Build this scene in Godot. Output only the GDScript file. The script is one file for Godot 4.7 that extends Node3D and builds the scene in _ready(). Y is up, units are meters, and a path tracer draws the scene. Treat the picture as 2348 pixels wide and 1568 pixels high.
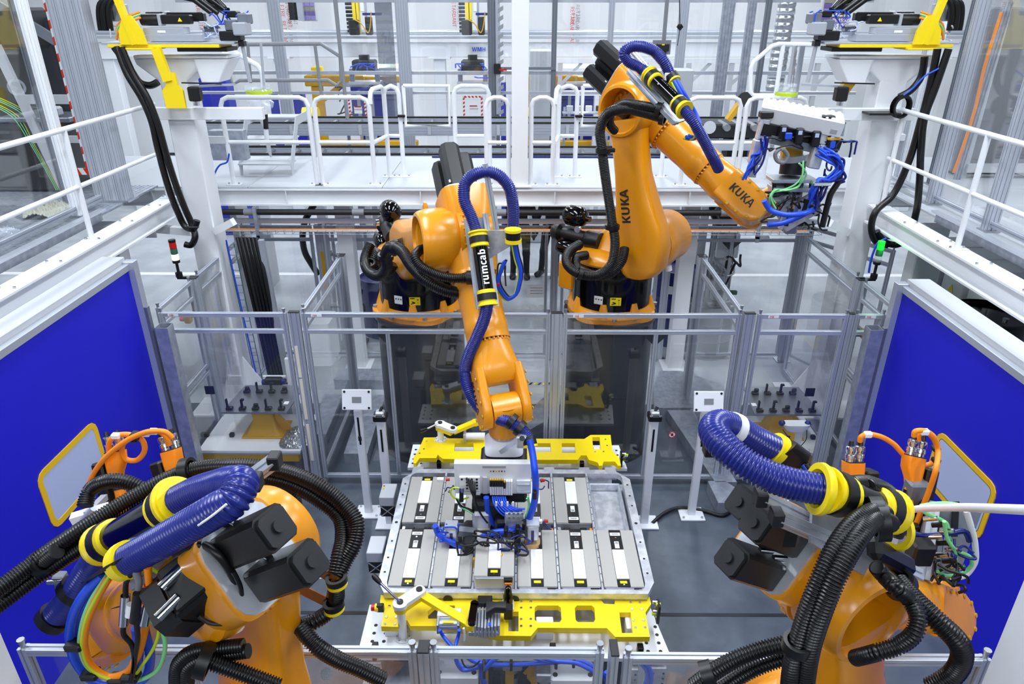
extends Node3D
# A robot assembly cell for vehicle battery packs, seen from a gantry. y is up, metres; the cell's length runs along -z.

class MB:
	# collects triangles of one mesh
	var v := PackedVector3Array()
	var n := PackedVector3Array()
	var i := PackedInt32Array()
	var uv := PackedVector2Array()
	var x := Transform3D.IDENTITY
	static var G := Transform3D.IDENTITY
	func at(o, b = Basis.IDENTITY):
		if b.determinant() < 0:
			print("left-handed frame ", o)
		x = Transform3D(b, o)
		return self
	func face(p):
		# convex polygon, counter-clockwise seen from outside
		var nn = (p[1] - p[0]).cross(p[2] - p[0])
		if nn.length_squared() < 1e-14 and p.size() > 3:
			nn = (p[2] - p[0]).cross(p[3] - p[0])
		nn = (x.basis * nn).normalized()
		var s = v.size()
		for q in p:
			v.append(G * (x * q))
			n.append(nn)
		for k in range(1, p.size() - 1):
			i.append_array([s, s + k + 1, s + k])
	func box(c, s, b = 0.0):
		var h = s * 0.5
		if b <= 0.0:
			var q = []
			for k in 8:
				q.append(c + Vector3(h.x if k & 1 else -h.x, h.y if k & 2 else -h.y, h.z if k & 4 else -h.z))
			for f in [[0, 2, 3, 1], [4, 5, 7, 6], [0, 1, 5, 4], [2, 6, 7, 3], [0, 4, 6, 2], [1, 3, 7, 5]]:
				face([q[f[0]], q[f[1]], q[f[2]], q[f[3]]])
			return self
		var e = h - Vector3(b, b, b)
		for ax in 3:
			var a1 = (ax + 1) % 3
			var a2 = (ax + 2) % 3
			for sg in [-1.0, 1.0]:
				var p = []
				for t in [[-1, -1], [1, -1], [1, 1], [-1, 1]]:
					var w = Vector3.ZERO
					w[ax] = h[ax] * sg
					w[a1] = e[a1] * t[0]
					w[a2] = e[a2] * t[1]
					p.append(c + w)
				if sg < 0:
					p.reverse()
				face(p)
			for s1 in [-1.0, 1.0]:
				for s2 in [-1.0, 1.0]:
					# edge along ax
					var p = []
					for t in [[-1, 0], [1, 0], [1, 1], [-1, 1]]:
						var w = Vector3.ZERO
						w[ax] = e[ax] * t[0]
						w[a1] = (h[a1] if t[1] == 0 else e[a1]) * s1
						w[a2] = (e[a2] if t[1] == 0 else h[a2]) * s2
						p.append(c + w)
					if s1 * s2 > 0:
						p.reverse()
					face(p)
		for k in 8:
			var sx = 1.0 if k & 1 else -1.0
			var sy = 1.0 if k & 2 else -1.0
			var sz = 1.0 if k & 4 else -1.0
			var p = [c + Vector3(h.x * sx, e.y * sy, e.z * sz), c + Vector3(e.x * sx, h.y * sy, e.z * sz), c + Vector3(e.x * sx, e.y * sy, h.z * sz)]
			if sx * sy * sz < 0:
				p.reverse()
			face(p)
		return self
	func bar(a, b, w, h, up = Vector3.UP, bev = 0.0):
		# a box from a to b, w across, h along up
		var keep = x
		var d = b - a
		x = keep * Transform3D(Lib.frame(d, up), (a + b) * 0.5)
		box(Vector3.ZERO, Vector3(w, h, d.length()), bev)
		x = keep
		return self
	func ring(pts, nrm):
		var s = v.size()
		for k in pts.size():
			v.append(G * (x * pts[k]))
			n.append((x.basis * nrm[k]).normalized())
		return s
	func link(s0, s1, m):
		for k in m:
			var k2 = (k + 1) % m
			i.append_array([s0 + k, s1 + k, s0 + k2, s0 + k2, s1 + k, s1 + k2])
	func cyl(a, b, r, r2 = -1.0, seg = 14, cap = true):
		if r2 < 0:
			r2 = r
		var d = b - a
		var f = Lib.frame(d, Vector3.UP)
		var p0 = []
		var p1 = []
		var nn = []
		var slope = (r - r2) / maxf(d.length(), 1e-5)
		for k in seg:
			var t = TAU * k / seg
			var o = f.x * cos(t) + f.y * sin(t)
			p0.append(a + o * r)
			p1.append(b + o * r2)
			nn.append((o + f.z * slope).normalized())
		link(ring(p0, nn), ring(p1, nn), seg)
		if cap:
			if r2 > 0.0005:
				face(p1)
			if r > 0.0005:
				p0.reverse()
				face(p0)
		return self
	func lathe(a, d, prof, seg = 24, arc = TAU, open_ends = false):
		# prof: flat list r, h, r, h ... along d from a
		var f = Lib.frame(d, Vector3.UP)
		var m = prof.size() / 2
		var sn = []
		for k in m - 1:
			var e = Vector2(prof[k * 2 + 2] - prof[k * 2], prof[k * 2 + 3] - prof[k * 2 + 1]).normalized()
			sn.append(Vector2(e.y, -e.x))
		for k in m - 1:
			var na = sn[k]
			var nb = sn[k]
			if k > 0 and sn[k - 1].dot(na) > 0.75:
				na = (na + sn[k - 1]).normalized()
			if k < m - 2 and sn[k + 1].dot(nb) > 0.75:
				nb = (sn[k] + sn[k + 1]).normalized()
			var P0 = []
			var P1 = []
			var N0 = []
			var N1 = []
			for j in seg:
				var t = TAU * j / seg
				var o = f.x * cos(t) + f.y * sin(t)
				P0.append(a + o * prof[k * 2] + f.z * prof[k * 2 + 1])
				P1.append(a + o * prof[k * 2 + 2] + f.z * prof[k * 2 + 3])
				N0.append(o * na.x + f.z * na.y)
				N1.append(o * nb.x + f.z * nb.y)
			link(ring(P0, N0), ring(P1, N1), seg)
		return self
	func tube(p, r, seg = 10, rib = 0.0, pitch = 0.01, cap = true):
		# p: PackedVector3Array along the centre line; ribbed when rib > 0
		if rib > 0.0:
			p = Lib.even(p, pitch * 0.25)
		var m = p.size()
		var up = Vector3.UP
		var last = -1
		var first = []
		for k in m:
			var d = (p[mini(k + 1, m - 1)] - p[maxi(k - 1, 0)]).normalized()
			if absf(d.dot(up)) > 0.98:
				up = Vector3.RIGHT if absf(d.x) < 0.8 else Vector3.BACK
			var e1 = (up - d * up.dot(d)).normalized()
			up = e1
			var e2 = d.cross(e1)
			var rr = r
			var tilt = 0.0
			if rib > 0.0:
				var ph = k % 4
				rr = r + (rib if ph == 1 or ph == 2 else -rib)
				tilt = [0.75, 0.45, -0.45, -0.75][ph] * -1.0
			var P = []
			var N = []
			for j in seg:
				var t = TAU * j / seg
				var o = e1 * cos(t) + e2 * sin(t)
				P.append(p[k] + o * rr)
				N.append(o + d * tilt)
			var s = ring(P, N)
			if last >= 0:
				link(last, s, seg)
			last = s
			if k == 0:
				first = P
			if cap and k == m - 1:
				face(P)
		if cap:
			first.reverse()
			face(first)
		return self
	func loft(secs, seg = 24, cap = true):
		# secs: [centre, half axis a, half axis b, exponent]
		var m = secs.size()
		var R = []
		for s in secs:
			var e = 2.0 / (s[3] if s.size() > 3 else 2.6)
			var P = []
			for j in seg:
				var t = TAU * j / seg
				var c = cos(t)
				var q = sin(t)
				P.append(s[0] + s[1] * signf(c) * pow(absf(c), e) + s[2] * signf(q) * pow(absf(q), e))
			R.append(P)
		var flip = 1.0
		if secs[0][1].cross(secs[0][2]).dot(secs[1][0] - secs[0][0]) < 0:
			flip = -1.0
		var last = -1
		for k in m:
			var N = []
			for j in seg:
				var du = R[k][(j + 1) % seg] - R[k][(j + seg - 1) % seg]
				var dv = R[mini(k + 1, m - 1)][j] - R[maxi(k - 1, 0)][j]
				N.append(du.cross(dv) * flip)
			var s = ring(R[k], N)
			if last >= 0:
				if flip > 0:
					link(last, s, seg)
				else:
					link(s, last, seg)
			last = s
		if cap:
			var a = R[0].duplicate()
			var b = R[m - 1].duplicate()
			if flip > 0:
				a.reverse()
			else:
				b.reverse()
			face(a)
			face(b)
		return self
	func prism(poly, depth, holes = [], bev = 0.0):
		# flat outline in local xy (flat list, counter-clockwise), extruded from z = 0 to depth
		var o = Lib.flat2(poly)
		if Geometry2D.is_polygon_clockwise(o):
			o.reverse()
		var hs = []
		for h in holes:
			var q = Lib.flat2(h)
			if not Geometry2D.is_polygon_clockwise(q):
				q.reverse()
			hs.append(q)
		var all = Lib.bridge(o, hs)
		var t = Geometry2D.triangulate_polygon(all)
		for k in range(0, t.size(), 3):
			var a = all[t[k]]
			var b = all[t[k + 1]]
			var c = all[t[k + 2]]
			if (b - a).cross(c - a) < 0:
				var w = b
				b = c
				c = w
			face([Vector3(a.x, a.y, depth), Vector3(b.x, b.y, depth), Vector3(c.x, c.y, depth)])
			face([Vector3(a.x, a.y, 0), Vector3(c.x, c.y, 0), Vector3(b.x, b.y, 0)])
		for L in [o] + hs:
			var m = L.size()
			for k in m:
				var a = L[k]
				var b = L[(k + 1) % m]
				face([Vector3(a.x, a.y, 0), Vector3(b.x, b.y, 0), Vector3(b.x, b.y, depth), Vector3(a.x, a.y, depth)])
		return self
	func ball(c, r, seg = 14, sq = Vector3.ONE):
		var keep = x
		x = keep * Transform3D(Basis.from_scale(sq), c)
		var prof = []
		for k in seg / 2 + 1:
			var t = PI * k / (seg / 2) - PI / 2
			prof.append_array([maxf(cos(t) * r, 0.00001), sin(t) * r])
		lathe(Vector3.ZERO, Vector3.UP, prof, seg)
		x = keep
		return self
	func bolts(c, d, R, count, r, h, seg = 6, t0 = 0.0, arc = TAU):
		var f = Lib.frame(d, Vector3.UP)
		for k in count:
			var t = t0 + arc * k / count
			var o = c + (f.x * cos(t) + f.y * sin(t)) * R
			cyl(o, o + f.z * h, r, r, seg)
		return self
	func extru(a, b, w, h, up = Vector3.UP):
		# slotted aluminium profile from a to b
		var o = []
		var g = 0.004
		var dp = 0.007
		var sides = [[Vector2(-w, -h) * 0.5, Vector2(w, -h) * 0.5], [Vector2(w, -h) * 0.5, Vector2(w, h) * 0.5], [Vector2(w, h) * 0.5, Vector2(-w, h) * 0.5], [Vector2(-w, h) * 0.5, Vector2(-w, -h) * 0.5]]
		for s in sides:
			var L = s[0].distance_to(s[1])
			var e = (s[1] - s[0]) / L
			var nn = Vector2(-e.y, e.x)
			var cnt = maxi(1, int(round(L / 0.045)))
			o.append(s[0] + e * 0.002)
			for k in cnt:
				var m = s[0] + e * (L * (k + 0.5) / cnt)
				o.append_array([m - e * g, m - e * g + nn * dp, m + e * g + nn * dp, m + e * g])
			o.append(s[1] - e * 0.002)
		var keep = x
		x = keep * Transform3D(Lib.frame(b - a, up), a)
		var fl = []
		for q in o:
			fl.append_array([q.x, q.y])
		prism(fl, (b - a).length())
		x = keep
		return self
	func mesh(off = Vector3.ZERO) -> ArrayMesh:
		var m := ArrayMesh.new()
		if off != Vector3.ZERO:
			for k in v.size():
				v[k] -= off
		var a := []
		a.resize(Mesh.ARRAY_MAX)
		a[Mesh.ARRAY_VERTEX] = v
		a[Mesh.ARRAY_NORMAL] = n
		a[Mesh.ARRAY_INDEX] = i
		if uv.size() == v.size():
			a[Mesh.ARRAY_TEX_UV] = uv
		m.add_surface_from_arrays(Mesh.PRIMITIVE_TRIANGLES, a)
		return m

class Lib:
	static func frame(d, up) -> Basis:
		# right-handed basis with z along d
		var z = d.normalized()
		if absf(z.dot(up.normalized())) > 0.995:
			up = Vector3.BACK if absf(z.z) < 0.9 else Vector3.RIGHT
		var xx = up.cross(z).normalized()
		return Basis(xx, z.cross(xx), z)
	static func flat2(a):
		var o = PackedVector2Array()
		if a is PackedVector2Array:
			return a
		for k in range(0, a.size(), 2):
			o.append(Vector2(a[k], a[k + 1]))
		return o
	static func pts(a) -> PackedVector3Array:
		var o := PackedVector3Array()
		for k in range(0, a.size(), 3):
			o.append(Vector3(a[k], a[k + 1], a[k + 2]))
		return o
	static func spline(a, per = 8) -> PackedVector3Array:
		var p = pts(a) if not (a is PackedVector3Array) else a
		var o := PackedVector3Array()
		var m = p.size()
		for k in m - 1:
			var p0 = p[maxi(k - 1, 0)]
			var p3 = p[mini(k + 2, m - 1)]
			for j in per:
				o.append(p[k].cubic_interpolate_in_time(p[k + 1], p0, p3, float(j) / per, maxf(p[k].distance_to(p[k + 1]), 1e-4), -maxf(p0.distance_to(p[k]), 1e-4), maxf(p[k].distance_to(p[k + 1]), 1e-4) + maxf(p[k + 1].distance_to(p3), 1e-4)))
		o.append(p[m - 1])
		return o
	static func even(p, step) -> PackedVector3Array:
		var o := PackedVector3Array([p[0]])
		var left = step
		for k in p.size() - 1:
			var a = p[k]
			var L = a.distance_to(p[k + 1])
			var t = left
			while t <= L and L > 0:
				o.append(a.lerp(p[k + 1], t / L))
				t += step
			left = t - L
		return o
	static func bridge(o, holes):
		var out = PackedVector2Array(o)
		for h in holes:
			# join the hole to the outline by the shortest clear cut
			var best = 1e9
			var bi = 0
			var bj = 0
			for a in out.size():
				for b in h.size():
					var d = out[a].distance_squared_to(h[b])
					if d < best and clear(out, h, out[a], h[b]):
						best = d
						bi = a
						bj = b
			var nw = PackedVector2Array()
			for a in out.size():
				nw.append(out[a])
				if a == bi:
					for b in h.size() + 1:
						nw.append(h[(bj + b) % h.size()])
					nw.append(out[a])
			out = nw
		return out
	static func clear(o, h, a, b):
		var m = a.lerp(b, 0.0001)
		var w = b.lerp(a, 0.0001)
		for L in [o, h]:
			for k in L.size():
				if Geometry2D.segment_intersects_segment(m, w, L[k], L[(k + 1) % L.size()]) != null:
					return false
		return true
	static func rrect(w, h, r, cx = 0.0, cy = 0.0, per = 3):
		var o = []
		for c in [[1, -1, -PI / 2], [1, 1, 0.0], [-1, 1, PI / 2], [-1, -1, PI]]:
			for k in per + 1:
				var t = c[2] + PI / 2 * k / per
				o.append_array([cx + c[0] * (w / 2 - r) + cos(t) * r, cy + c[1] * (h / 2 - r) + sin(t) * r])
		return o
	static func circ(r, cx = 0.0, cy = 0.0, seg = 10):
		var o = []
		for k in seg:
			o.append_array([cx + cos(TAU * k / seg) * r, cy + sin(TAU * k / seg) * r])
		return o

var taken := {}
var M := {}
var rng := RandomNumberGenerator.new()

func numbered(called):
	if not taken.has(called):
		taken[called] = 0
		return called
	taken[called] += 1
	return "%s_%03d" % [called, taken[called]]

func thing(called, label, category, group = "", kind = ""):
	var o := Node3D.new()
	o.name = numbered(called)
	add_child(o)
	o.set_meta("label", label)
	o.set_meta("category", category)
	if group:
		o.set_meta("group", group)
	if kind:
		o.set_meta("kind", kind)
	return o

func part(t, called, mb, m, label = ""):
	var o := MeshInstance3D.new()
	o.name = called
	o.mesh = mb.mesh() if mb is MB else mb
	o.material_override = M[m] if m is String else m
	if label:
		o.set_meta("label", label)
	t.add_child(o, true)
	return o

func settle(t):
	# moves a thing's origin to the middle of its base
	var lo = Vector3.INF
	var hi = -Vector3.INF
	for c in t.get_children():
		if c is MeshInstance3D:
			var b = c.transform * c.mesh.get_aabb()
			lo = lo.min(b.position)
			hi = hi.max(b.end)
	if lo.x > hi.x:
		return t
	var o = Vector3((lo.x + hi.x) / 2, lo.y, (lo.z + hi.z) / 2)
	for c in t.get_children():
		c.position -= o
	t.position += o
	return t

func single(called, label, category, mb, m, group = "", kind = ""):
	# a thing that is one mesh
	var b = AABB(mb.v[0], Vector3.ZERO)
	for q in mb.v:
		b = b.expand(q)
	var o3 = Vector3(b.get_center().x, b.position.y, b.get_center().z)
	var o := MeshInstance3D.new()
	o.name = numbered(called)
	o.mesh = mb.mesh(o3)
	o.position = o3
	o.material_override = M[m] if m is String else m
	o.set_meta("label", label)
	o.set_meta("category", category)
	if group:
		o.set_meta("group", group)
	if kind:
		o.set_meta("kind", kind)
	add_child(o)
	return o

func structure(called, mb, m):
	var o := MeshInstance3D.new()
	o.name = numbered(called)
	o.mesh = mb.mesh()
	o.material_override = M[m]
	o.set_meta("kind", "structure")
	add_child(o)
	return o

func V(a, b, c):
	return Vector3(a, b, c)

func hose(t, called, p, r, m, rib = 0.0, pitch = 0.01, seg = 12, per = 8):
	return part(t, called, MB.new().tube(Lib.spline(p, per), r, seg, rib, pitch), m)

func letters(t, called, s, size, where, basis, m, font = "Droid Sans", bold = true, depth = 0.002):
	# flat lettering; basis x along the line, y up the letters, z out of the surface
	var tm := TextMesh.new()
	var f := SystemFont.new()
	f.font_names = PackedStringArray([font])
	f.font_weight = 700 if bold else 400
	tm.font = f
	tm.text = s
	tm.font_size = 32
	tm.pixel_size = size / 32.0
	tm.depth = depth
	tm.curve_step = 2.0
	var o := MeshInstance3D.new()
	o.name = called
	o.mesh = tm
	o.material_override = M[m]
	o.transform = MB.G * Transform3D(basis, where)
	t.add_child(o, true)
	return o

func mat(key, c, rough = 0.5, metal = 0.0, spec = 0.5):
	var m := StandardMaterial3D.new()
	m.resource_name = key
	m.albedo_color = c
	m.roughness = rough
	m.metallic = metal
	m.metallic_specular = spec
	M[key] = m
	return m

func speckle(m, freq, lo, hi, scale, octaves = 4, sd = 1):
	# a fine uneven tone over a material, as a multiplied texture
	var nz := FastNoiseLite.new()
	nz.seed = sd
	nz.frequency = freq
	nz.fractal_octaves = octaves
	var t := NoiseTexture2D.new()
	t.noise = nz
	t.width = 512
	t.height = 512
	t.seamless = true
	var g := Gradient.new()
	g.colors = PackedColorArray([lo, hi])
	g.offsets = PackedFloat32Array([0.25, 0.75])
	t.color_ramp = g
	m.albedo_texture = t
	m.uv1_triplanar = true
	m.uv1_world_triplanar = true
	m.uv1_scale = Vector3(scale, scale, scale)
	return m

func _ready():
	rng.seed = 7
	# camera
	var cam := Camera3D.new()
	cam.name = "camera"
	cam.fov = 51.373
	cam.position = V(0, 4.6, 0)
	cam.rotation_degrees = V(-25.544, 0.412, 0)
	cam.near = 0.05
	cam.far = 120.0
	add_child(cam)
	# hall air: no outside light
	var env := Environment.new()
	env.background_mode = Environment.BG_COLOR
	env.background_color = Color(0, 0, 0)
	env.tonemap_mode = Environment.TONE_MAPPER_LINEAR
	env.tonemap_exposure = 1.15
	env.sdfgi_enabled = true
	env.ssao_enabled = true
	env.ssil_enabled = true
	var we := WorldEnvironment.new()
	we.name = "environment"
	we.environment = env
	add_child(we)
	materials()
	# rows of long luminaires under the roof
	for z in [-24.0, -14.0, -4.5, 6.0]:
		for x in [-7.5, -2.5, 2.5, 7.5]:
			luminaire(x, z)
	shell()
	walkways()
	columns()
	fences()
	blue_doors()
	hall_back()
	far_robots()
	battery()
	under_table()
	near_robots()
	fixtures()
	stands()
	floor_frames()
	manipulators()
	hall_things()
	people()
	for c in get_children():
		if c is Node3D and not (c is MeshInstance3D or c is Camera3D or c is Light3D):
			settle(c)

func luminaire(x, z):
	var t = thing("ceiling_luminaire", "long white LED luminaire hanging under the hall roof", "lamp", "rows of hall luminaires")
	part(t, "housing", MB.new().box(V(x, 8.66, z), V(0.9, 0.09, 5.1), 0.01), "white")
	part(t, "diffuser", MB.new().box(V(x, 8.605, z), V(0.8, 0.02, 5.0)), "glow")
	for s in [-2.0, 2.0]:
		part(t, "hanger", MB.new().cyl(V(x, 8.7, z + s), V(x, 9.0, z + s), 0.008, -1, 6), "alu")
	var l := AreaLight3D.new()
	l.name = "luminaire_light"
	l.area_size = Vector2(0.8, 5.0)
	l.position = V(x, 8.58, z)
	l.rotation_degrees = V(-90, 0, 0)
	l.light_color = Color(0.93, 0.965, 1.0)
	l.light_energy = 30.0
	l.area_range = 60.0
	l.area_attenuation = 2.0
	l.shadow_enabled = true
	t.add_child(l)

func materials():
	mat("white", Color(0.9, 0.91, 0.925), 0.38)
	mat("white_wall", Color(0.93, 0.935, 0.94), 0.7)
	mat("pale_grey", Color(0.74, 0.75, 0.77), 0.45)
	mat("grey", Color(0.5, 0.51, 0.53), 0.45)
	mat("alu", Color(0.74, 0.76, 0.8), 0.34, 0.45)
	mat("alu_dark", Color(0.48, 0.5, 0.54), 0.4, 0.45)
	mat("steel", Color(0.72, 0.73, 0.75), 0.3, 0.9)
	mat("chrome", Color(0.85, 0.86, 0.88), 0.12, 1.0)
	var gz = mat("galvanised", Color(0.7, 0.72, 0.76), 0.38, 0.5)
	mat("deck", Color(0.72, 0.735, 0.76), 0.45)
	speckle(gz, 0.02, Color(0.88, 0.89, 0.91), Color(1, 1, 1), 0.8, 3, 3)
	var ca = mat("cast_alu", Color(0.86, 0.87, 0.89), 0.42, 0.6)
	speckle(ca, 0.015, Color(0.85, 0.86, 0.88), Color(1, 1, 1), 1.1, 5, 5)
	mat("tan", Color(0.75, 0.62, 0.42), 0.5)
	mat("cast_white", Color(0.84, 0.85, 0.87), 0.4, 0.2)
	mat("roof_grey", Color(0.42, 0.43, 0.45), 0.8)
	mat("orange", Color(0.89, 0.575, 0.04), 0.3)
	M.orange.clearcoat_enabled = true
	M.orange.clearcoat = 0.35
	M.orange.clearcoat_roughness = 0.25
	mat("orange_cable", Color(0.97, 0.55, 0.04), 0.4)
	mat("yellow", Color(0.95, 0.83, 0.03), 0.42)
	mat("ochre", Color(0.8, 0.61, 0.02), 0.45)
	mat("seam", Color(0.94, 0.74, 0.05), 0.5)
	mat("bright_yellow", Color(0.97, 0.86, 0.05), 0.35)
	mat("black", Color(0.035, 0.037, 0.042), 0.42)
	mat("black_gloss", Color(0.012, 0.012, 0.016), 0.12)
	mat("black_rubber", Color(0.03, 0.031, 0.035), 0.33)
	mat("charcoal", Color(0.1, 0.105, 0.115), 0.5)
	mat("pedestal_grey", Color(0.13, 0.135, 0.15), 0.3)
	mat("navy_hose", Color(0.13, 0.17, 0.5), 0.25)
	mat("blue_cable", Color(0.12, 0.3, 0.82), 0.35)
	mat("blue_dark", Color(0.05, 0.11, 0.42), 0.35)
	mat("green_cable", Color(0.52, 0.85, 0.55), 0.4)
	mat("lime", Color(0.75, 0.85, 0.1), 0.4)
	mat("red", Color(0.75, 0.06, 0.03), 0.35)
	mat("stripe_red", Color(0.82, 0.2, 0.06), 0.45)
	mat("brown_copper", Color(0.62, 0.38, 0.2), 0.45, 0.3)
	mat("door_blue", Color(0.06, 0.055, 0.78), 0.55)
	mat("screen_blue", Color(0.12, 0.17, 0.66), 0.5)
	mat("hazy_window", Color(0.72, 0.76, 0.9), 0.35)
	mat("skin", Color(0.78, 0.56, 0.45), 0.5)
	mat("navy_cloth", Color(0.05, 0.06, 0.1), 0.85)
	mat("cloth_black", Color(0.04, 0.04, 0.05), 0.85)
	mat("module_grey", Color(0.68, 0.67, 0.65), 0.6)
	mat("paper", Color(0.93, 0.93, 0.94), 0.6)
	mat("ink", Color(0.12, 0.12, 0.13), 0.6)
	mat("print_grey", Color(0.6, 0.61, 0.63), 0.6)
	mat("wood_green", Color(0.2, 0.36, 0.3), 0.45)
	var hf = mat("hall_floor", Color(0.74, 0.755, 0.775), 0.22)
	speckle(hf, 0.008, Color(0.9, 0.905, 0.92), Color(1, 1, 1), 0.23, 5, 11)
	var cf = mat("cell_floor", Color(0.33, 0.365, 0.41), 0.28)
	speckle(cf, 0.02, Color(0.86, 0.87, 0.88), Color(1, 1, 1), 0.3, 7, 12)
	var g = mat("glow", Color(1, 1, 1), 0.5)
	g.emission_enabled = true
	g.emission = Color(0.95, 0.975, 1.0)
	g.emission_energy_multiplier = 4.0
	var p = mat("pane", Color(0.9, 0.94, 0.97, 0.008), 0.02)
	p.transparency = BaseMaterial3D.TRANSPARENCY_ALPHA
	var p2 = mat("film", Color(0.92, 0.95, 1.0, 0.2), 0.12)
	p2.transparency = BaseMaterial3D.TRANSPARENCY_ALPHA
	var sk = mat("smoke", Color(0.45, 0.48, 0.55, 0.55), 0.1)
	sk.transparency = BaseMaterial3D.TRANSPARENCY_ALPHA
	mat("cell_0", Color(0.55, 0.5, 0.75), 0.4)
	mat("cell_1", Color(0.55, 0.54, 0.5), 0.4)
	mat("cell_2", Color(0.42, 0.33, 0.6), 0.4)
	mat("fabric", Color(0.72, 0.72, 0.66), 0.85)
	var gl = mat("lit_green", Color(0.1, 0.6, 0.15), 0.3)
	gl.emission_enabled = true
	gl.emission = Color(0.05, 0.75, 0.15)
	gl.emission_energy_multiplier = 0.9
	var wl = mat("lit_white", Color(0.9, 0.95, 0.9), 0.3)
	wl.emission_enabled = true
	wl.emission = Color(0.9, 1.0, 0.9)
	wl.emission_energy_multiplier = 1.6

func shell():
	var f = structure("floor", MB.new().box(V(0, -0.15, -22), V(34, 0.3, 28.4)), "hall_floor")
	part(f, "floor_line", MB.new().box(V(0, 0.002, -12.55), V(24, 0.004, 0.14)), "paper")
	var cf = structure("floor", MB.new().box(V(0, -0.15, 2.1), V(34, 0.3, 19.8)), "cell_floor")
	part(cf, "floor_joint", MB.new().box(V(0, 0.0015, -4.37), V(12, 0.003, 0.035)), "charcoal")
	part(cf, "floor_line", MB.new().box(V(-1.95, 0.002, -4.78), V(0.62, 0.004, 0.045)), "paper")
	structure("wall_back", MB.new().box(V(0, 4.5, -36.1), V(34, 9.6, 0.2)), "white_wall")
	structure("wall_front", MB.new().box(V(0, 4.5, 12.1), V(34, 9.6, 0.2)), "roof_grey")
	structure("wall_left", MB.new().box(V(-17.1, 4.5, -12), V(0.2, 9.6, 48.4)), "white_wall")
	structure("wall_right", MB.new().box(V(17.1, 4.5, -12), V(0.2, 9.6, 48.4)), "white_wall")
	structure("ceiling", MB.new().box(V(0, 9.1, -12), V(34.4, 0.2, 48.4)), "roof_grey")

func tread_plate(t, called, poly, y, h):
	# chequered sheet: outline in x, z (flat list), with small raised lozenges
	var b = Basis(V(1, 0, 0), V(0, 0, 1), V(0, -1, 0))
	var mb = MB.new().at(V(0, y, 0), b)
	mb.prism(poly, h)
	var o = part(t, called, mb, "galvanised")
	var pg = Lib.flat2(poly)
	var lo = pg[0]
	var hi = pg[0]
	for q in pg:
		lo = lo.min(q)
		hi = hi.max(q)
	var ms = MB.new()
	var nx = int((hi.x - lo.x) / 0.05)
	var nz = int((hi.y - lo.y) / 0.05)
	for a in nx:
		for c in nz:
			var q = lo + Vector2(a + 0.5, c + 0.5) * 0.05
			if Geometry2D.is_point_in_polygon(q, pg):
				var d = V(0.013, 0, 0.013) if (a + c) % 2 == 0 else V(0.013, 0, -0.013)
				var w = V(d.z, 0, -d.x) * 0.28
				var m = V(q.x, y + 0.0005, q.y)
				var up = V(0, 0.003, 0)
				ms.face([m - d, m + w + up, m + d])
				ms.face([m - d, m + d, m - w + up])
	if ms.v.size() > 0:
		var s = part(o, "tread_lozenges", ms, "galvanised")
		s.set_meta("kind", "stuff")
	return o

func railing(label, top, mid, posts, grp, r = 0.024):
	# top, mid: lists of flat point lists (tube paths); posts: [foot, head]
	var t = thing("guard_railing", label, "railing", grp)
	for p in top:
		part(t, "top_rail", MB.new().tube(Lib.pts(p), r, 12), "white")
	for p in mid:
		part(t, "middle_rail", MB.new().tube(Lib.pts(p), r * 0.9, 12), "white")
	for p in posts:
		var m = MB.new().cyl(p[0], p[1], r * 1.05, -1, 12, false)
		var o = part(t, "post", m, "white")
		var f = MB.new().box(p[0] + V(0, 0.006, 0), V(0.17, 0.012, 0.1), 0.003)
		part(o, "foot_plate", f, "white")
		var bl = MB.new()
		for s in [-0.06, 0.06]:
			bl.cyl(p[0] + V(s, 0.01, 0), p[0] + V(s, 0.028, 0), 0.012, -1, 6)
		part(o, "bolt", bl, "steel")
	return t

func h_beam(t, called, a, b, w, h, m = "white"):
	# I section from a to b with its top at a.y
	var mb = MB.new()
	mb.bar(a - V(0, 0.009, 0), b - V(0, 0.009, 0), w, 0.018)
	mb.bar(a - V(0, h - 0.009, 0), b - V(0, h - 0.009, 0), w, 0.018)
	mb.bar(a - V(0, h / 2, 0), b - V(0, h / 2, 0), 0.014, h - 0.03)
	return part(t, called, mb, m)

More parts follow.
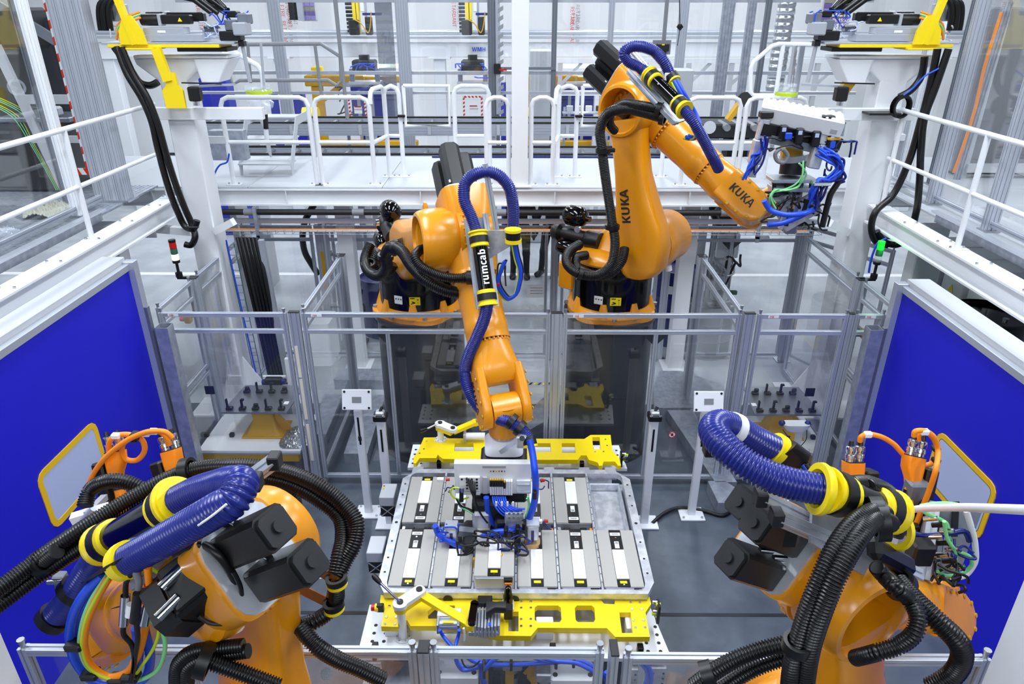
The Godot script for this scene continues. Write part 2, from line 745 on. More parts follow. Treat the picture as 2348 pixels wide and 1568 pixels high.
func walkways():
	# cross walkway
	var t = thing("cross_walkway", "white steel walkway deck spanning the cell behind the two tall robots", "walkway")
	h_beam(t, "front_beam", V(-5.6, 2.6, -8.42), V(5.6, 2.6, -8.42), 0.12, 0.2)
	h_beam(t, "rear_beam", V(-5.6, 2.6, -10.2), V(5.6, 2.6, -10.2), 0.12, 0.2)
	for k in 8:
		var x = -5.6 + 1.6 * k
		part(t, "deck_plate", MB.new().box(V(x, 2.612, -9.32), V(1.594, 0.02, 1.86), 0.003), "deck")
		var st = MB.new()
		st.box(V(x - 0.35, 2.5, -8.39), V(0.012, 0.165, 0.05))
		part(t, "stiffener", st, "white")
	# side walkways
	for s in [-1, 1]:
		var w = thing("side_walkway", "white steel side walkway with chequered deck beside the %s glass enclosure" % ["dark", "bright"][(s + 1) / 2], "walkway")
		h_beam(w, "edge_beam", V(3.95 * s, 2.6, 0.5), V(3.95 * s, 2.6, -8.0 if s < 0 else -7.72), 0.2, 0.2)
		part(w, "toe_board", MB.new().box(V(4.2 * s, 2.66, -3.4), V(0.02, 0.1, 7.2), 0.003), "galvanised")
		part(w, "edge_angle", MB.new().box(V(4.17 * s, 2.72, -3.4), V(0.07, 0.02, 7.2)), "alu")
		var x0 = minf(4.22 * s, 5.9 * s)
		var x1 = maxf(4.22 * s, 5.9 * s)
		if s < 0:
			tread_plate(w, "deck", [x0, 0.2, x0, -8.3, x1, -8.3, x1, 0.2], 2.66, 0.02)
		else:
			part(w, "deck", MB.new().box(V(5.05, 2.65, -4.05), V(1.68, 0.02, 8.5)), "deck")
		var bl = MB.new()
		for k in 12:
			for q in [-0.06, 0.06]:
				bl.cyl(V((3.95 + q) * s, 2.6, -7.6 + k * 0.62), V((3.95 + q) * s, 2.615, -7.6 + k * 0.62), 0.013, -1, 6)
		part(w, "bolt_row", bl, "steel").set_meta("kind", "stuff")
		# support post under the junction
		part(w, "support_post", MB.new().box(V(4.55 * s, 1.2, -7.6), V(0.3, 2.4, 0.2), 0.01), "white")
		part(w, "gusset", MB.new().box(V(4.2 * s, 2.32, -7.6), V(0.4, 0.16, 0.02)), "white")
		for k in 4:
			part(w, "web_stiffener", MB.new().box(V(4.0 * s, 2.5, -7.0 - k * 0.33), V(0.09, 0.165, 0.012)), "white")
		# railings along the side
		var zz = [0.4, -2.0, -4.2, -6.35, -7.95] if s < 0 else [0.4, -2.0, -4.2, -6.15, -7.6]
		var ps = []
		for z in zz:
			ps.append([V(3.95 * s, 2.6, z), V(3.95 * s, 3.6, z)])
		var ze = zz[4]
		railing("white tubular handrail along the %s side walkway" % ["chequered-deck", "bright-floored"][(s + 1) / 2], [[3.95 * s, 3.6, 0.5, 3.95 * s, 3.6, ze - 0.1]], [[3.95 * s, 3.1, 0.5, 3.95 * s, 3.1, ze - 0.1]], ps, "")
	# railings on the cross walkway: bent-tube frames
	var gy = 2.62
	var fr = [
		["white tubular guard frame beside the small junction box", -3.4, -2.4, -8.5, -8.5],
		["white tubular guard frame between the step frame and the recess", -2.33, -1.7, -8.5, -8.5],
		["narrow white tubular guard frame between the recess and the white column", -0.36, -0.1, -8.5, -8.5],
		["narrow white tubular guard frame between the white column and the robot elbow", 0.16, 0.42, -8.5, -8.5],
		["white tubular guard frame behind the upright robot's forearm", 1.95, 2.55, -8.5, -8.5],
		["white tubular guard frame behind the blue-cabled raised gripper", 2.62, 3.3, -8.5, -8.5]]
	for f in fr:
		var a = V(f[1], gy, f[3])
		var b = V(f[2], gy, f[4])
		var h = V(0, 1.0, 0)
		railing(f[0], [bent(a, b, h)], [[a.x, gy + 0.5, a.z, b.x, gy + 0.5, b.z]], [[a, a + h * 0.9], [b, b + h * 0.9]], "", 0.026)
	# recesses with swing gates behind the frames
	for q in [[-1.68, -1.6, -1.42, -0.76, -0.34, "white recessed railing with a swing gate beside the small post box"], [0.44, 0.5, 0.72, 1.4, 1.8, "white recessed railing with a swing gate behind the black robot motors"]]:
		var z = -8.95
		var h = V(0, 1.08, 0)
		var rl = railing(q[5], [bent(V(q[0], gy, -8.5), V(q[1], gy, z), h), bent(V(q[1], gy, z), V(q[2], gy, z), h), bent(V(q[3], gy, z), V(q[4], gy, z), h)], [[q[0], gy + 0.5, -8.5, q[1], gy + 0.5, z, q[2], gy + 0.5, z], [q[3], gy + 0.5, z, q[4], gy + 0.5, z]], [[V(q[1], gy, z), V(q[1], gy + 1.0, z)], [V(q[2], gy, z), V(q[2], gy + 1.0, z)], [V(q[3], gy, z), V(q[3], gy + 1.0, z)], [V(q[4], gy, z), V(q[4], gy + 1.0, z)]], "", 0.026)
		var x0 = q[2] + 0.06
		var x1 = q[3] - 0.06
		part(rl, "swing_gate", MB.new().tube(Lib.pts([x0, gy + 1.08, z, x1, gy + 1.08, z, x1, gy + 0.62, z, x0, gy + 0.62, z, x0, gy + 1.08, z]), 0.024, 10), "white")
		part(rl, "latch", MB.new().box(V(q[2] + 0.02, gy + 0.74, z + 0.04), V(0.09, 0.03, 0.05), 0.006), "black")
	# pipe, cable tray and hangers below the front beam
	var p = thing("grey_conduit_pipe", "long dark grey pipe slung under the white walkway beam", "pipe")
	part(p, "pipe", MB.new().cyl(V(-3.6, 2.33, -8.34), V(3.6, 2.33, -8.34), 0.036, -1, 14), "charcoal")
	for x in [-3.2, -1.9, -0.2, 1.4, 2.5]:
		part(p, "coupling", MB.new().cyl(V(x - 0.07, 2.33, -8.34), V(x + 0.07, 2.33, -8.34), 0.042, -1, 14), "grey")
	var ct = thing("wire_cable_tray", "galvanised wire cable tray carrying orange cables below the walkway", "cable tray")
	var w = MB.new()
	for y in [0.0, 0.05]:
		for z in [-0.1, 0.1]:
			w.cyl(V(-3.7, 2.1 + y, -8.3 + z), V(3.6, 2.1 + y, -8.3 + z), 0.004, -1, 5)
	for k in 74:
		var x = -3.68 + k * 0.1
		w.cyl(V(x, 2.15, -8.4), V(x, 2.1, -8.4), 0.003, -1, 4)
		w.cyl(V(x, 2.1, -8.4), V(x, 2.1, -8.2), 0.003, -1, 4)
		w.cyl(V(x, 2.1, -8.2), V(x, 2.15, -8.2), 0.003, -1, 4)
	part(ct, "wire_mesh", w, "steel")
	part(ct, "side_rail", MB.new().box(V(0, 2.2, -8.42), V(7.3, 0.06, 0.03), 0.004), "alu")
	for k in 3:
		part(ct, "cable", MB.new().tube(Lib.spline([-3.7, 2.11, -8.36 + k * 0.03, -1.5, 2.112, -8.34 + k * 0.03, 0.6, 2.11, -8.36 + k * 0.025, 3.5, 2.11, -8.34 + k * 0.03], 6), 0.012, 8), ["orange_cable", "orange_cable", "pale_grey"][k])
	for x in [-3.13, 2.9]:
		var hg = MB.new()
		hg.bar(V(x, 2.4, -8.3), V(x, 1.98, -8.3), 0.04, 0.04, Vector3.BACK)
		part(ct, "hanger", hg, "galvanised")
		part(ct, "hanger_arm", MB.new().box(V(x + 0.06, 2.04, -8.3), V(0.16, 0.03, 0.04)), "galvanised")

func bent(a, b, h):
	# one bent rail over two feet: rounded upper corners
	var d = (b - a).normalized()
	var o = []
	var r = 0.09
	for q in [a + h * 0.86, a + h - V(0, r, 0), a + h - V(0, r * 0.3, 0) + d * r * 0.3, a + h + d * r, b + h - d * r, b + h - V(0, r * 0.3, 0) - d * r * 0.3, b + h - V(0, r, 0), b + h * 0.86]:
		o.append_array([q.x, q.y, q.z])
	return o

func columns():
	# tall white columns that carry the side manipulators, mid columns and the walkway column
	for s in [-1, 1]:
		var t = thing("tall_column", "tall white steel column carrying the yellow manipulator over the %s" % ["red and white signal tower", "green signal tower"][(s + 1) / 2], "column")
		var x = -3.55 if s < 0 else 3.86
		part(t, "shaft", MB.new().box(V(x, 2.0, -7.9), V(0.28, 4.0, 0.3), 0.012), "white")
		part(t, "head", MB.new().loft([[V(x, 3.85, -7.9), V(0.14, 0, 0), V(0, 0, 0.15), 8.0], [V(x, 4.02, -7.9), V(0.36, 0, 0), V(0, 0, 0.16), 8.0], [V(x, 4.08, -7.9), V(0.38, 0, 0), V(0, 0, 0.16), 8.0]], 20), "white")
		part(t, "head_plate", MB.new().box(V(x - 0.14 * s, 4.1, -7.9), V(0.95, 0.03, 0.4), 0.005), "white")
		part(t, "side_pocket", MB.new().loft([[V(x - 0.45 * s, 4.08, -7.86), V(0.2, 0, 0), V(0, 0, 0.16), 8.0], [V(x - 0.4 * s, 3.86, -7.86), V(0.1, 0, 0), V(0, 0, 0.16), 8.0]], 16), "white")
		var g = MB.new().at(V(x, 0, -7.74), Basis.IDENTITY)
		for q in [-1, 1]:
			g.at(V(x + 0.14 * q, 0.02, -7.9 + 0.01), Basis(V(q, 0, 0), V(0, 1, 0), V(0, 0, q)))
			g.prism([0, 0, 0.32, 0, 0.32, 0.05, 0, 0.6], 0.02)
		g.at(V(x + 0.01, 0.02, -7.75), Basis(V(0, 0, 1), V(0, 1, 0), V(-1, 0, 0)))
		g.prism([0, 0, 0.32, 0, 0.32, 0.05, 0, 0.6], 0.02)
		part(t, "gusset", g, "white")
		part(t, "base_plate", MB.new().box(V(x, 0.015, -7.9), V(0.9, 0.03, 0.9), 0.004), "white")
		# stub brackets
		part(t, "stub_bracket", MB.new().bar(V(x - 0.16 * s, 2.28, -7.72), V(x - 0.4 * s, 2.4, -7.68), 0.08, 0.08), "white")
		part(t, "stub_bracket", MB.new().bar(V(x + 0.1 * s, 2.28, -7.7), V(x + 0.56 * s, 2.32, -7.7), 0.08, 0.08), "white")
		part(t, "arm_bracket", MB.new().box(V(x - 0.32 * s, 3.55, -7.72), V(1.15, 0.12, 0.08), 0.004), "white")
	for s in [-1, 1]:
		var t = thing("walkway_column", "white box column under the walkway beside the %s" % ["blue barrel and glass pump tower", "grey drum behind the tall robot"][(s + 1) / 2], "column")
		part(t, "shaft", MB.new().box(V(2.2 * s, 1.2, -8.85), V(0.2, 2.4, 0.2), 0.008), "white")
		part(t, "base_plate", MB.new().box(V(2.2 * s, 0.01, -8.85), V(0.36, 0.02, 0.36), 0.003), "white")
	var c = thing("walkway_centre_column", "broad white column rising from the middle of the cross walkway", "column")
	part(c, "shaft", MB.new().box(V(0.03, 4.6, -8.5), V(0.19, 3.96, 0.19), 0.006), "white")
	part(c, "foot_plate", MB.new().box(V(0.03, 2.63, -8.5), V(0.28, 0.016, 0.28), 0.003), "white")
	# columns that frame the camera's side of the cell
	for s in [-1, 1]:
		var n = thing("portal_column", "pale painted portal column beside the %s" % ["robot with the blue hose over its black motors", "robot with the ribbed black hoses"][(s + 1) / 2], "column")
		part(n, "shaft", MB.new().box(V(-1.74 if s < 0 else 1.63, 3.5, -1.45), V(0.3, 7.0, 0.3), 0.02), "white")
		part(n, "base_plate", MB.new().box(V(-1.74 if s < 0 else 1.63, 0.01, -1.45), V(0.5, 0.02, 0.5)), "white")

func post(called, label, x, z, y0, y1, w = 0.09, d = 0.045, grp = "fence posts"):
	var t = thing(called, label, "fence post", grp)
	part(t, "profile", MB.new().extru(V(x, y0, z), V(x, y1, z), w, d, Vector3.BACK), "alu")
	part(t, "end_cap", MB.new().box(V(x, y1 + 0.005, z), V(w + 0.002, 0.01, d + 0.002), 0.002), "charcoal")
	part(t, "foot", MB.new().box(V(x, y0 + 0.006, z), V(w + 0.1, 0.012, d + 0.08), 0.002), "steel")
	return t

func fence(label, a, b, y0, y1, opt = {}):
	# framed clear panel from a to b (Vector2 x, z): stiles, rails, panes, clamps
	var t = thing("safety_fence", label, "fence panel")
	var A = V(a.x, 0, a.y)
	var B = V(b.x, 0, b.y)
	var d = (B - A).normalized()
	var nn = V(-d.z, 0, d.x)
	var w = 0.04
	var Y = func(y): return V(0, y, 0)
	var mid = y1 - opt.get("upper", 0.19)
	for e in [[A + d * w / 2], [B - d * w / 2]]:
		part(t, "stile", MB.new().extru(e[0] + Y.call(y0), e[0] + Y.call(y1), w, w, nn), "alu")
	part(t, "top_rail", MB.new().extru(A + d * w + Y.call(y1 - w / 2), B - d * w + Y.call(y1 - w / 2), w, w), "alu")
	part(t, "bottom_rail", MB.new().extru(A + d * w + Y.call(y0 + w / 2), B - d * w + Y.call(y0 + w / 2), w, w), "alu")
	if opt.get("upper", 0.19) > 0:
		part(t, "middle_rail", MB.new().extru(A + d * w + Y.call(mid), B - d * w + Y.call(mid), w, w), "alu")
		pane(t, A + d * w, B - d * w, mid + w / 2, y1 - w)
	var cuts = [0.0] + opt.get("mullions", []) + [1.0]
	for k in opt.get("mullions", []):
		var q = A.lerp(B, k)
		part(t, "mullion", MB.new().extru(q + Y.call(y0 + w), q + Y.call(mid - w / 2), w, w, nn), "alu")
		for s in [-1, 1]:
			var g = MB.new().at(q + d * s * w * 0.5 + Y.call(mid - w / 2) - nn * 0.022, Basis(d * s, V(0, 1, 0), (d * s).cross(V(0, 1, 0))))
			g.prism([0, 0, 0, -0.12, 0.12, 0], 0.006)
			part(t, "corner_gusset", g, "charcoal")
	for k in cuts.size() - 1:
		pane(t, A.lerp(B, cuts[k]) + d * w * 0.5, A.lerp(B, cuts[k + 1]) - d * w * 0.5, y0 + w, mid - w / 2)
	if opt.get("sticker", true):
		var s0 = A + d * 0.09 + Y.call(y1 - w / 2) + nn * 0.0215
		part(t, "maker_sticker", MB.new().bar(s0, s0 + d * 0.1, 0.002, 0.026), "paper")
		letters(t, "lettering", "FEE", 0.024, s0 + d * 0.036 + nn * 0.0015, Basis(d, V(0, 1, 0), nn), "red", "Droid Sans", true, 0.001)
	for e in [A + d * w / 2, B - d * w / 2]:
		var m = MB.new().cyl(e + Y.call(y1), e + Y.call(y1 + 0.03), 0.012, -1, 8)
		m.cyl(e + Y.call(y1 + 0.03), e + Y.call(y1 + 0.045), 0.017, -1, 8)
		part(t, "clamp_bolt", m, "steel")
	return t

func pane(t, a, b, y0, y1, m = "pane"):
	var mb = MB.new()
	mb.bar(a + V(0, (y0 + y1) / 2, 0), b + V(0, (y0 + y1) / 2, 0), 0.005, y1 - y0)
	return part(t, "pane", mb, m)

func fences():
	var yt = 1.96
	var zf = -6.15
	var xa = [-3.378, -2.175, -2.026, 0.317, 0.44, 2.112, 2.267, 3.113, 3.459]
	fence("clear fence panel between the blue door and the taped post", Vector2(xa[0], zf), Vector2(xa[1], zf), 0.08, yt)
	fence("wide clear fence panel before the folded robot's black pedestal", Vector2(xa[2], zf), Vector2(xa[3], zf), 0.08, yt, {"mullions": [0.34]})
	fence("wide clear fence panel before the upright robot's black pedestal", Vector2(xa[4], zf), Vector2(xa[5], zf), 0.08, yt, {"mullions": [0.53]})
	fence("clear fence panel before the table with the white handwheel stand", Vector2(xa[6], zf), Vector2(xa[7], zf), 0.08, yt)
	fence("narrow clear fence panel beside the navy post", Vector2(xa[7] + 0.06, zf), Vector2(xa[8], zf), 0.08, yt)
	var pl = ["slotted aluminium post with ivory tape strips", "slotted aluminium post between the two wide panels", "slotted aluminium post at the corner of the fence beside the prohibition sign", "slotted aluminium post beside the navy steel post"]
	var px = [(xa[1] + xa[2]) / 2, (xa[3] + xa[4]) / 2, (xa[5] + xa[6]) / 2, xa[7] + 0.03]
	for k in 4:
		var t = post("fence_post", pl[k], px[k], zf, 0, yt + 0.005, 0.1 if k != 3 else 0.05, 0.045)
		if k == 0:
			for q in [[1.28, 1.62], [0.8, 1.26], [0.3, 0.74]]:
				part(t, "tape_strip", MB.new().box(V(px[0] - 0.018, (q[0] + q[1]) / 2, zf + 0.025), V(0.03, q[1] - q[0], 0.004)), mat_ivory())
	# panels that run back from the main line
	fence("clear fence panel running back from the taped post", Vector2(px[0] + 0.06, zf - 0.08), Vector2(px[0] + 0.06, -7.75), 0.08, yt, {"sticker": false})
	fence("clear fence panel running back beside the grey drum", Vector2(px[2] - 0.05, zf - 0.08), Vector2(px[2] - 0.05, -7.75), 0.08, yt, {"sticker": false})
	post("fence_post", "grouped aluminium post below the yellow warning strip", px[0] + 0.06, -7.83, 0, yt, 0.1, 0.09)
	post("fence_post", "slotted aluminium post in front of the grey drum", px[2] - 0.05, -7.83, 0, yt, 0.1, 0.09)
	# outer side panels beside the blue doors, door-height with a lower frame
	for s in [-1, 1]:
		var x = -3.44 if s < 0 else 3.64
		fence("clear fence panel under the %s" % ["red and white signal tower", "green signal tower"][(s + 1) / 2], Vector2(x, -6.25), Vector2(x, -7.0), 0.95, yt, {"sticker": false})
		fence("clear lower service door with a handle beneath the %s" % ["red and white signal tower", "green signal tower"][(s + 1) / 2], Vector2(x, -6.25), Vector2(x, -7.0), 0.08, 0.9, {"sticker": false, "upper": 0.0})
		post("fence_post", "slotted aluminium post holding the %s" % ["red and white signal tower", "green signal tower"][(s + 1) / 2], x, -7.08, 0, yt, 0.09, 0.09)
		fence("clear fence panel beyond the %s" % ["red and white signal tower", "green signal tower"][(s + 1) / 2], Vector2(x, -7.16), Vector2(x, -8.6), 0.08, yt, {"sticker": false})
	# back line
	var zb = -9.05
	var bx = [-3.636, -2.698, -2.527, -1.055, 0.413, 0.595, 1.9, 2.127, 3.706]
	fence("clear rear fence panel beside the black cable bundle", Vector2(bx[0], zb), Vector2(bx[1], zb), 0.08, yt, {"sticker": false})
	fence("clear rear fence panel behind the glass pump tower", Vector2(bx[2], zb), Vector2(bx[3], zb), 0.08, yt, {"sticker": false})
	fence("clear rear gate with a paper notice and printed symbols", Vector2(bx[3] + 0.05, zb), Vector2(bx[4], zb), 0.08, yt, {"sticker": false, "upper": 0.0})
	fence("clear rear fence panel behind the upright robot", Vector2(bx[5], zb), Vector2(bx[6], zb), 0.08, yt, {"sticker": false})
	fence("clear rear fence panel with black gussets behind the blue-cabled gripper", Vector2(bx[7], zb), Vector2(bx[8], zb), 0.08, yt, {"sticker": false, "mullions": [0.45]})
	var bl = ["rear fence post with a yellow warning strip", "rear fence post beside the gate with the notice", "rear fence post behind the upright robot's base", "grouped rear fence post with slotted faces behind the gripper"]
	var bp = [(bx[1] + bx[2]) / 2, (bx[4] + bx[5]) / 2, (bx[6] + bx[7]) / 2, bx[8] + 0.07]
	for k in 4:
		var t = post("fence_post", bl[k], bp[k], zb, 0, yt, 0.1, 0.09 if k == 3 else 0.045)
		if k == 0:
			part(t, "warning_strip", MB.new().box(V(bp[0] + 0.02, 1.3, zb + 0.025), V(0.045, 0.62, 0.004)), "ochre")
	fence("clear rear fence panel set at an angle behind the tall column", Vector2(bx[8] + 0.14, zb), Vector2(bx[8] + 0.75, zb + 1.0), 0.08, yt, {"sticker": false})
	# front line close to the camera
	var zn = -2.3
	fence("clear front panel below the lever arms of the yellow plate", Vector2(-0.39, zn), Vector2(0.399, zn), 0.08, yt, {"upper": 0.0, "sticker": false})
	fence("clear front panel beneath the robot with the blue hose over its motors", Vector2(-2.256, zn), Vector2(-0.447, zn), 0.08, yt, {"upper": 0.0, "sticker": false, "mullions": [0.42]})
	fence("clear front panel beneath the robot with ribbed black hoses", Vector2(0.49, zn), Vector2(2.142, zn), 0.08, yt - 0.03, {"upper": 0.0, "sticker": false})
	post("fence_post", "near front post with a grey cap below the white lever", -0.415, zn, 0, yt + 0.01, 0.05, 0.07)
	post("fence_post", "near front post with a grey cap below the yellow plate's cut-outs", 0.444, zn, 0, yt + 0.01, 0.035, 0.09)

func mat_ivory():
	if not M.has("ivory"):
		mat("ivory", Color(0.9, 0.87, 0.78), 0.6)
	return "ivory"

func blue_doors():
	for s in [-1, 1]:
		var x = 3.46 * s
		var y1 = 2.45 if s < 0 else 2.26
		var t = thing("roller_door", "large blue curtain of the fast door on the %s" % ["side with two orange nutrunners looped together", "side below the black oil drum"][(s + 1) / 2], "door")
		part(t, "curtain", MB.new().box(V(x, y1 / 2, -3.4), V(0.02, y1, 5.1)), "door_blue")
		part(t, "top_rail", MB.new().box(V(x - 0.0 * s, y1 + 0.03, -3.4), V(0.05, 0.06, 5.2), 0.004), "alu")
		part(t, "header_box", MB.new().box(V(x + 0.13 * s, y1 + 0.06, -3.4), V(0.2, 0.1, 5.2), 0.004), "pale_grey")
		part(t, "guide_rail", MB.new().box(V(x - 0.02 * s, y1 / 2 + 0.03, -5.98), V(0.1, y1 + 0.1, 0.08), 0.004), "alu")
		part(t, "guide_lip", MB.new().box(V(x - 0.085 * s, y1 / 2 - 0.2, -5.96), V(0.03, y1 - 0.3, 0.05), 0.003), "alu_dark")
		# clouded vision panel with a yellow seam
		var b = Basis(V(0, 0, -1), V(0, 1, 0), V(1, 0, 0))
		var wy = 1.28 if s < 0 else 1.215
		var ox = x - 0.018 if s > 0 else x + 0.008
		var mb = MB.new().at(V(ox, wy, -4.55), b)
		mb.prism(Lib.rrect(0.79, 0.5, 0.09), 0.008, [Lib.rrect(0.69, 0.4, 0.04)])
		part(t, "window_seam", mb, "seam")
		part(t, "vision_panel", MB.new().at(V(ox, wy, -4.55), b).prism(Lib.rrect(0.7, 0.41, 0.045), 0.005), "hazy_window")
		# navy steel post at the far end of the door
		var n = thing("door_post", "tall square steel post open at its top beside the %s" % ["taped fence corner", "green signal tower"][(s + 1) / 2], "post")
		var nx = -3.268 + 0.0 if s < 0 else 3.293
		var pm = MB.new()
		for c in [[0, 0.058, 0.12, 0.004], [0, -0.058, 0.12, 0.004], [0.058, 0, 0.004, 0.112], [-0.058, 0, 0.004, 0.112]]:
			pm.box(V(nx + c[0], 0.95, -5.98 + c[1]), V(c[2], 1.9, c[3]))
		part(n, "tube", pm, "galvanised")
		part(n, "foot_plate", MB.new().box(V(nx, 0.008, -5.98), V(0.22, 0.016, 0.22), 0.002), "steel")

func slab(B, depth, m = null, bev = 0.0):
	# box whose front face is the measured rectangle B = [x, y, z, width, height]
	var mb = m if m else MB.new()
	return mb.box(V(B[0], B[1], B[2] - depth / 2), V(B[3], B[4], depth), bev)

func tape(t, called, a, b, w, face_n, n):
	# striped hazard tape from a to b: white band with slanting red lozenges
	var d = (b - a).normalized()
	var L = a.distance_to(b)
	var s = d.cross(face_n).normalized()
	part(t, called, MB.new().at((a + b) / 2, Basis(s, d, face_n)).box(Vector3.ZERO, V(w, L, 0.003)), "paper")
	var p = L / n
	for k in n:
		var m = MB.new().at(a + face_n * 0.0018, Basis(s, d, face_n))
		var y = p * (k + 0.1)
		m.prism([-w / 2, y, w / 2, y + p * 0.28, w / 2, y + p * 0.78, -w / 2, y + p * 0.5], 0.0012)
		part(t, "tape_stripe", m, "stripe_red")

func wires(t, called, c, s, count, r, m, sd, seg = 5):
	# a loose tangle of thin leads inside the box c +- s
	var g := RandomNumberGenerator.new()
	g.seed = sd
	for k in count:
		var a = []
		var q = c + V(g.randf_range(-s.x, s.x), g.randf_range(-s.y, s.y), g.randf_range(-s.z, s.z))
		var dr = V(g.randf_range(-1, 1), g.randf_range(-1, 1), g.randf_range(-1, 1)).normalized() * s.length() * 0.45
		for j in 5:
			a.append_array([q.x, q.y, q.z])
			q += dr
			dr = (dr + V(g.randf_range(-1, 1), g.randf_range(-1, 1), g.randf_range(-1, 1)) * s.length() * 0.5).limit_length(s.length() * 0.5)
			q = q.clamp(c - s, c + s)
		part(t, called, MB.new().tube(Lib.spline(a, 5), r, seg), m)

func hall_back():
	glass_wall()
	curtain()
	gantry()
	conveyors()
	presses()
	side_enclosures()

func glass_wall():
	# profile wall with clear panes behind the conveyors
	var P = [[-4.2, 0.2, 0.1, "alu", "broad slotted profile beside the grey guard gate"], [-3.12, 0.05, 0.05, "alu_dark", "slim grey profile crossing the grey guard gate"], [-2.0, 0.22, 0.08, "alu", "broad slotted profile beside the smoked strip curtain"], [-0.42, 0.2, 0.1, "alu_dark", "broad slotted profile with a black switch near the white column"], [0.64, 0.09, 0.06, "alu_dark", "slim slotted profile beside the white column"], [1.62, 0.1, 0.06, "alu", "slim slotted profile behind the robot motors"], [2.86, 0.16, 0.08, "alu", "slotted profile with a hook hanging beside the small black camera box"], [3.62, 0.2, 0.1, "galvanised", "broad galvanised upright behind the raised robot hose"], [4.02, 0.14, 0.08, "galvanised", "galvanised upright beside the silver duct"], [4.3, 0.1, 0.06, "alu_dark", "slim dark profile beside the silver duct"]]
	for p in P:
		var t = thing("wall_profile", p[4], "profile")
		part(t, "profile", MB.new().extru(V(p[0], 2.0, -13.5), V(p[0], 6.5, -13.5), p[1], p[2], Vector3.BACK), p[3])
		part(t, "foot", MB.new().box(V(p[0], 1.99, -13.5), V(p[1] + 0.1, 0.02, 0.2)), "steel")
	var rails = thing("wall_rails", "long pale horizontal rails of the profile wall behind the conveyors", "rail")
	for q in [[3.46, 0.06], [3.12, 0.05], [2.66, 0.05], [4.62, 0.05]]:
		part(rails, "rail", MB.new().box(V(0.1, q[0], -13.55), V(12.0, q[1], 0.04), 0.004), "alu")
	for k in 6:
		var x = -5.2 + k * 1.9
		var g = thing("wall_pane", "tall clear pane of the profile wall behind the conveyors", "pane", "clear panes of the profile wall")
		part(g, "pane", MB.new().box(V(x + 0.5, 3.7, -13.48), V(1.7, 2.0, 0.006)), "pane")
	# smoked strip behind, silver duct, tape and switch
	single("strip_curtain", "grey smoked strip hanging beside the broad slotted profile", "curtain", MB.new().box(V(-2.33, 3.6, -13.6), V(0.3, 2.4, 0.02)), "smoke")
	var sm = thing("silver_duct", "ribbed silver ventilation duct rising behind the railing", "duct")
	part(sm, "duct", MB.new().tube(PackedVector3Array([V(4.95, 2.0, -14.5), V(4.95, 6.0, -14.5)]), 0.16, 18, 0.004, 0.12), "steel")
	for k in 5:
		part(sm, "band", MB.new().cyl(V(4.95, 2.2 + k * 0.55, -14.5), V(4.95, 2.23 + k * 0.55, -14.5), 0.17, -1, 18), "alu")
	var st = thing("striped_upright", "pale upright with faded red and white hazard tape", "post")
	part(st, "upright", slab([-0.34,3.704,-13.35,0.076,1.859], 0.05), "alu")
	for k in 14:
		var y = 2.75 + k * 0.14
		var m = MB.new().at(V(-0.29, y, -13.34), Basis.IDENTITY)
		m.prism([-0.045, 0, 0.045, 0.05, 0.045, 0.12, -0.045, 0.07], 0.004)
		part(st, "faded_stripe", m, "print_grey")
	var sw = thing("door_switch", "black door switch with a red lever on the slotted profile", "switch")
	part(sw, "body", slab([-0.356,3.545,-13.3,0.122,0.172], 0.08, null, 0.01), "black")
	part(sw, "lever", slab([-0.256,3.531,-13.3,0.138,0.029], 0.03), "red")
	part(sw, "rail", slab([0.18,3.545,-13.4,1,0.043], 0.03), "alu_dark")
	var cb = thing("camera_box", "small dark camera box with yellow tag on a grey pole", "camera box")
	part(cb, "back_plate", slab([2.471,3.901,-13.2,0.314,0.228], 0.02), "grey")
	part(cb, "box", slab([2.488,3.9,-13.15,0.216,0.124], 0.1, null, 0.01), "black")
	part(cb, "tag", slab([2.486,3.946,-13.14,0.045,0.021], 0.004), "bright_yellow")
	part(cb, "pole", MB.new().box(V(2.511, 4.299, -13.25) + V(0, 2.35, -0.02), V(0.06, 5.4, 0.05)), "grey")
	part(cb, "foot_bracket", slab([2.493,3.811,-13.15,0.119,0.056], 0.06), "charcoal")
	var hk = thing("hanging_hook", "small black crane hook on a chain beside the slotted profile", "hook")
	part(hk, "rope", MB.new().cyl(V(2.703, 4.633, -13.2), V(2.751, 4.233, -13.2), 0.008, -1, 6), "black")
	part(hk, "block", MB.new().loft([[V(2.748, 4.267, -13.2), V(0.03, 0, 0), V(0, 0, 0.03), 2.0], [V(2.753, 4.22, -13.2), V(0.06, 0, 0), V(0, 0, 0.04), 2.0], [V(2.758, 4.165, -13.2), V(0.01, 0, 0), V(0, 0, 0.01), 2.0]], 10), "black")
	part(hk, "tail", MB.new().cyl(V(2.757, 4.179, -13.2), V(2.738, 3.926, -13.2), 0.006, -1, 6), "black")
	# grey guard gate and side gate frames
	var gg = thing("grey_guard_gate", "grey bent-tube guard gate swung up in front of the gantry beam", "gate")
	part(gg, "outer_tube", MB.new().tube(Lib.pts([-3.885,3.984,-10.4,-3.774,4.083,-10.4,-2.665,4.094,-10.4,-2.417,3.93,-10.4,-2.431,3.621,-10.4,-2.504,3.559,-10.4,-2.617,3.627,-10.4,-3.837,3.626,-10.4,-3.93,3.581,-10.4,-3.981,3.705,-10.4,-3.959,3.901,-10.4,-3.885,3.984,-10.4]), 0.026, 10), "grey")
	part(gg, "upright", MB.new().cyl(V(-2.744, 4.083, -10.4), V(-2.729, 3.392, -10.4), 0.022, -1, 10), "grey")
	part(gg, "upright", MB.new().cyl(V(-3.655, 4.083, -10.4), V(-3.692, 3.592, -10.4), 0.022, -1, 10), "grey")
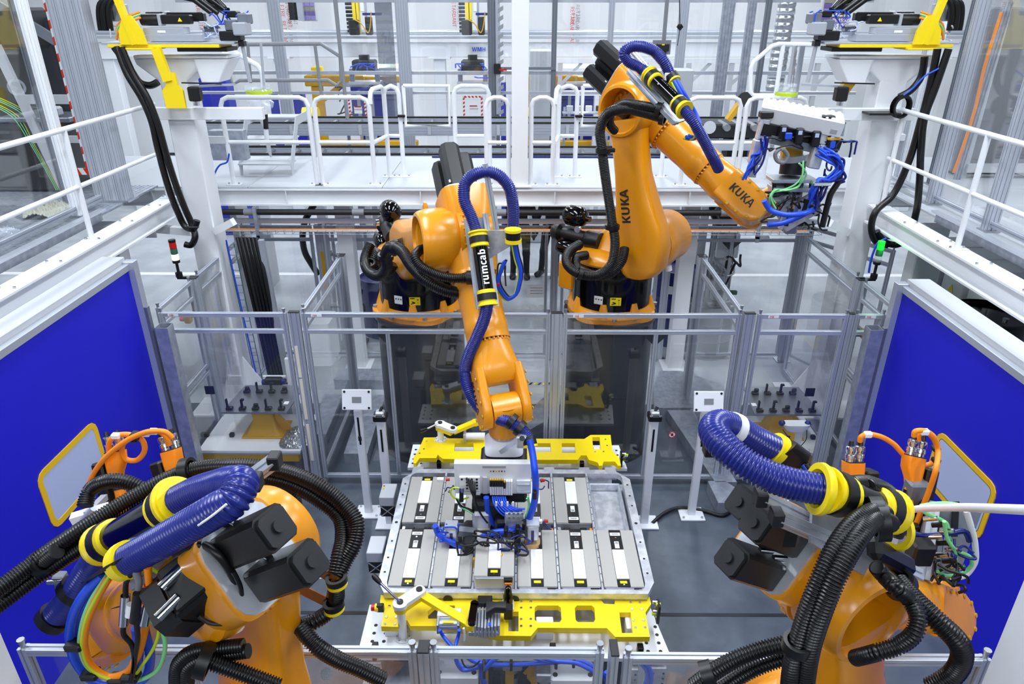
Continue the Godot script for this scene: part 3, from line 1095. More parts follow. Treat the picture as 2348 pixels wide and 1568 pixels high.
	part(gg, "post", MB.new().cyl(V(-2.413, 4.626, -10.4), V(-2.398, 3.099, -10.4), 0.026, -1, 10), "grey")
	part(gg, "mount_tube", MB.new().tube(Lib.pts([-3.932,3.969,-10.2,-3.791,4.007,-10.2,-3.497,3.833,-10.2,-3.451,3.751,-10.2,-3.455,3.528,-10.2]), 0.034, 10), "white")
	var wg = thing("white_guard_gate", "white bent-tube guard gate beside the chained post", "gate")
	part(wg, "outer_tube", MB.new().tube(Lib.pts([3.487,4.155,-8.9,3.009,4.164,-8.9,2.937,4.141,-8.9,2.751,3.972,-8.9,2.73,3.91,-8.9,2.758,3.644,-8.9,2.806,3.6,-8.9,3.074,3.6,-8.9]), 0.026, 10), "white")
	part(wg, "upright", MB.new().cyl(V(3.066, 4.155, -8.9), V(3.066, 4.155, -8.9) - V(0, 1.59, 0), 0.026, -1, 10), "white")

func curtain():
	var t = thing("sheet_curtain", "huge white plastic sheet wall printed with red warning words behind the hall", "curtain")
	var m = MB.new()
	var n = 150
	var last = []
	for k in n + 1:
		var x = -15.0 + 30.0 * k / n
		var z = -21.0 + sin(k * 0.9) * 0.05 + sin(k * 0.37 + 1.0) * 0.09
		last.append(V(x, 0, z))
	for k in n:
		m.face([last[k] + V(0, 0.4, 0), last[k + 1] + V(0, 0.4, 0), last[k + 1] + V(0, 7, 0), last[k] + V(0, 7, 0)])
	part(t, "sheet", m, "white_wall")
	for p in [V(-6.226, 4.001, -20.7), V(-6.058, 4.548, -20.7), V(1.441, 4.34, -20.7), V(1.46, 3.811, -20.7), V(-1.687, 4.548, -20.7), V(12.742, 4.445, -20.7), V(-8.453, 4.075, -20.7)]:
		letters(t, "lettering", "FIRE RETARDANT", 0.13, p, Basis(V(0, -1, 0), V(1, 0, 0), V(0, 0, 1)), "stripe_red", "Droid Sans Mono", false)
		letters(t, "lettering", "FIRE RETARDANT", 0.13, p + V(0.14, 0.05, 0), Basis(V(0, -1, 0), V(1, 0, 0), V(0, 0, 1)), "print_grey", "Droid Sans Mono", false)

func gantry():
	var t = thing("gantry_beam", "long white gantry beam with a cable rail across the hall", "beam")
	part(t, "beam", MB.new().box(V(0, 3.64, -17.2), V(22, 0.3, 0.3), 0.01), "white")
	part(t, "cable_rail", MB.new().box(V(0, 3.9, -17.1), V(22, 0.05, 0.3), 0.005), "alu")
	part(t, "guide_rail", MB.new().cyl(V(-11, 4.0, -17.1), V(11, 4.0, -17.1), 0.05, -1, 10), "alu")
	for x in [-9.2, -5.35, -1.75, 1.9, 5.6, 9.4]:
		part(t, "support_leg", MB.new().box(V(x, 1.75, -17.2), V(0.26, 3.5, 0.26), 0.01), "white")
		part(t, "leg_cap", MB.new().box(V(x, 3.47, -17.2), V(0.5, 0.04, 0.34), 0.005), "white")
	letters(t, "lettering", "WMH", 0.12, V(-0.858, 3.657, -17.03), Basis.IDENTITY, "blue_cable")
	for g in [[[-3.446,4.312,-16.6,0.418,0.658], "yellow vertical gantry axis with black cable chain over the beam beside the hanging screen"], [[-1.042,4.313,-16.6,0.417,0.658], "yellow vertical gantry axis with black cable chain over the beam by the white column"]]:
		var B = g[0]
		var a = thing("gantry_axis", g[1], "gantry axis")
		var x0 = B[0] - B[3] / 2
		var w = B[3]
		part(a, "column", MB.new().box(V(x0 + w * 0.42, B[1] + 0.3, -16.7), V(w * 0.16, B[4] + 0.6, 0.15)), "yellow")
		part(a, "column", MB.new().box(V(x0 + w * 0.6, B[1] + 0.3, -16.7), V(w * 0.12, B[4] + 0.6, 0.15)), "yellow")
		part(a, "slot", MB.new().box(V(x0 + w * 0.52, B[1] + 0.3, -16.72), V(w * 0.06, B[4] + 0.6, 0.12)), "charcoal")
		for k in 15:
			part(a, "chain_link", MB.new().box(V(x0 + w * 0.16, B[1] - B[4] / 2 + 0.06 + k * 0.075, -16.65), V(w * 0.3, 0.058, 0.1), 0.006), "black")
		part(a, "cover", MB.new().box(V(x0 + w * 0.82, B[1] + 0.35, -16.72), V(w * 0.2, 0.5, 0.12), 0.01), "white")
		part(a, "rack", MB.new().box(V(x0 + w * 0.97, B[1] + 0.1, -16.75), V(w * 0.12, B[4], 0.06)), "alu")
		part(a, "motor", MB.new().box(V(x0 + w * 1.15, B[1] - 0.17, -16.6), V(0.14, 0.36, 0.16), 0.02), "charcoal")
		part(a, "gearbox", MB.new().box(V(x0 + w * 0.4, B[1] - 0.2, -16.58), V(0.22, 0.3, 0.14), 0.02), "black")
		part(a, "cable_arm", MB.new().box(V(x0 + w * 1.35, B[1] + 0.06, -16.6), V(0.4, 0.05, 0.08)), "blue_dark")
		hose(a, "cable", [x0 + w * 0.5, B[1] - 0.05, -16.5, x0 + w * 0.8, B[1] - 0.12, -16.48, x0 + w * 1.1, B[1] - 0.3, -16.5, x0 + w * 1.35, B[1] + 0.1, -16.5], 0.012, "ochre", 0, 0.01, 6)
		# gripper head below the beam
		var hx = B[0] + 0.05
		var h = thing("gantry_gripper", "dark gripper head with blue air lines under the beam" + (" beside the blue press" if B[0] < -2 else " next to the striped upright"), "gripper")
		part(h, "body", MB.new().box(V(hx, 3.3, -16.9), V(0.5, 0.3, 0.4), 0.03), "charcoal")
		part(h, "mast", MB.new().box(V(hx, 3.45, -16.9), V(0.2, 0.2, 0.2)), "black")
		part(h, "base_plate", MB.new().box(V(hx, 2.98, -16.9), V(0.7, 0.05, 0.4)), "alu")
		part(h, "clamp", MB.new().box(V(hx - 0.28, 3.12, -16.8), V(0.1, 0.3, 0.12), 0.01), "alu_dark")
		part(h, "clamp", MB.new().box(V(hx + 0.28, 3.12, -16.8), V(0.1, 0.3, 0.12), 0.01), "alu_dark")
		wires(h, "air_line", V(hx, 3.24, -16.65), V(0.36, 0.14, 0.05), 5, 0.014, "blue_cable", int(hx * 10) + 40)
	# bright linear lamps seen under the beam
	# hanging status screens
	for q in [[[-4.018,4.463,-15,0.268,0.348], "tall status screen with coloured rows hanging beside a black bracket", false], [[4.298,4.4,-10.6,0.365,0.188], "status screen with purple rows behind the manipulator's motor", true]]:
		var s = thing("status_screen", q[1], "screen")
		var B = q[0]
		part(s, "case", slab([B[0], B[1] + 0.1, B[2] - 0.01, B[3] + 0.04, B[4] + 0.24], 0.08, null, 0.01), "pale_grey")
		for r in 7:
			for c in 3:
				var hgt = (B[4] + 0.2) / 7
				part(s, "display_cell", MB.new().box(V(B[0] + (c - 1) * B[3] / 3, B[1] + 0.1 + (r - 3) * hgt, B[2] + 0.0), V(B[3] / 3 * 0.9, hgt * 0.82, 0.012)), "cell_%d" % ((r * 2 + c * 3) % 3))
		if q[2]:
			letters(s, "lettering", "00570", 0.1, V(B[0] + 0.07, B[1] + 0.06, B[2] + 0.012), Basis.IDENTITY, "paper")
			letters(s, "lettering", "R0:15:32", 0.055, V(B[0] + 0.07, B[1] - 0.02, B[2] + 0.012), Basis.IDENTITY, "paper")
			letters(s, "lettering", "0140", 0.1, V(B[0] + 0.07, B[1] - 0.1, B[2] + 0.012), Basis.IDENTITY, "paper")
		else:
			part(s, "bracket", slab([-4.298,4.462,-15.1,0.236,0.351], 0.12), "black")
			part(s, "truss", slab([-4.146,4.457,-14.9,0.108,0.361], 0.08), "alu")
		part(s, "hanger", MB.new().cyl(V(B[0], B[1] + B[4] / 2, B[2] - 0.05), V(B[0], 9.0, B[2] - 0.05), 0.02, -1, 8), "alu")

func conveyors():
	for c in [[2.66, -12.0, -5.2, 5.2, "long slotted roller conveyor running across behind the walkway"], [2.36, -11.0, -5.2, 2.8, "lower slotted conveyor bed in front of the roller conveyor"]]:
		var t = thing("roller_conveyor", c[4], "conveyor")
		var y = c[0]
		for z in [c[1] + 0.3, c[1] - 0.3]:
			part(t, "side_beam", MB.new().extru(V(c[2], y + 0.1, z), V(c[3], y + 0.1, z), 0.05, 0.18), "alu")
			part(t, "track", MB.new().box(V((c[2] + c[3]) / 2, y + 0.21, z), V(c[3] - c[2], 0.025, 0.05)), "charcoal")
		for k in int((c[3] - c[2]) / 0.4):
			var x = c[2] + 0.2 + k * 0.4
			part(t, "roller", MB.new().cyl(V(x, y + 0.16, c[1] - 0.27), V(x, y + 0.16, c[1] + 0.27), 0.028, -1, 8), "steel")
		for k in 4:
			part(t, "leg", MB.new().box(V(-4.4 + k * 2.0, y / 2, c[1]), V(0.1, y, 0.5), 0.005), "pale_grey")
		for k in 7:
			var x = c[2] + 0.5 + k * 1.1
			part(t, "bracket", MB.new().box(V(x, y + 0.1, c[1] + 0.34), V(0.05, 0.14, 0.03)), "pale_grey")
	for k in 4:
		var t = thing("conveyor_stand", "white adjustable conveyor leg standing behind the walkway deck", "leg stand", "conveyor legs")
		var x = -3.1 + k * 2.02
		part(t, "column", MB.new().box(V(x, 1.22, -11.05), V(0.14, 2.3, 0.14), 0.01), "white")
		part(t, "screw", MB.new().cyl(V(x, 0.01, -11.05), V(x, 0.1, -11.05), 0.016, -1, 8), "steel")
		part(t, "foot", MB.new().box(V(x, 0.01, -11.05), V(0.24, 0.02, 0.2)), "white")
	# loose cables below the conveyor
	var w = thing("conveyor_wiring", "loose blue, yellow and black leads drooping below the conveyor", "cables")
	var g := RandomNumberGenerator.new()
	g.seed = 5
	for k in 16:
		var x = -2.6 + k * 0.38 + g.randf_range(-0.1, 0.1)
		var d = g.randf_range(0.08, 0.2)
		hose(w, "lead", [x, 2.52, -10.68, x + 0.12, 2.5 - d, -10.62, x + 0.34, 2.5 - d * 0.8, -10.6, x + 0.6, 2.5, -10.66], 0.009, ["blue_dark", "black", "ochre", "blue_cable", "charcoal"][k % 5], 0, 0.01, 6, 5)
	var hc = thing("blue_hose_run", "blue air hose lying along the back of the walkway deck", "hose")
	part(hc, "hose", MB.new().cyl(V(-1.2, 2.637, -10.15), V(2.6, 2.637, -10.15), 0.014, -1, 8), "blue_dark")
	# step frame and metal boxes on the deck
	var s = thing("step_frame", "pale grey folded-plate step frame on the walkway deck", "step")
	for x in [-3.5, -2.85]:
		var m = MB.new().at(V(x, 2.62, -9.0), Basis(V(0, 0, -1), V(0, 1, 0), V(1, 0, 0)))
		m.prism([0, 0, 0.06, 0, 0.1, 0.1, 0.5, 0.55, 0.95, 0.55, 1.1, 0.4, 1.1, 0.1, 1.2, 0, 1.24, 0, 1.24, 0.45, 1.0, 0.66, 0.45, 0.66, 0, 0.16], 0.012)
		part(s, "side_plate", m, "pale_grey")
	for q in [[0.14, -9.12], [0.4, -9.4], [0.62, -9.75]]:
		part(s, "tread", MB.new().box(V(-3.18, 2.62 + q[0], q[1]), V(0.66, 0.02, 0.26), 0.003), "pale_grey")
	var bx = thing("junction_box", "flat grey metal junction box fixed beside the tall column", "box")
	part(bx, "box", slab([-3.445,3.061,-8.6,0.405,0.345], 0.15, null, 0.004), "galvanised")
	part(bx, "latch", slab([-3.509,3.151,-8.45,0.209,0.084], 0.04, null, 0.003), "pale_grey")
	hose(bx, "cable", [-3.36,3.008,-8.4,-3.403,2.908,-8.4,-3.485,2.877,-8.4,-3.572,2.765,-8.4,-3.589,2.557,-8.4], 0.01, "blue_cable", 0, 0.01, 6)
	# taped post with plastic bag
	var ps = thing("bagged_post", "white post wrapped in a clear bag with a yellow strap beside the guard gate", "post")
	part(ps, "post", MB.new().cyl(V(-3.169, 3.031, -9.2), V(-3.143, 3.531, -9.2), 0.03, -1, 10), "white")
	part(ps, "marking", MB.new().cyl(V(-3.156, 3.166, -9.19), V(-3.141, 3.34, -9.19), 0.032, -1, 10), "black")
	bag(ps, V(-3.12, 3.569, -9), 0.15, 0.26, 21)
	part(ps, "strap", MB.new().lathe(V(-3.11, 3.629, -9) - V(0, 0.02, 0), V(0, 1, 0), [0.145, 0, 0.152, 0, 0.152, 0.035, 0.145, 0.035], 20), "lime")
	part(ps, "rod", MB.new().cyl(V(-3.008, 4.162, -9), V(-3.043, 3.654, -9), 0.016, -1, 8), "alu")
	var pb = thing("bagged_post", "chained white post wrapped in a clear bag with a yellow strap beside the white tray", "post")
	part(pb, "post", MB.new().cyl(V(2.839, 4.197, -7.9), V(2.845, 3.73, -7.9), 0.022, -1, 10), "alu")
	part(pb, "rail", MB.new().bar(V(2.956, 4.192, -8), V(2.963, 3.675, -8), 0.05, 0.03), "alu")
	bag(pb, V(2.746, 3.752, -7.7), 0.1, 0.2, 22)
	part(pb, "strap", MB.new().lathe(V(2.759, 3.756, -7.7) - V(0, 0.02, 0), V(0, 1, 0), [0.105, 0, 0.112, 0, 0.112, 0.03, 0.105, 0.03], 20), "lime")
	for k in 9:
		var c = V(2.843, 4.171, -7.85).lerp(V(2.867, 3.822, -7.85), k / 8.0)
		part(pb, "chain_link", MB.new().box(c, V(0.02 if k % 2 else 0.008, 0.06, 0.008 if k % 2 else 0.02), 0.003), "steel")

func bag(t, c, r, h, sd):
	# crumpled clear film sleeve
	var g := RandomNumberGenerator.new()
	g.seed = sd
	var m = MB.new()
	var R = []
	var nz := FastNoiseLite.new()
	nz.seed = sd
	nz.frequency = 6.0
	for k in 9:
		var ring = []
		for j in 20:
			var a = TAU * j / 20
			var p = V(cos(a), 0, sin(a))
			var q = r * (0.95 + nz.get_noise_3d(p.x, k * 0.3, p.z) * 0.35)
			ring.append(c + p * q + V(0, (k / 8.0 - 0.5) * h, 0))
		R.append(ring)
	for k in 8:
		for j in 20:
			var j2 = (j + 1) % 20
			m.face([R[k][j], R[k + 1][j2], R[k][j2]])
			m.face([R[k][j], R[k + 1][j], R[k + 1][j2]])
	part(t, "clear_bag", m, "film")

func presses():
	# blue-curtained stations with yellow transfer arms far behind the glass wall
	for q in [[0.0, "blue-curtained press station with a yellow arm behind the smoked strip"], [5.02, "blue-curtained press station with a yellow arm behind the white column"]]:
		var o = q[0]
		var t = thing("press_station", q[1], "press")
		part(t, "curtain", MB.new().box(V(-3.55 + o, 2.4, -18.3), V(1.0 if o == 0 else 1.9, 0.85, 0.3), 0.02), "screen_blue")
		part(t, "lower_curtain", MB.new().box(V(-3.3 + o, 1.7, -18.0), V(1.1, 0.6, 0.3), 0.02), "screen_blue")
		if o == 0:
			part(t, "side_curtain", MB.new().box(V(-5.55, 1.9, -18.0), V(0.8, 1.5, 0.3), 0.02), "screen_blue")
		part(t, "arm", MB.new().box(V(-4.3 + o, 2.93, -17.8), V(1.4, 0.24, 0.3), 0.02), "ochre")
		part(t, "arm", MB.new().box(V(-3.2 + o, 2.95, -17.9), V(1.0, 0.14, 0.2), 0.02), "ochre")
		part(t, "arm_cap", MB.new().box(V(-4.7 + o, 3.14, -17.8), V(0.25, 0.2, 0.24), 0.02), "yellow")
		part(t, "slide", MB.new().box(V(-3.55 + o, 2.86, -17.6), V(1.1, 0.1, 0.1)), "alu")
		part(t, "strut", MB.new().bar(V(-4.75 + o, 2.8, -17.8), V(-4.75 + o, 1.2, -17.8), 0.24, 0.2, Vector3.BACK), "ochre")
		part(t, "brace", MB.new().bar(V(-4.7 + o, 2.45, -17.75), V(-4.2 + o, 2.8, -17.75), 0.12, 0.12), "ochre")
		part(t, "drum", MB.new().cyl(V(-4.9 + o, 2.28, -16.9), V(-4.55 + o, 2.28, -16.9), 0.16, -1, 16), "yellow")
		part(t, "lower_arm", MB.new().box(V(-3.6 + o, 1.52, -17.6), V(2.4, 0.14, 0.2), 0.02), "ochre")
		for k in 4:
			part(t, "frame_post", MB.new().extru(V(-4.1 + o + k * 0.32, 0, -17.75), V(-4.1 + o + k * 0.32, 2.7, -17.75), 0.07, 0.07, Vector3.BACK), "alu")
		part(t, "cylinder", MB.new().cyl(V(-3.9 + o, 2.9, -17.45), V(-3.1 + o, 2.9, -17.45), 0.05, -1, 10), "pale_grey")
		wires(t, "air_line", V(-4.05 + o, 2.5, -17.5), V(0.22, 0.3, 0.06), 6, 0.016, "charcoal", 71 + int(o))
		wires(t, "fitting", V(-3.3 + o, 2.88, -17.45), V(0.35, 0.08, 0.05), 5, 0.02, "black", 81 + int(o))
		# fluorescent tube over the station
		part(t, "tube_lamp", MB.new().cyl(V(-3.9 + o, 3.2, -18.5), V(-2.9 + o, 3.2, -18.5), 0.05, -1, 10), "lit_white")
		var l := OmniLight3D.new()
		l.name = "tube_light"
		l.position = V(-3.4 + o, 3.2, -18.3)
		l.light_size = 0.1
		l.light_energy = 0.4
		l.omni_range = 40.0
		l.shadow_enabled = true
		t.add_child(l)
		# hazard framed notice in front
		var n = thing("hazard_notice", "red and white striped frame with a white warning notice before the " + ("narrow" if o == 0 else "broad") + " blue press", "sign")
		var B = [-2.907,2.84,-13.48,0.286,0.388] if o == 0 else [-0.806,2.854,-13.48,0.325,0.41]
		var z = Vector3(0, 0, 1)
		tape(n, "hazard_tape", V(B[0] - B[3] / 2, B[1] - B[4] / 2, -13.48), V(B[0] - B[3] / 2, B[1] + B[4] / 2, -13.48), 0.035, z, 6)
		tape(n, "hazard_tape", V(B[0] + B[3] / 2, B[1] - B[4] / 2, -13.48), V(B[0] + B[3] / 2, B[1] + B[4] / 2, -13.48), 0.035, z, 6)
		if o > 0:
			tape(n, "hazard_tape", V(B[0] - B[3] / 2, B[1] + B[4] / 2, -13.48), V(B[0] + B[3] / 2, B[1] + B[4] / 2, -13.48), 0.035, z, 5)
		part(n, "notice", MB.new().box(V(B[0] + 0.01, B[1] - 0.01, -13.47), V(B[3] * 0.5, B[4] * 0.32, 0.006)), "paper")
		part(n, "notice_heading", MB.new().box(V(B[0] + 0.01, B[1] + B[4] * 0.12, -13.465), V(B[3] * 0.42, B[4] * 0.045, 0.004)), "red")
		letters(n, "lettering", "WARNUNG", 0.03, V(B[0] + 0.02, B[1] - 0.0, -13.464), Basis.IDENTITY, "print_grey")
		part(n, "clear_sheet", MB.new().box(V(B[0], B[1], -13.51), V(B[3] + 0.06, B[4], 0.04)), "pane")
	# leftover machines: white tanks, blue cabinets, pale frames
	for q in [[[-6.12,2.919,-15,0.589,0.975], "screen_blue", "blue cabinet behind the white column head"], [[-0.29,3.005,-15.4,0.107,0.212], "screen_blue", "narrow blue cabinet beside the striped upright"], [[-0.154,3.12,-15.3,0.159,0.418], "white", "tall white tank beside the striped upright"], [[-0.293,3.195,-15.4,0.116,0.168], "paper", "short white canister over the narrow blue cabinet"], [[2.615,3.381,-12.8,0.739,0.384], "pale_grey", "pale machine cover behind the robot's hose clamp"], [[0.443,3.608,-14.5,0.414,0.347], "pale_grey", "pale control cabinet beside the white column"]]:
		var B = q[0]
		var y1 = B[1] + B[4] / 2
		if not q[2].contains("canister"):
			B = [B[0], y1 / 2, B[2], B[3], y1]
		single("machine_cabinet", q[2], "cabinet", slab(B, 0.4, null, 0.02), q[1])
	var fr = thing("pale_truss", "pale braced frame far behind the glass wall", "frame")
	for k in 7:
		var x = 0.9 + k * 0.9
		part(fr, "post", MB.new().box(V(x, 1.75, -16.0), V(0.09, 3.5, 0.09)), "pale_grey")
		part(fr, "brace", MB.new().bar(V(x, 3.0, -16.0), V(x + 0.45, 3.45, -16.0), 0.06, 0.06), "pale_grey")
	for y in [3.5, 2.85, 2.3]:
		part(fr, "beam", MB.new().box(V(3.6, y, -16.0), V(5.6, 0.1, 0.1)), "white")
	var rk = thing("crate_rack", "rack of small boxes with yellow fittings far behind the white column", "rack")
	var g := RandomNumberGenerator.new()
	g.seed = 9
	for k in 22:
		part(rk, "parcel", MB.new().box(V(1.1 + (k % 11) * 0.2, 2.35 + (k / 11) * 0.24, -15.6), V(g.randf_range(0.08, 0.17), g.randf_range(0.08, 0.16), 0.1), 0.005), ["charcoal", "pale_grey", "bright_yellow", "black", "paper"][g.randi() % 5])
	part(rk, "shelf", MB.new().box(V(2.1, 2.25, -15.6), V(2.3, 0.03, 0.3)), "alu")
	for x in [1.0, 3.2]:
		part(rk, "post", MB.new().box(V(x, 1.3, -15.7), V(0.05, 2.6, 0.05)), "alu")
	part(rk, "shelf", MB.new().box(V(2.1, 2.5, -15.6), V(2.3, 0.02, 0.3)), "alu")
	# white robot arm and ochre strut near the duct
	var yb = thing("ochre_strut", "slanting ochre strut behind the white railing beside the duct", "strut")
	part(yb, "strut", MB.new().bar(V(2.987, 3.09, -10.5), V(3.15, 3.344, -10.5), 0.06, 0.14, Vector3.BACK), "ochre")
	part(yb, "pivot", MB.new().cyl(V(3.195, 3.368, -10.5), V(3.165, 3.379, -10.4), 0.1, -1, 14), "charcoal")
	var dk = thing("dark_conveyor_drive", "dark grey conveyor drive with rollers behind the tall robot's forearm", "drive")
	part(dk, "support", MB.new().box(V(3.25, 1.4, -10.85), V(0.3, 2.8, 0.3)), "charcoal")
	part(dk, "bed", slab([3.033,2.914,-10.6,0.849,0.202], 0.5, null, 0.02), "charcoal")
	for k in 6:
		part(dk, "roller", MB.new().cyl(V(3.0 + k * 0.2, 2.98, -10.5), V(3.0 + k * 0.2, 2.98, -10.95), 0.05, -1, 10), "grey")
	part(dk, "wheel", MB.new().cyl(V(2.746, 2.987, -10.5), V(2.772, 2.972, -10.6), 0.09, -1, 16), "pale_grey")
	part(dk, "side_beam", slab([3.014,2.734,-10.5,0.942,0.142], 0.1), "alu")

func side_enclosures():
	# glass enclosures standing on the side walkways
	var L = thing("profile_bundle", "broad bundle of slotted aluminium profiles beside the striped tape", "profile")
	for k in 4:
		part(L, "profile", MB.new().extru(V(-4.49 + k * 0.085, 2.66, -7.6), V(-4.49 + k * 0.085, 5.6, -7.6), 0.08, 0.16, Vector3.BACK), "alu")
	part(L, "foot", MB.new().box(V(-4.36, 2.67, -7.6), V(0.4, 0.02, 0.24)), "steel")
	var tp = thing("taped_door_pane", "clear enclosure door edged with red and white striped tape", "door")
	part(tp, "pane", MB.new().box(V(-4.85, 3.8, -7.62), V(0.56, 1.8, 0.008)), "pane")
	tape(tp, "hazard_tape", V(-4.56, 2.98, -7.6), V(-4.56, 4.8, -7.6), 0.07, Vector3(0, 0, 1), 12)
	tape(tp, "hazard_tape", V(-4.86, 2.97, -7.6), V(-4.53, 2.97, -7.6), 0.07, Vector3(0, 0, 1), 3)
	part(tp, "cross_rail", MB.new().box(V(-4.8, 3.7, -7.63), V(0.6, 0.09, 0.04)), "pale_grey")
	part(tp, "lower_rail", MB.new().box(V(-4.8, 3.3, -7.63), V(0.6, 0.07, 0.04)), "pale_grey")
	var tr = MB.new().at(V(-4.78, 3.42, -7.58), Basis.IDENTITY)
	part(tp, "warning_sign", tr.prism([-0.04, 0, 0.04, 0, 0, 0.07], 0.003), "ochre")
	var E = thing("dark_machine", "dark machine cabinet with cable looms inside the smoky glass enclosure", "machine")
	part(E, "housing", MB.new().box(V(-5.75, 3.55, -8.7), V(1.5, 1.8, 0.5), 0.03), "charcoal")
	part(E, "housing", MB.new().box(V(-5.5, 3.0, -8.2), V(1.0, 0.66, 0.5), 0.03), "charcoal")
	part(E, "housing", MB.new().box(V(-5.6, 4.35, -8.3), V(0.9, 0.4, 0.5), 0.03), "black")
	part(E, "shelf", MB.new().box(V(-5.2, 3.46, -8.1), V(0.8, 0.05, 0.5), 0.01), "alu_dark")
	part(E, "bracket", MB.new().box(V(-5.0, 3.54, -7.95), V(0.16, 0.1, 0.12), 0.02), "pale_grey")
	part(E, "arm", MB.new().bar(V(-5.35, 4.2, -7.85), V(-5.05, 2.75, -7.85), 0.09, 0.05, V(0, 0, 1)), "pale_grey")
	part(E, "beam", MB.new().bar(V(-5.6, 4.75, -8.0), V(-4.95, 4.2, -8.3), 0.12, 0.1), "alu_dark")
	part(E, "lens_ring", MB.new().lathe(V(-5.22, 3.8, -7.8), V(0.3, 0, 1), [0.06, 0, 0.085, 0, 0.085, 0.02, 0.06, 0.02], 18), "film")
	for k in 7:
		hose(E, "cable", [-5.6, 3.6 + k * 0.02, -7.9, -5.4 + k * 0.02, 3.5, -7.85 - k * 0.02, -5.28 + k * 0.02, 3.2, -7.85, -5.16 + k * 0.02, 2.7, -7.88], 0.005, ["green_cable", "green_cable", "lime", "charcoal"][k % 4], 0, 0.01, 6, 5)
	var LP = [[-4.4, -6.95, "pale", "pale upright of the glass enclosure behind the chequered walkway"], [-4.42, -5.6, "alu", "slotted upright of the glass enclosure beside the dark machine"], [-4.78, -7.45, "alu_dark", "punched dark upright of the glass enclosure"]]
	for p in LP:
		var u = thing("enclosure_upright", p[3], "profile")
		part(u, "profile", MB.new().extru(V(p[0], 2.66, p[1]), V(p[0], 5.6, p[1]), 0.08, 0.08, Vector3.BACK), "white" if p[2] == "pale" else p[2])
		part(u, "foot", MB.new().box(V(p[0], 2.67, p[1]), V(0.12, 0.02, 0.12)), "steel")
	for q in [[-6.3, 1.3, "clear side pane before the dark machine"], [-4.9, 1.3, "clear side pane close to the chequered deck's edge"]]:
		single("glass_screen", q[2], "pane", MB.new().box(V(-4.4, 3.9, q[0]), V(0.008, 2.4, q[1])), "pane")
	var cl = thing("crumpled_dust_sheet", "crumpled pale fabric heap on the chequered deck", "cloth")
	heap(cl, "cloth", V(-4.72, 2.68, -7.0), V(0.2, 0.13, 0.2), 31, "fabric")
	var cb = thing("clear_bag_scrap", "crumpled clear plastic bag on the chequered deck", "bag")
	heap(cb, "film", V(-4.62, 2.68, -6.2), V(0.12, 0.1, 0.1), 33, "film")
	var rl = thing("enclosure_sill", "aluminium sill rail of the glass enclosure along the chequered deck", "rail")
	part(rl, "rail", MB.new().extru(V(-4.4, 2.74, -0.2), V(-4.4, 2.74, -7.4), 0.045, 0.06), "alu")
	# opposite side
	var RP = [[4.42, -7.5, "alu", "double slotted upright beside the orange cable run"], [4.42, -6.5, "alu", "slotted upright near the bend of the white handrail"], [4.5, -8.3, "white", "white upright behind the looped black cables"], [4.9, -8.4, "alu_dark", "dark slotted upright behind the white handrail"], [4.6, -8.6, "alu", "slotted upright behind the metal cover"]]
	for p in RP:
		var u = thing("enclosure_upright", p[3], "profile")
		part(u, "profile", MB.new().extru(V(p[0], 2.66, p[1]), V(p[0], 5.6, p[1]), 0.12, 0.08, Vector3.BACK), p[2])
		part(u, "foot", MB.new().box(V(p[0], 2.67, p[1]), V(0.16, 0.02, 0.12)), "steel")
	for q in [[-7.0, 0.9, "clear side pane beside the orange cable run"], [-5.7, 1.5, "clear side pane over the bright walkway"]]:
		single("glass_screen", q[2], "pane", MB.new().box(V(4.42, 3.9, q[0]), V(0.008, 2.4, q[1])), "pane")
	var sr = thing("enclosure_sill", "aluminium sill rail of the glass enclosure over the bright walkway", "rail")
	part(sr, "rail", MB.new().extru(V(4.42, 2.74, -0.2), V(4.42, 2.74, -8.4), 0.045, 0.05), "alu")
	var gm = thing("grey_machine", "grey machine body behind glass with an orange cable on a slotted rail", "machine")
	part(gm, "housing", MB.new().box(V(6.3, 3.6, -9.3), V(1.6, 1.9, 0.4), 0.02), "grey")
	part(gm, "frame", MB.new().box(V(5.55, 3.5, -8.95), V(0.08, 1.9, 0.08)), "pale_grey")
	part(gm, "frame", MB.new().box(V(6.2, 2.75, -8.9), V(1.3, 0.1, 0.08)), "pale_grey")
	part(gm, "frame", MB.new().box(V(6.75, 3.5, -8.9), V(0.1, 1.6, 0.08)), "pale_grey")
	part(gm, "slotted_rail", MB.new().extru(V(5.44, 2.6, -8.85), V(5.5, 4.6, -8.85), 0.07, 0.05, Vector3.BACK), "galvanised")
	hose(gm, "orange_cable", [5.4, 4.5, -8.78, 5.36, 4.0, -8.76, 5.38, 3.4, -8.76, 5.33, 2.72, -8.76], 0.018, "orange_cable", 0, 0.01, 8)
	part(gm, "dark_opening", MB.new().box(V(7.05, 2.98, -8.86), V(0.36, 0.32, 0.03)), "charcoal")
	part(gm, "vent_panel", MB.new().box(V(7.2, 3.75, -8.84), V(0.5, 0.6, 0.03)), "white")
	for k in 6:
		part(gm, "louvre", MB.new().box(V(7.15, 3.62 + k * 0.04, -8.82), V(0.26, 0.012, 0.012)), "grey")
	var cv = thing("sheet_metal_cover", "small bright sheet-metal cover on the upright beside the tall column", "cover")
	part(cv, "cover", slab([4.252,3.07,-8.2,0.186,0.261], 0.07, null, 0.004), "steel")
	part(cv, "lip", slab([4.224,3.235,-8.18,0.223,0.071], 0.08, null, 0.003), "white")

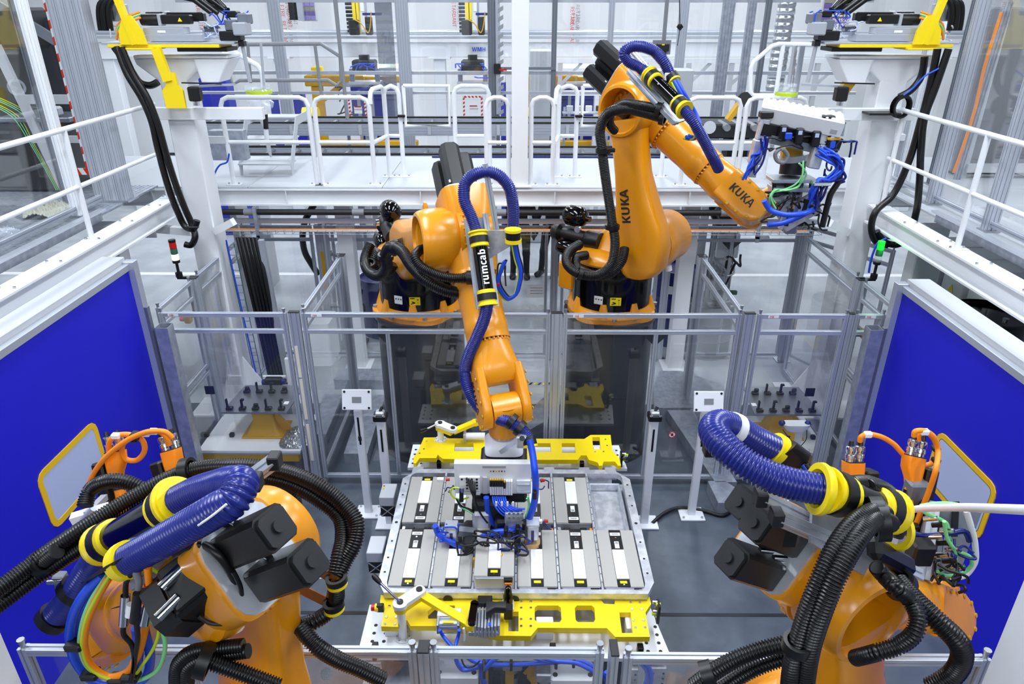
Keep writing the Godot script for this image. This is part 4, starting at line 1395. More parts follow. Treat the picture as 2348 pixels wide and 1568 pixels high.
func heap(t, called, c, s, sd, m):
	var nz := FastNoiseLite.new()
	nz.seed = sd
	nz.frequency = 3.2
	var mb = MB.new()
	var n = 26
	var P = []
	for a in n + 1:
		var row = []
		for b in n + 1:
			var u = float(a) / n * 2 - 1
			var w = float(b) / n * 2 - 1
			var e = clampf(1.15 - sqrt(u * u + w * w), 0, 1)
			var h = pow(e, 0.5) * (0.55 + 0.9 * absf(nz.get_noise_2d(u * 1.4, w * 1.4)) + 0.5 * absf(nz.get_noise_2d(u * 4, w * 4)))
			row.append(c + V(u * s.x, minf(h, 1.3) * s.y, w * s.z))
		P.append(row)
	for a in n:
		for b in n:
			if P[a][b].y > c.y + 0.001 or P[a + 1][b + 1].y > c.y + 0.001:
				mb.face([P[a][b], P[a][b + 1], P[a + 1][b + 1]])
				mb.face([P[a][b], P[a + 1][b + 1], P[a + 1][b]])
	part(t, called, mb, m)

func robot(label, c, psi, al, be, tool, opt = {}):
	# six-axis heavy robot: base at c, facing psi (0 along +x, turning towards +z), link lean al, forearm dip be, tool direction
	var t = thing("articulated_robot", label, "robot")
	var f = V(cos(psi), 0, sin(psi))
	var r = V(-f.z, 0, f.x)
	var up = Vector3.UP
	var zo = -0.08
	var sc = opt.get("scale", 1.0)
	MB.G = Transform3D(Basis.from_scale(Vector3.ONE * sc), c * (1.0 - sc))
	var B0 = Basis(f, up, r)
	var L2 = 1.28
	var L3 = 1.42
	var a2 = c + f * 0.4 + up * 0.8
	var ly = f * sin(al) + up * cos(al)
	var lx = f * cos(al) - up * sin(al)
	var a3 = a2 + ly * L2
	var d = f * cos(be) - up * sin(be)
	var e = f * sin(be) + up * cos(be)
	var w = a3 + d * L3 + r * zo
	# base: lugged flange, black drum
	var m = MB.new().at(c, Basis(f, r, -up))
	var lug = []
	for k in 48:
		var a = TAU * k / 48
		var q = 0.455 + 0.05 * maxf(0.0, cos(4.0 * a))
		lug.append_array([cos(a) * q, sin(a) * q])
	var m2 = MB.new().at(c, Basis(f, -r, up))
	m2.prism(lug, 0.05)
	m2.at(c, B0)
	m2.lathe(V(0, 0.05, 0), V(0, 1, 0), [0.46, 0, 0.455, 0.02, 0.43, 0.05, 0.42, 0.07, 0.0005, 0.07], 40)
	for k in 8:
		var a = TAU * (k + 0.5) / 8
		var o = V(cos(a), 0, sin(a))
		m2.loft([[o * 0.40 + V(0, 0.05, 0), o.cross(V(0, 1, 0)) * 0.06, o * 0.07, 5.0], [o * 0.40 + V(0, 0.2, 0), o.cross(V(0, 1, 0)) * 0.03, o * 0.02, 5.0]], 8)
	part(t, "base_flange", m2, "orange")
	var bm = MB.new().at(c, B0)
	for k in 8:
		var a = TAU * k / 8 + 0.12
		bm.cyl(V(cos(a) * 0.47, 0.05, sin(a) * 0.47), V(cos(a) * 0.47, 0.075, sin(a) * 0.47), 0.024, -1, 6)
	part(t, "flange_bolts", bm, "steel").set_meta("kind", "stuff")
	part(t, "base_drum", MB.new().at(c, B0).lathe(V(0, 0.1, 0), V(0, 1, 0), [0.0005, 0, 0.41, 0, 0.41, 0.47, 0.38, 0.5, 0.0005, 0.5], 48), "black_gloss")
	part(t, "connection_box", MB.new().at(c, B0).box(V(-0.44, 0.32, 0.08), V(0.2, 0.3, 0.3), 0.02), "orange")
	# slewing column
	m = MB.new().at(c, B0)
	m.lathe(V(0, 0.58, 0), V(0, 1, 0), [0.0005, 0, 0.425, 0, 0.435, 0.02, 0.425, 0.05, 0.4, 0.09, 0.3, 0.14, 0.0005, 0.16], 48)
	m.loft([[V(0.0, 0.6, 0.0), V(0.34, 0, 0), V(0, 0, 0.36), 3.0], [V(0.1, 0.72, -0.03), V(0.36, 0, 0), V(0, 0, 0.3), 3.2], [V(0.22, 0.86, -0.05), V(0.32, 0, 0), V(0, 0, 0.26), 3.4], [V(0.28, 0.98, -0.06), V(0.24, 0, 0), V(0, 0, 0.22), 3.4], [V(0.3, 1.03, -0.06), V(0.16, 0, 0), V(0, 0, 0.17), 3.0]], 32)
	part(t, "slewing_column", m, "orange")
	m = MB.new().at(a2, B0)
	m.lathe(V(0, 0, 0.04), V(0, 0, -1), [0.0005, 0, 0.27, 0, 0.275, 0.03, 0.275, 0.2, 0.265, 0.22, 0.265, 0.23, 0.26, 0.24, 0.26, 0.42, 0.245, 0.45, 0.2, 0.465, 0.0005, 0.47], 40)
	m.loft([[V(-0.2, -0.17, -0.22), V(0.03, 0, 0), V(0, 0, 0.04), 3.0], [V(-0.24, 0.05, -0.22), V(0.04, 0, 0), V(0, 0, 0.05), 3.0], [V(-0.2, 0.2, -0.22), V(0.03, 0, 0), V(0, 0, 0.04), 3.0]], 12)
	part(t, "shoulder_gearbox", m, "orange")
	part(t, "oil_plug", MB.new().at(a2, B0).cyl(V(0.12, -0.26, -0.2), V(0.13, -0.31, -0.2), 0.04, -1, 12), "paper")
	part(t, "lifting_eye", MB.new().at(c, B0).loft([[V(0.05, 0.95, -0.1), V(0.05, 0, 0), V(0, 0, 0.03), 3.0], [V(0.05, 1.1, -0.1), V(0.04, 0, 0), V(0, 0, 0.025), 3.0], [V(0.05, 1.14, -0.1), V(0.02, 0, 0), V(0, 0, 0.015), 3.0]], 12), "orange")
	# counterbalance: black accumulators behind the column
	if opt.get("balance", true):
		var cb = MB.new().at(c, B0)
		cb.lathe(V(-0.62, 0.78, 0.22), V(1, 0, 0), [0.0005, 0, 0.07, 0.01, 0.095, 0.04, 0.095, 0.1, 0.06, 0.13, 0.07, 0.2, 0.07, 0.42, 0.09, 0.44, 0.09, 0.6, 0.0005, 0.6], 22)
		part(t, "counterbalance_cylinder", cb, "black")
		for q in [[0.97, 0.18, 0.105], [0.66, 0.3, 0.08]]:
			var am = MB.new().at(c, B0)
			am.lathe(V(-0.5, q[0], q[1]), V(1, 0, 0), [0.0005, 0, q[2] * 0.7, 0.015, q[2], 0.06, q[2], 0.2, q[2] * 0.7, 0.25, 0.03, 0.27, 0.03, 0.31, 0.0005, 0.31], 20)
			part(t, "accumulator", am, "black_gloss")
		part(t, "pressure_gauge", MB.new().at(c, B0).cyl(V(-0.22, 0.9, 0.33), V(-0.22, 0.9, 0.36), 0.035, -1, 16), "chrome")
	# link arm on the outer side
	var LB = Basis(lx, ly, r)
	m = MB.new().at(a2, LB)
	var zc = 0.17
	var S = []
	for q in [[-0.3, 0.06, 0.1, 0.0], [-0.28, 0.15, 0.12, 0.0], [-0.2, 0.24, 0.135, 0.0], [0.0, 0.29, 0.14, 0.01], [0.2, 0.265, 0.14, 0.02], [0.42, 0.2, 0.135, 0.02], [0.7, 0.16, 0.125, 0.0], [0.98, 0.155, 0.125, 0.0], [1.12, 0.18, 0.13, 0.0], [1.2, 0.2, 0.13, 0.0]]:
		S.append([V(q[3], q[0], zc), V(q[1], 0, 0), V(0, 0, -q[2]), 4.0])
	m.loft(S, 32)
	part(t, "link_arm", m, "orange")
	m = MB.new().at(a3, Basis(d, e, r))
	m.lathe(V(0, 0, 0.03), V(0, 0, 1), [0.0005, 0, 0.235, 0, 0.25, 0.03, 0.25, 0.2, 0.24, 0.26, 0.225, 0.285, 0.2, 0.29, 0.188, 0.27, 0.18, 0.1, 0.0005, 0.1], 44)
	part(t, "elbow_ring", m, "orange")
	part(t, "elbow_bolts", MB.new().at(a3, Basis(d, e, r)).bolts(V(0, 0, 0.13), V(0, 0, 1), 0.15, 18, 0.013, 0.03), "orange").set_meta("kind", "stuff")
	part(t, "elbow_drive", MB.new().at(a3, Basis(d, e, r)).box(V(-0.03, -0.02, 0.17), V(0.14, 0.14, 0.1), 0.02), "black")
	# forearm housing with the three wrist motors
	m = MB.new().at(a3, Basis(d, e, r))
	m.lathe(V(0, 0, 0.03), V(0, 0, -1), [0.0005, 0, 0.255, 0, 0.255, 0.04, 0.24, 0.05, 0.24, 0.09, 0.225, 0.1, 0.225, 0.24, 0.2, 0.29, 0.12, 0.31, 0.0005, 0.31], 40)
	m.loft([[V(-0.34, 0.04, zo - 0.02), V(0, 0.21, 0), V(0, 0, 0.2), 5.0], [V(-0.2, 0.03, zo - 0.02), V(0, 0.22, 0), V(0, 0, 0.2), 4.0], [V(0.0, 0.0, zo), V(0, 0.22, 0), V(0, 0, 0.2), 3.0], [V(0.2, 0.0, zo), V(0, 0.2, 0), V(0, 0, 0.195), 2.3], [V(0.32, 0, zo), V(0, 0.195, 0), V(0, 0, 0.195), 2.0]], 36)
	part(t, "forearm_housing", m, "orange")
	part(t, "gearbox_bolts", MB.new().at(a3, Basis(d, e, r)).bolts(V(0, 0, 0.005), V(0, 0, -1), 0.247, 26, 0.013, 0.035), "orange").set_meta("kind", "stuff")
	part(t, "plug", MB.new().at(a3, Basis(d, e, r)).cyl(V(0.1, -0.2, -0.1), V(0.12, -0.25, -0.1), 0.035, -1, 12), "paper")
	part(t, "motor_plate", MB.new().at(a3 + d * -0.34 + e * 0.04 + r * (zo - 0.02), Basis(r, e, -d)).prism(Lib.rrect(0.36, 0.4, 0.09), 0.016), "cast_alu")
	for q in opt.get("motors", [[-0.12, 0.06, 0.34], [0.03, -0.03, 0.3], [0.14, 0.1, 0.26]]):
		motor(t, a3, Basis(d, e, r), V(-0.36, 0.04 + q[0], zo + q[1] - 0.02), q[2], 0.03 if sc > 0.9 else 0.017)
	# forearm tube
	var ring = func(x0, r0, x1, r1):
		part(t, "tube_ring", MB.new().at(a3, Basis(d, e, r)).lathe(V(x0, 0, zo), V(1, 0, 0), [r0 * 0.9, 0, r0, 0.0, r0, 0.02, r1, x1 - x0 - 0.01, r1, x1 - x0, r1 * 0.9, x1 - x0], 40), "orange")
		part(t, "ring_bolts", MB.new().at(a3, Basis(d, e, r)).bolts(V(x1, 0, zo), V(1, 0, 0), r1 - 0.018, 28, 0.011, 0.02), "orange").set_meta("kind", "stuff")
	ring.call(0.3, 0.195, 0.35, 0.2)
	var tb = MB.new().at(a3, Basis(d, e, r))
	tb.lathe(V(0.35, 0, zo), V(1, 0, 0), [0.15, 0, 0.175, 0.0, 0.172, 0.12, 0.165, 0.3, 0.167, 0.38, 0.17, 0.39, 0.17, 0.46, 0.168, 0.465, 0.168, 0.5, 0.15, 0.505], 40)
	part(t, "forearm_tube", tb, "orange")
	ring.call(0.85, 0.168, 0.88, 0.172)
	# wrist fork
	var td = tool.normalized()
	var n = d.cross(td).normalized()
	if n.dot(r) < 0:
		n = -n
	n = n.rotated(d, opt.get("roll", 0.0))
	var y2 = n.cross(d).normalized()
	var wo = a3 + r * zo
	var wf = MB.new()
	wf.loft([[wo + d * 0.89, y2 * 0.155, n * 0.155, 2.0], [wo + d * 0.97, y2 * 0.158, n * 0.165, 2.3], [wo + d * 1.08, y2 * 0.16, n * 0.18, 3.0], [wo + d * 1.17, y2 * 0.14, n * 0.185, 3.4], [wo + d * 1.22, y2 * 0.1, n * 0.16, 3.0]], 36)
	for s in [-1.0, 1.0]:
		wf.loft([[wo + d * 1.1 + n * 0.15 * s, y2 * 0.15, n * 0.04 * s, 4.0], [wo + d * 1.28 + n * 0.155 * s, y2 * 0.15, n * 0.045 * s, 4.0], [wo + d * 1.42 + n * 0.155 * s, y2 * 0.145, n * 0.045 * s, 4.0], [wo + d * 1.5 + n * 0.155 * s, y2 * 0.115, n * 0.045 * s, 4.0], [wo + d * 1.55 + n * 0.155 * s, y2 * 0.06, n * 0.04 * s, 4.0]], 28)
	part(t, "wrist_fork", wf, "orange")
	for s in [-1.0, 1.0]:
		var wb = MB.new()
		for q in [[1.18, 0.12], [1.26, 0.13], [1.36, 0.125], [1.46, 0.1], [1.53, 0.04], [1.53, -0.04], [1.46, -0.1], [1.36, -0.125], [1.26, -0.13]]:
			var o = wo + d * q[0] + y2 * q[1] + n * 0.197 * s
			wb.cyl(o, o + n * 0.006 * s, 0.014, -1, 8)
		part(t, "wrist_screws", wb, "ochre").set_meta("kind", "stuff")
	var hd = MB.new()
	hd.cyl(w - n * 0.11, w + n * 0.11, 0.125, -1, 28)
	var hx = n.cross(td).normalized()
	hd.loft([[w - td * 0.05, hx * 0.12, n * 0.105, 3.0], [w + td * 0.08, hx * 0.12, n * 0.105, 2.4], [w + td * 0.14, hx * 0.118, n * 0.118, 2.0], [w + td * 0.2, hx * 0.118, n * 0.118, 2.0]], 28)
	part(t, "hand", hd, "orange")
	part(t, "hand_bolts", MB.new().bolts(w + td * 0.2, td, 0.105, 18, 0.009, 0.014), "orange").set_meta("kind", "stuff")
	part(t, "tool_flange", MB.new().cyl(w + td * 0.2, w + td * 0.225, 0.1, -1, 28), "steel")
	# lettering
	if opt.get("letters", true):
		letters(t, "lettering", "KUKA", 0.125, a2 + ly * 0.42 + r * (zc + 0.139) - lx * 0.035, Basis(ly, -lx, r), "ink")
		letters(t, "lettering", "KUKA", 0.1, wo + d * 1.3 + n * 0.2, Basis(d, y2, n) if n.dot(V(0, 0, 1)) > -2 else Basis.IDENTITY, "ink")
	# safety labels on the drum
	if opt.get("labels", true):
		for q in [[opt.get("label_at", 0.0), "bright_yellow", 0.11], [opt.get("label_at", 0.0) - 0.42, "paper", 0.09]]:
			var a = q[0]
			var o = V(sin(a), 0, cos(a))
			var lp = MB.new().at(c + o * 0.413 + V(0, 0.24, 0), Basis(V(o.z, 0, -o.x), Vector3.UP, o))
			lp.box(Vector3.ZERO, V(q[2], 0.085, 0.004))
			var lo = part(t, "safety_label", lp, q[1])
			var pm = MB.new().at(c + o * 0.4155 + V(0, 0.24, 0), Basis(V(o.z, 0, -o.x), Vector3.UP, o))
			if q[1] == "paper":
				for k in 3:
					pm.cyl(V(-0.025 + k * 0.028, 0.01, 0), V(-0.025 + k * 0.028, 0.01, 0.001), 0.008, -1, 8)
			else:
				pm.bar(V(-0.045, 0.03, 0), V(0.0, 0.03, 0), 0.001, 0.01)
				pm.bar(V(-0.04, -0.03, 0), V(0.005, -0.018, 0), 0.001, 0.01)
				pm.bar(V(0.032, -0.03, 0), V(0.032, 0.0, 0), 0.001, 0.014)
				pm.cyl(V(0.032, 0.016, 0), V(0.032, 0.016, 0.001), 0.007, -1, 8)
				pm.bar(V(-0.03, -0.006, 0), V(0.0, -0.016, 0), 0.001, 0.012)
			part(lo, "pictogram", pm, "ink")
	var g = MB.G
	MB.G = Transform3D.IDENTITY
	return {"node": t, "f": f, "r": r, "a2": g * a2, "a3": g * a3, "d": d, "e": e, "w": g * w, "n": n, "tool": g * (w + td * 0.225), "td": td, "lx": lx, "ly": ly, "c": c, "zo": zo}

func motor(t, o, b, at, L, bev = 0.03):
	# black servo motor pointing back along -x, octagonal body with end cap
	var m = MB.new().at(o + b * at, Basis(-b.x, b.y, -b.z))
	var h = 0.075
	var c = bev
	m.at(o + b * at, Basis(b.z, b.y, -b.x))
	m.prism([-h + c, -h, h - c, -h, h, -h + c, h, h - c, h - c, h, -h + c, h, -h, h - c, -h, -h + c], L)
	var p = part(t, "wrist_motor", m, "black")
	var g = MB.new().at(o + b * at, Basis(b.z, b.y, -b.x))
	g.at(o + b * (at + V(-L, 0, 0)), Basis(b.z, b.y, -b.x))
	g.prism([-h + c + 0.01, -h + 0.01, h - c - 0.01, -h + 0.01, h - 0.01, -h + c + 0.01, h - 0.01, h - c - 0.01, h - c - 0.01, h - 0.01, -h + c + 0.01, h - 0.01, -h + 0.01, h - c - 0.01, -h + 0.01, -h + c + 0.01], 0.02)
	g.cyl(V(0, 0, 0.02), V(0, 0, 0.034), 0.026, -1, 16)
	part(p, "end_cap", g, "charcoal")
	var s = MB.new()
	for q in [-1, 1]:
		s.cyl(o + b * (at + V(-0.012, h * 0.85, h * 0.85 * q)), o + b * (at + V(-0.035, h * 0.85, h * 0.85 * q)), 0.011, -1, 6)
	part(p, "screw", s, "steel")
	if bev < 0.02:
		for q in [-0.03, 0.04]:
			var a = o + b * (at + V(-L * 0.35 + q, h + 0.005, q * 0.5))
			part(p, "plug", MB.new().cyl(a, a + b * V(0.06, 0.025, 0.02), 0.015, -1, 10), "chrome")
	return p

func cable_tube(t, a, b, r, side, print = true):
	# rigid black guide tube with yellow collars in black clamps
	var d = (b - a).normalized()
	var g = part(t, "guide_tube", MB.new().cyl(a, b, r, -1, 24), "black_gloss")
	for q in [[a, 1.0], [b, -1.0]]:
		var o = q[0]
		var k = q[1]
		part(g, "clamp", MB.new().cyl(o + d * k * 0.01, o + d * k * 0.06, r * 1.3, -1, 24), "black")
		part(g, "collar", MB.new().lathe(o - d * k * 0.03, d * k, [r * 0.75, 0, r * 1.36, 0, r * 1.36, 0.012, r * 1.15, 0.02, r * 1.15, 0.045, r * 0.75, 0.045], 28), "bright_yellow")
		part(g, "collar", MB.new().lathe(o + d * k * 0.06, d * k, [r * 0.75, 0, r * 1.22, 0, r * 1.22, 0.025, r * 0.98, 0.03], 28), "bright_yellow")
	if print:
		var zz = side.normalized()
		letters(t, "lettering", "rumcab", r * 1.3, (a + b) / 2 + zz * (r + 0.001), Basis(-d, zz.cross(-d), zz), "paper")
	return g

func clip(t, p, d, r, m = "black"):
	# broad hose clip round a point
	d = d.normalized()
	return part(t, "hose_clip", MB.new().lathe(p - d * 0.02, d, [r, 0, r * 1.35, 0.0, r * 1.35, 0.04, r, 0.04], 18), m)

func pedestal(label, c, h, rr):
	var t = thing("robot_pedestal", label, "pedestal")
	part(t, "drum", MB.new().lathe(V(c.x, 0, c.z), V(0, 1, 0), [0.0005, 0, rr + 0.06, 0, rr + 0.06, 0.03, rr, 0.03, rr, h - 0.05, rr + 0.03, h - 0.05, rr + 0.03, h, 0.0005, h], 56), "pedestal_grey")
	for k in 8:
		var a = TAU * k / 8
		var o = V(cos(a), 0, sin(a))
		part(t, "rib", MB.new().at(V(c.x, h - 0.06, c.z) + o * (rr - 0.002), Basis(o, V(0, 1, 0), o.cross(V(0, 1, 0)))).prism([0, 0, 0.05, 0, 0, -0.25], 0.012), "pedestal_grey")
	return t

func far_robots():
	pedestal("dark grey pedestal drum under the folded robot", V(-1.029, 0, -7.0), 1.66, 0.46)
	pedestal("dark grey pedestal drum under the upright robot", V(0.996, 0, -7.0), 1.66, 0.46)
	var A = robot("orange robot folded forward, reaching down over the battery tray with a blue-cabled gripper", V(-1.029, 1.66, -7.0), deg_to_rad(70), deg_to_rad(70), deg_to_rad(51), V(0.02, -1, 0.05), {"label_at": 0.02, "motors": [[-0.1, 0.09, 0.3], [-0.02, -0.07, 0.32], [0.12, 0.06, 0.34]]})
	dress_folded(A)
	gripper_low(A)
	var B = robot("orange robot standing upright with its forearm dipping towards the white tray", V(0.996, 1.66, -7.0), deg_to_rad(40), deg_to_rad(-11), deg_to_rad(33), V(0.86, 0.5, 0.05), {"label_at": -0.02, "motors": [[-0.1, 0.1, 0.26], [0.0, -0.04, 0.28], [0.13, 0.08, 0.3]]})
	dress_upright(B)
	gripper_high(B)

func dress_folded(A):
	var t = A.node
	var D0 = 5.3
	# black corrugated hoses looping from the shoulder to the forearm
	hose(t, "black_hose", [-1.393,2.52,-6.5,-1.432,2.423,-6.4,-1.371,2.356,-6.2,-1.243,2.369,-6.05,-1.145,2.496,-5.95,-1.134,2.63,-5.85,-1.068,2.737,-5.75,-0.953,2.753,-5.6,-0.84,2.691,-5.4,-0.704,2.618,-5.25,-0.53,2.553,-5.2,-0.387,2.539,-5.2], 0.046, "black_rubber", 0.004, 0.016)
	hose(t, "black_hose", [-1.294,2.488,-6.4,-1.334,2.402,-6.4,-1.301,2.302,-6.4,-1.228,2.284,-6.4,-1.172,2.359,-6.4], 0.046, "black_rubber", 0.004, 0.016)
	hose(t, "black_hose", [-0.741,2.804,-5.5,-0.773,2.841,-5.3,-0.784,2.826,-5.22,-0.748,2.776,-5.18,-0.653,2.727,-5.15,-0.519,2.692,-5.13,-0.358,2.696,-5.13], 0.036, "black_rubber", 0.003, 0.014)
	for q in [[V(-1.136, 2.615, -5.86), V(0.1, 1, 0.1)], [V(-1.023, 2.746, -5.7), V(1, -0.2, 0.3)], [V(-1.387, 2.393, -6.3), V(0, 1, 0.3)]]:
		clip(t, q[0], q[1], 0.052)
	clip(t, V(-0.4, 2.539, -5.2), V(1, 0, 0), 0.05)
	clip(t, V(-0.365, 2.696, -5.13), V(1, 0, 0), 0.04)
	part(t, "hose_bracket", MB.new().box(V(-0.384, 2.609, -5.18), V(0.03, 0.16, 0.05), 0.004), "charcoal")
	# mounting plate and energy tube along the forearm
	var n = V(0.15, 0.55, 0.82)
	part(t, "mount_rail", MB.new().extru(V(-0.356, 3.06, -5.25), V(-0.279, 2.511, -4.95), 0.04, 0.03, n), "alu")
	part(t, "mount_plate", MB.new().bar(V(-0.318, 3.114, -5.3), V(-0.221, 2.509, -4.98), 0.18, 0.012, n), "galvanised")
	part(t, "mount_rail", MB.new().extru(V(-0.243, 3.153, -5.28), V(-0.202, 2.92, -5.15), 0.04, 0.03, n), "alu")
	cable_tube(t, V(-0.286, 3.037, -5.1), V(-0.215, 2.605, -4.86), 0.056, n)
	hose(t, "blue_hose", [-0.286,3.02,-5.1,-0.335,3.156,-5.15,-0.392,3.29,-5.2,-0.373,3.408,-5.25,-0.275,3.469,-5.25,-0.163,3.463,-5.25,-0.067,3.376,-5.25,-0.031,3.229,-5.25,-0.031,3.026,-5.25], 0.043, "navy_hose", 0.0035, 0.013, 14)
	hose(t, "blue_hose", [-0.214,2.62,-4.84,-0.235,2.498,-4.84,-0.294,2.337,-4.84,-0.364,2.172,-4.84,-0.397,2.04,-4.84,-0.365,1.918,-4.75,-0.298,1.812,-4.7,-0.178,1.777,-4.6,-0.046,1.77,-4.52,0.052,1.706,-4.5,0.098,1.663,-4.46], 0.043, "navy_hose", 0.0035, 0.013, 14)
	clip(t, V(-0.036, 1.791, -4.51), V(0.6, -0.4, 0.3), 0.048)
	clip(t, V(0.026, 1.737, -4.5), V(0.6, -0.4, 0.3), 0.048)
	# cross arm that holds the returning hose
	part(t, "side_plate", MB.new().at(V(-0.247, 3.005, -5.15), Basis.IDENTITY).prism([0, -0.12, 0.04, -0.16, 0.27, -0.02, 0.27, 0.06, 0, 0.06], 0.01), "cast_alu")
	part(t, "support_post", MB.new().extru(V(-0.143, 2.99, -5.2), V(-0.235, 3.536, -5.25), 0.04, 0.04, V(0, 0, 1)), "alu")
	var ct = part(t, "hose_clamp", MB.new().cyl(V(-0.03, 3.071, -5.1), V(-0.027, 3.004, -5.1), 0.056, -1, 20), "black")
	part(ct, "collar", MB.new().cyl(V(-0.027, 3.011, -5.1), V(-0.027, 2.984, -5.1), 0.062, -1, 20), "bright_yellow")
	part(ct, "collar", MB.new().cyl(V(-0.03, 3.088, -5.1), V(-0.03, 3.068, -5.1), 0.062, -1, 20), "bright_yellow")
	# loose cables hanging in a loop
	for q in [[0.014, "blue_cable", 0], [0.014, "blue_cable", 5], [0.008, "lime", -6], [0.01, "black", 9]]:
		var o = q[2] * 0.002
		var P = Lib.pts([-0.024,2.984,-5.1,-0.004,2.868,-5.1,0.023,2.764,-5.1,0.01,2.64,-5.1,-0.023,2.551,-5.1,-0.067,2.529,-5.1,-0.117,2.579,-5.1,-0.15,2.676,-5.1,-0.123,2.764,-5.1,-0.096,2.833,-5.1])
		for k in P.size():
			P[k] += V(o, o, 0)
		part(t, "loop_cable", MB.new().tube(Lib.spline(P, 6), q[0], 8), q[1])
	for q in [["blue_cable", 0], ["black", 1], ["pale_grey", 2]]:
		hose(t, "plug_lead", [-0.157,2.658,-5.1,-0.149,2.746,-5.1,-0.129,2.823,-5.1,-0.096,2.816,-5.1,-0.09,2.746,-5.1,-0.083,2.64,-5.1], 0.008, q[0], 0, 0.01, 6)
	part(t, "red_plug", MB.new().cyl(V(-0.16, 2.651, -5.1), V(-0.13, 2.658, -5.1), 0.018, -1, 10), "red")

func dress_upright(B):
	var t = B.node
	hose(t, "black_hose", [0.623,2.445,-6.75,0.502,2.413,-6.6,0.478,2.345,-6.45,0.556,2.298,-6.35,0.737,2.282,-6.3,0.864,2.376,-6.28,0.904,2.568,-6.3,0.862,2.822,-6.35,0.803,3.129,-6.4,0.746,3.437,-6.4,0.722,3.605,-6.4,0.77,3.732,-6.35,0.895,3.789,-6.25,1.054,3.781,-6.1,1.182,3.754,-6], 0.043, "black_rubber", 0.003, 0.014, 14)
	hose(t, "black_hose", [0.687,2.349,-6.7,0.581,2.351,-6.6,0.576,2.297,-6.5,0.686,2.263,-6.4,0.87,2.262,-6.38,0.989,2.386,-6.4,1.025,2.482,-6.5], 0.043, "black_rubber", 0.003, 0.014, 14)
	hose(t, "black_hose", [0.872,3.563,-6.55,0.809,3.645,-6.45,0.806,3.726,-6.4,0.881,3.817,-6.3,1.014,3.836,-6.1,1.158,3.821,-6], 0.036, "black_rubber", 0.003, 0.014, 14)
	clip(t, V(0.759, 3.418, -6.4), V(0, 1, 0), 0.05)
	clip(t, V(0.874, 2.743, -6.34), V(0, 1, 0), 0.05)
	clip(t, V(0.596, 2.292, -6.33), V(1, -0.3, 0), 0.05)
	part(t, "clip_strap", MB.new().box(V(0.796, 3.418, -6.42), V(0.14, 0.035, 0.05), 0.006), "charcoal")
	for q in [V(1.147, 3.821, -6), V(1.182, 3.754, -6)]:
		clip(t, q, V(1, -0.2, 0.5), 0.045)
	# energy tube on rails along the forearm
	var n = V(0.2, 0.6, 0.75)
	part(t, "mount_rail", MB.new().extru(V(0.932, 4.08, -6.35), V(1.267, 3.735, -5.85), 0.045, 0.04, n), "alu")
	part(t, "mount_plate", MB.new().bar(V(1.019, 4.051, -6.33), V(1.314, 3.748, -5.85), 0.2, 0.012, n), "galvanised")
	part(t, "mount_rail", MB.new().extru(V(0.958, 4.229, -6.4), V(1.064, 4.113, -6.28), 0.04, 0.03, n), "alu")
	cable_tube(t, V(1.083, 4.056, -6.15), V(1.281, 3.86, -5.75), 0.055, V(-0.1, 0.5, 0.85))
	hose(t, "blue_hose", [1.083,4.056,-6.15,0.994,4.119,-6.2,0.89,4.175,-6.2,0.858,4.228,-6.2,0.898,4.267,-6.2,0.995,4.277,-6.2,1.104,4.241,-6.2,1.179,4.166,-6.15,1.245,4.057,-6.15], 0.043, "navy_hose", 0.0035, 0.013, 14)
	hose(t, "blue_hose", [1.274,3.867,-5.75,1.357,3.767,-5.68,1.445,3.642,-5.68,1.525,3.525,-5.7,1.63,3.381,-5.8], 0.041, "navy_hose", 0.0035, 0.013, 14)
	var ct = part(t, "hose_clamp", MB.new().cyl(V(1.231, 4.069, -6.12), V(1.259, 4.031, -6.1), 0.06, -1, 20), "black")
	part(ct, "collar", MB.new().cyl(V(1.255, 4.038, -6.1), V(1.267, 4.02, -6.08), 0.055, -1, 20), "bright_yellow")
	for q in [[0.018, "blue_cable", 0.0], [0.016, "blue_cable", 0.02], [0.008, "lime", -0.02]]:
		var P = Lib.pts([1.257,4.029,-6.05,1.303,3.949,-6,1.365,3.862,-6,1.427,3.771,-6,1.461,3.686,-5.95,1.461,3.617,-5.95,1.433,3.588,-6,1.382,3.602,-6])
		for k in P.size():
			P[k] += V(q[2], q[2] * 0.5, 0)
		part(t, "loop_cable", MB.new().tube(Lib.spline(P, 6), q[0], 8), q[1])
	part(t, "white_tag", MB.new().box(V(1.207, 4.059, -6.08), V(0.05, 0.06, 0.01), 0.004), "paper")

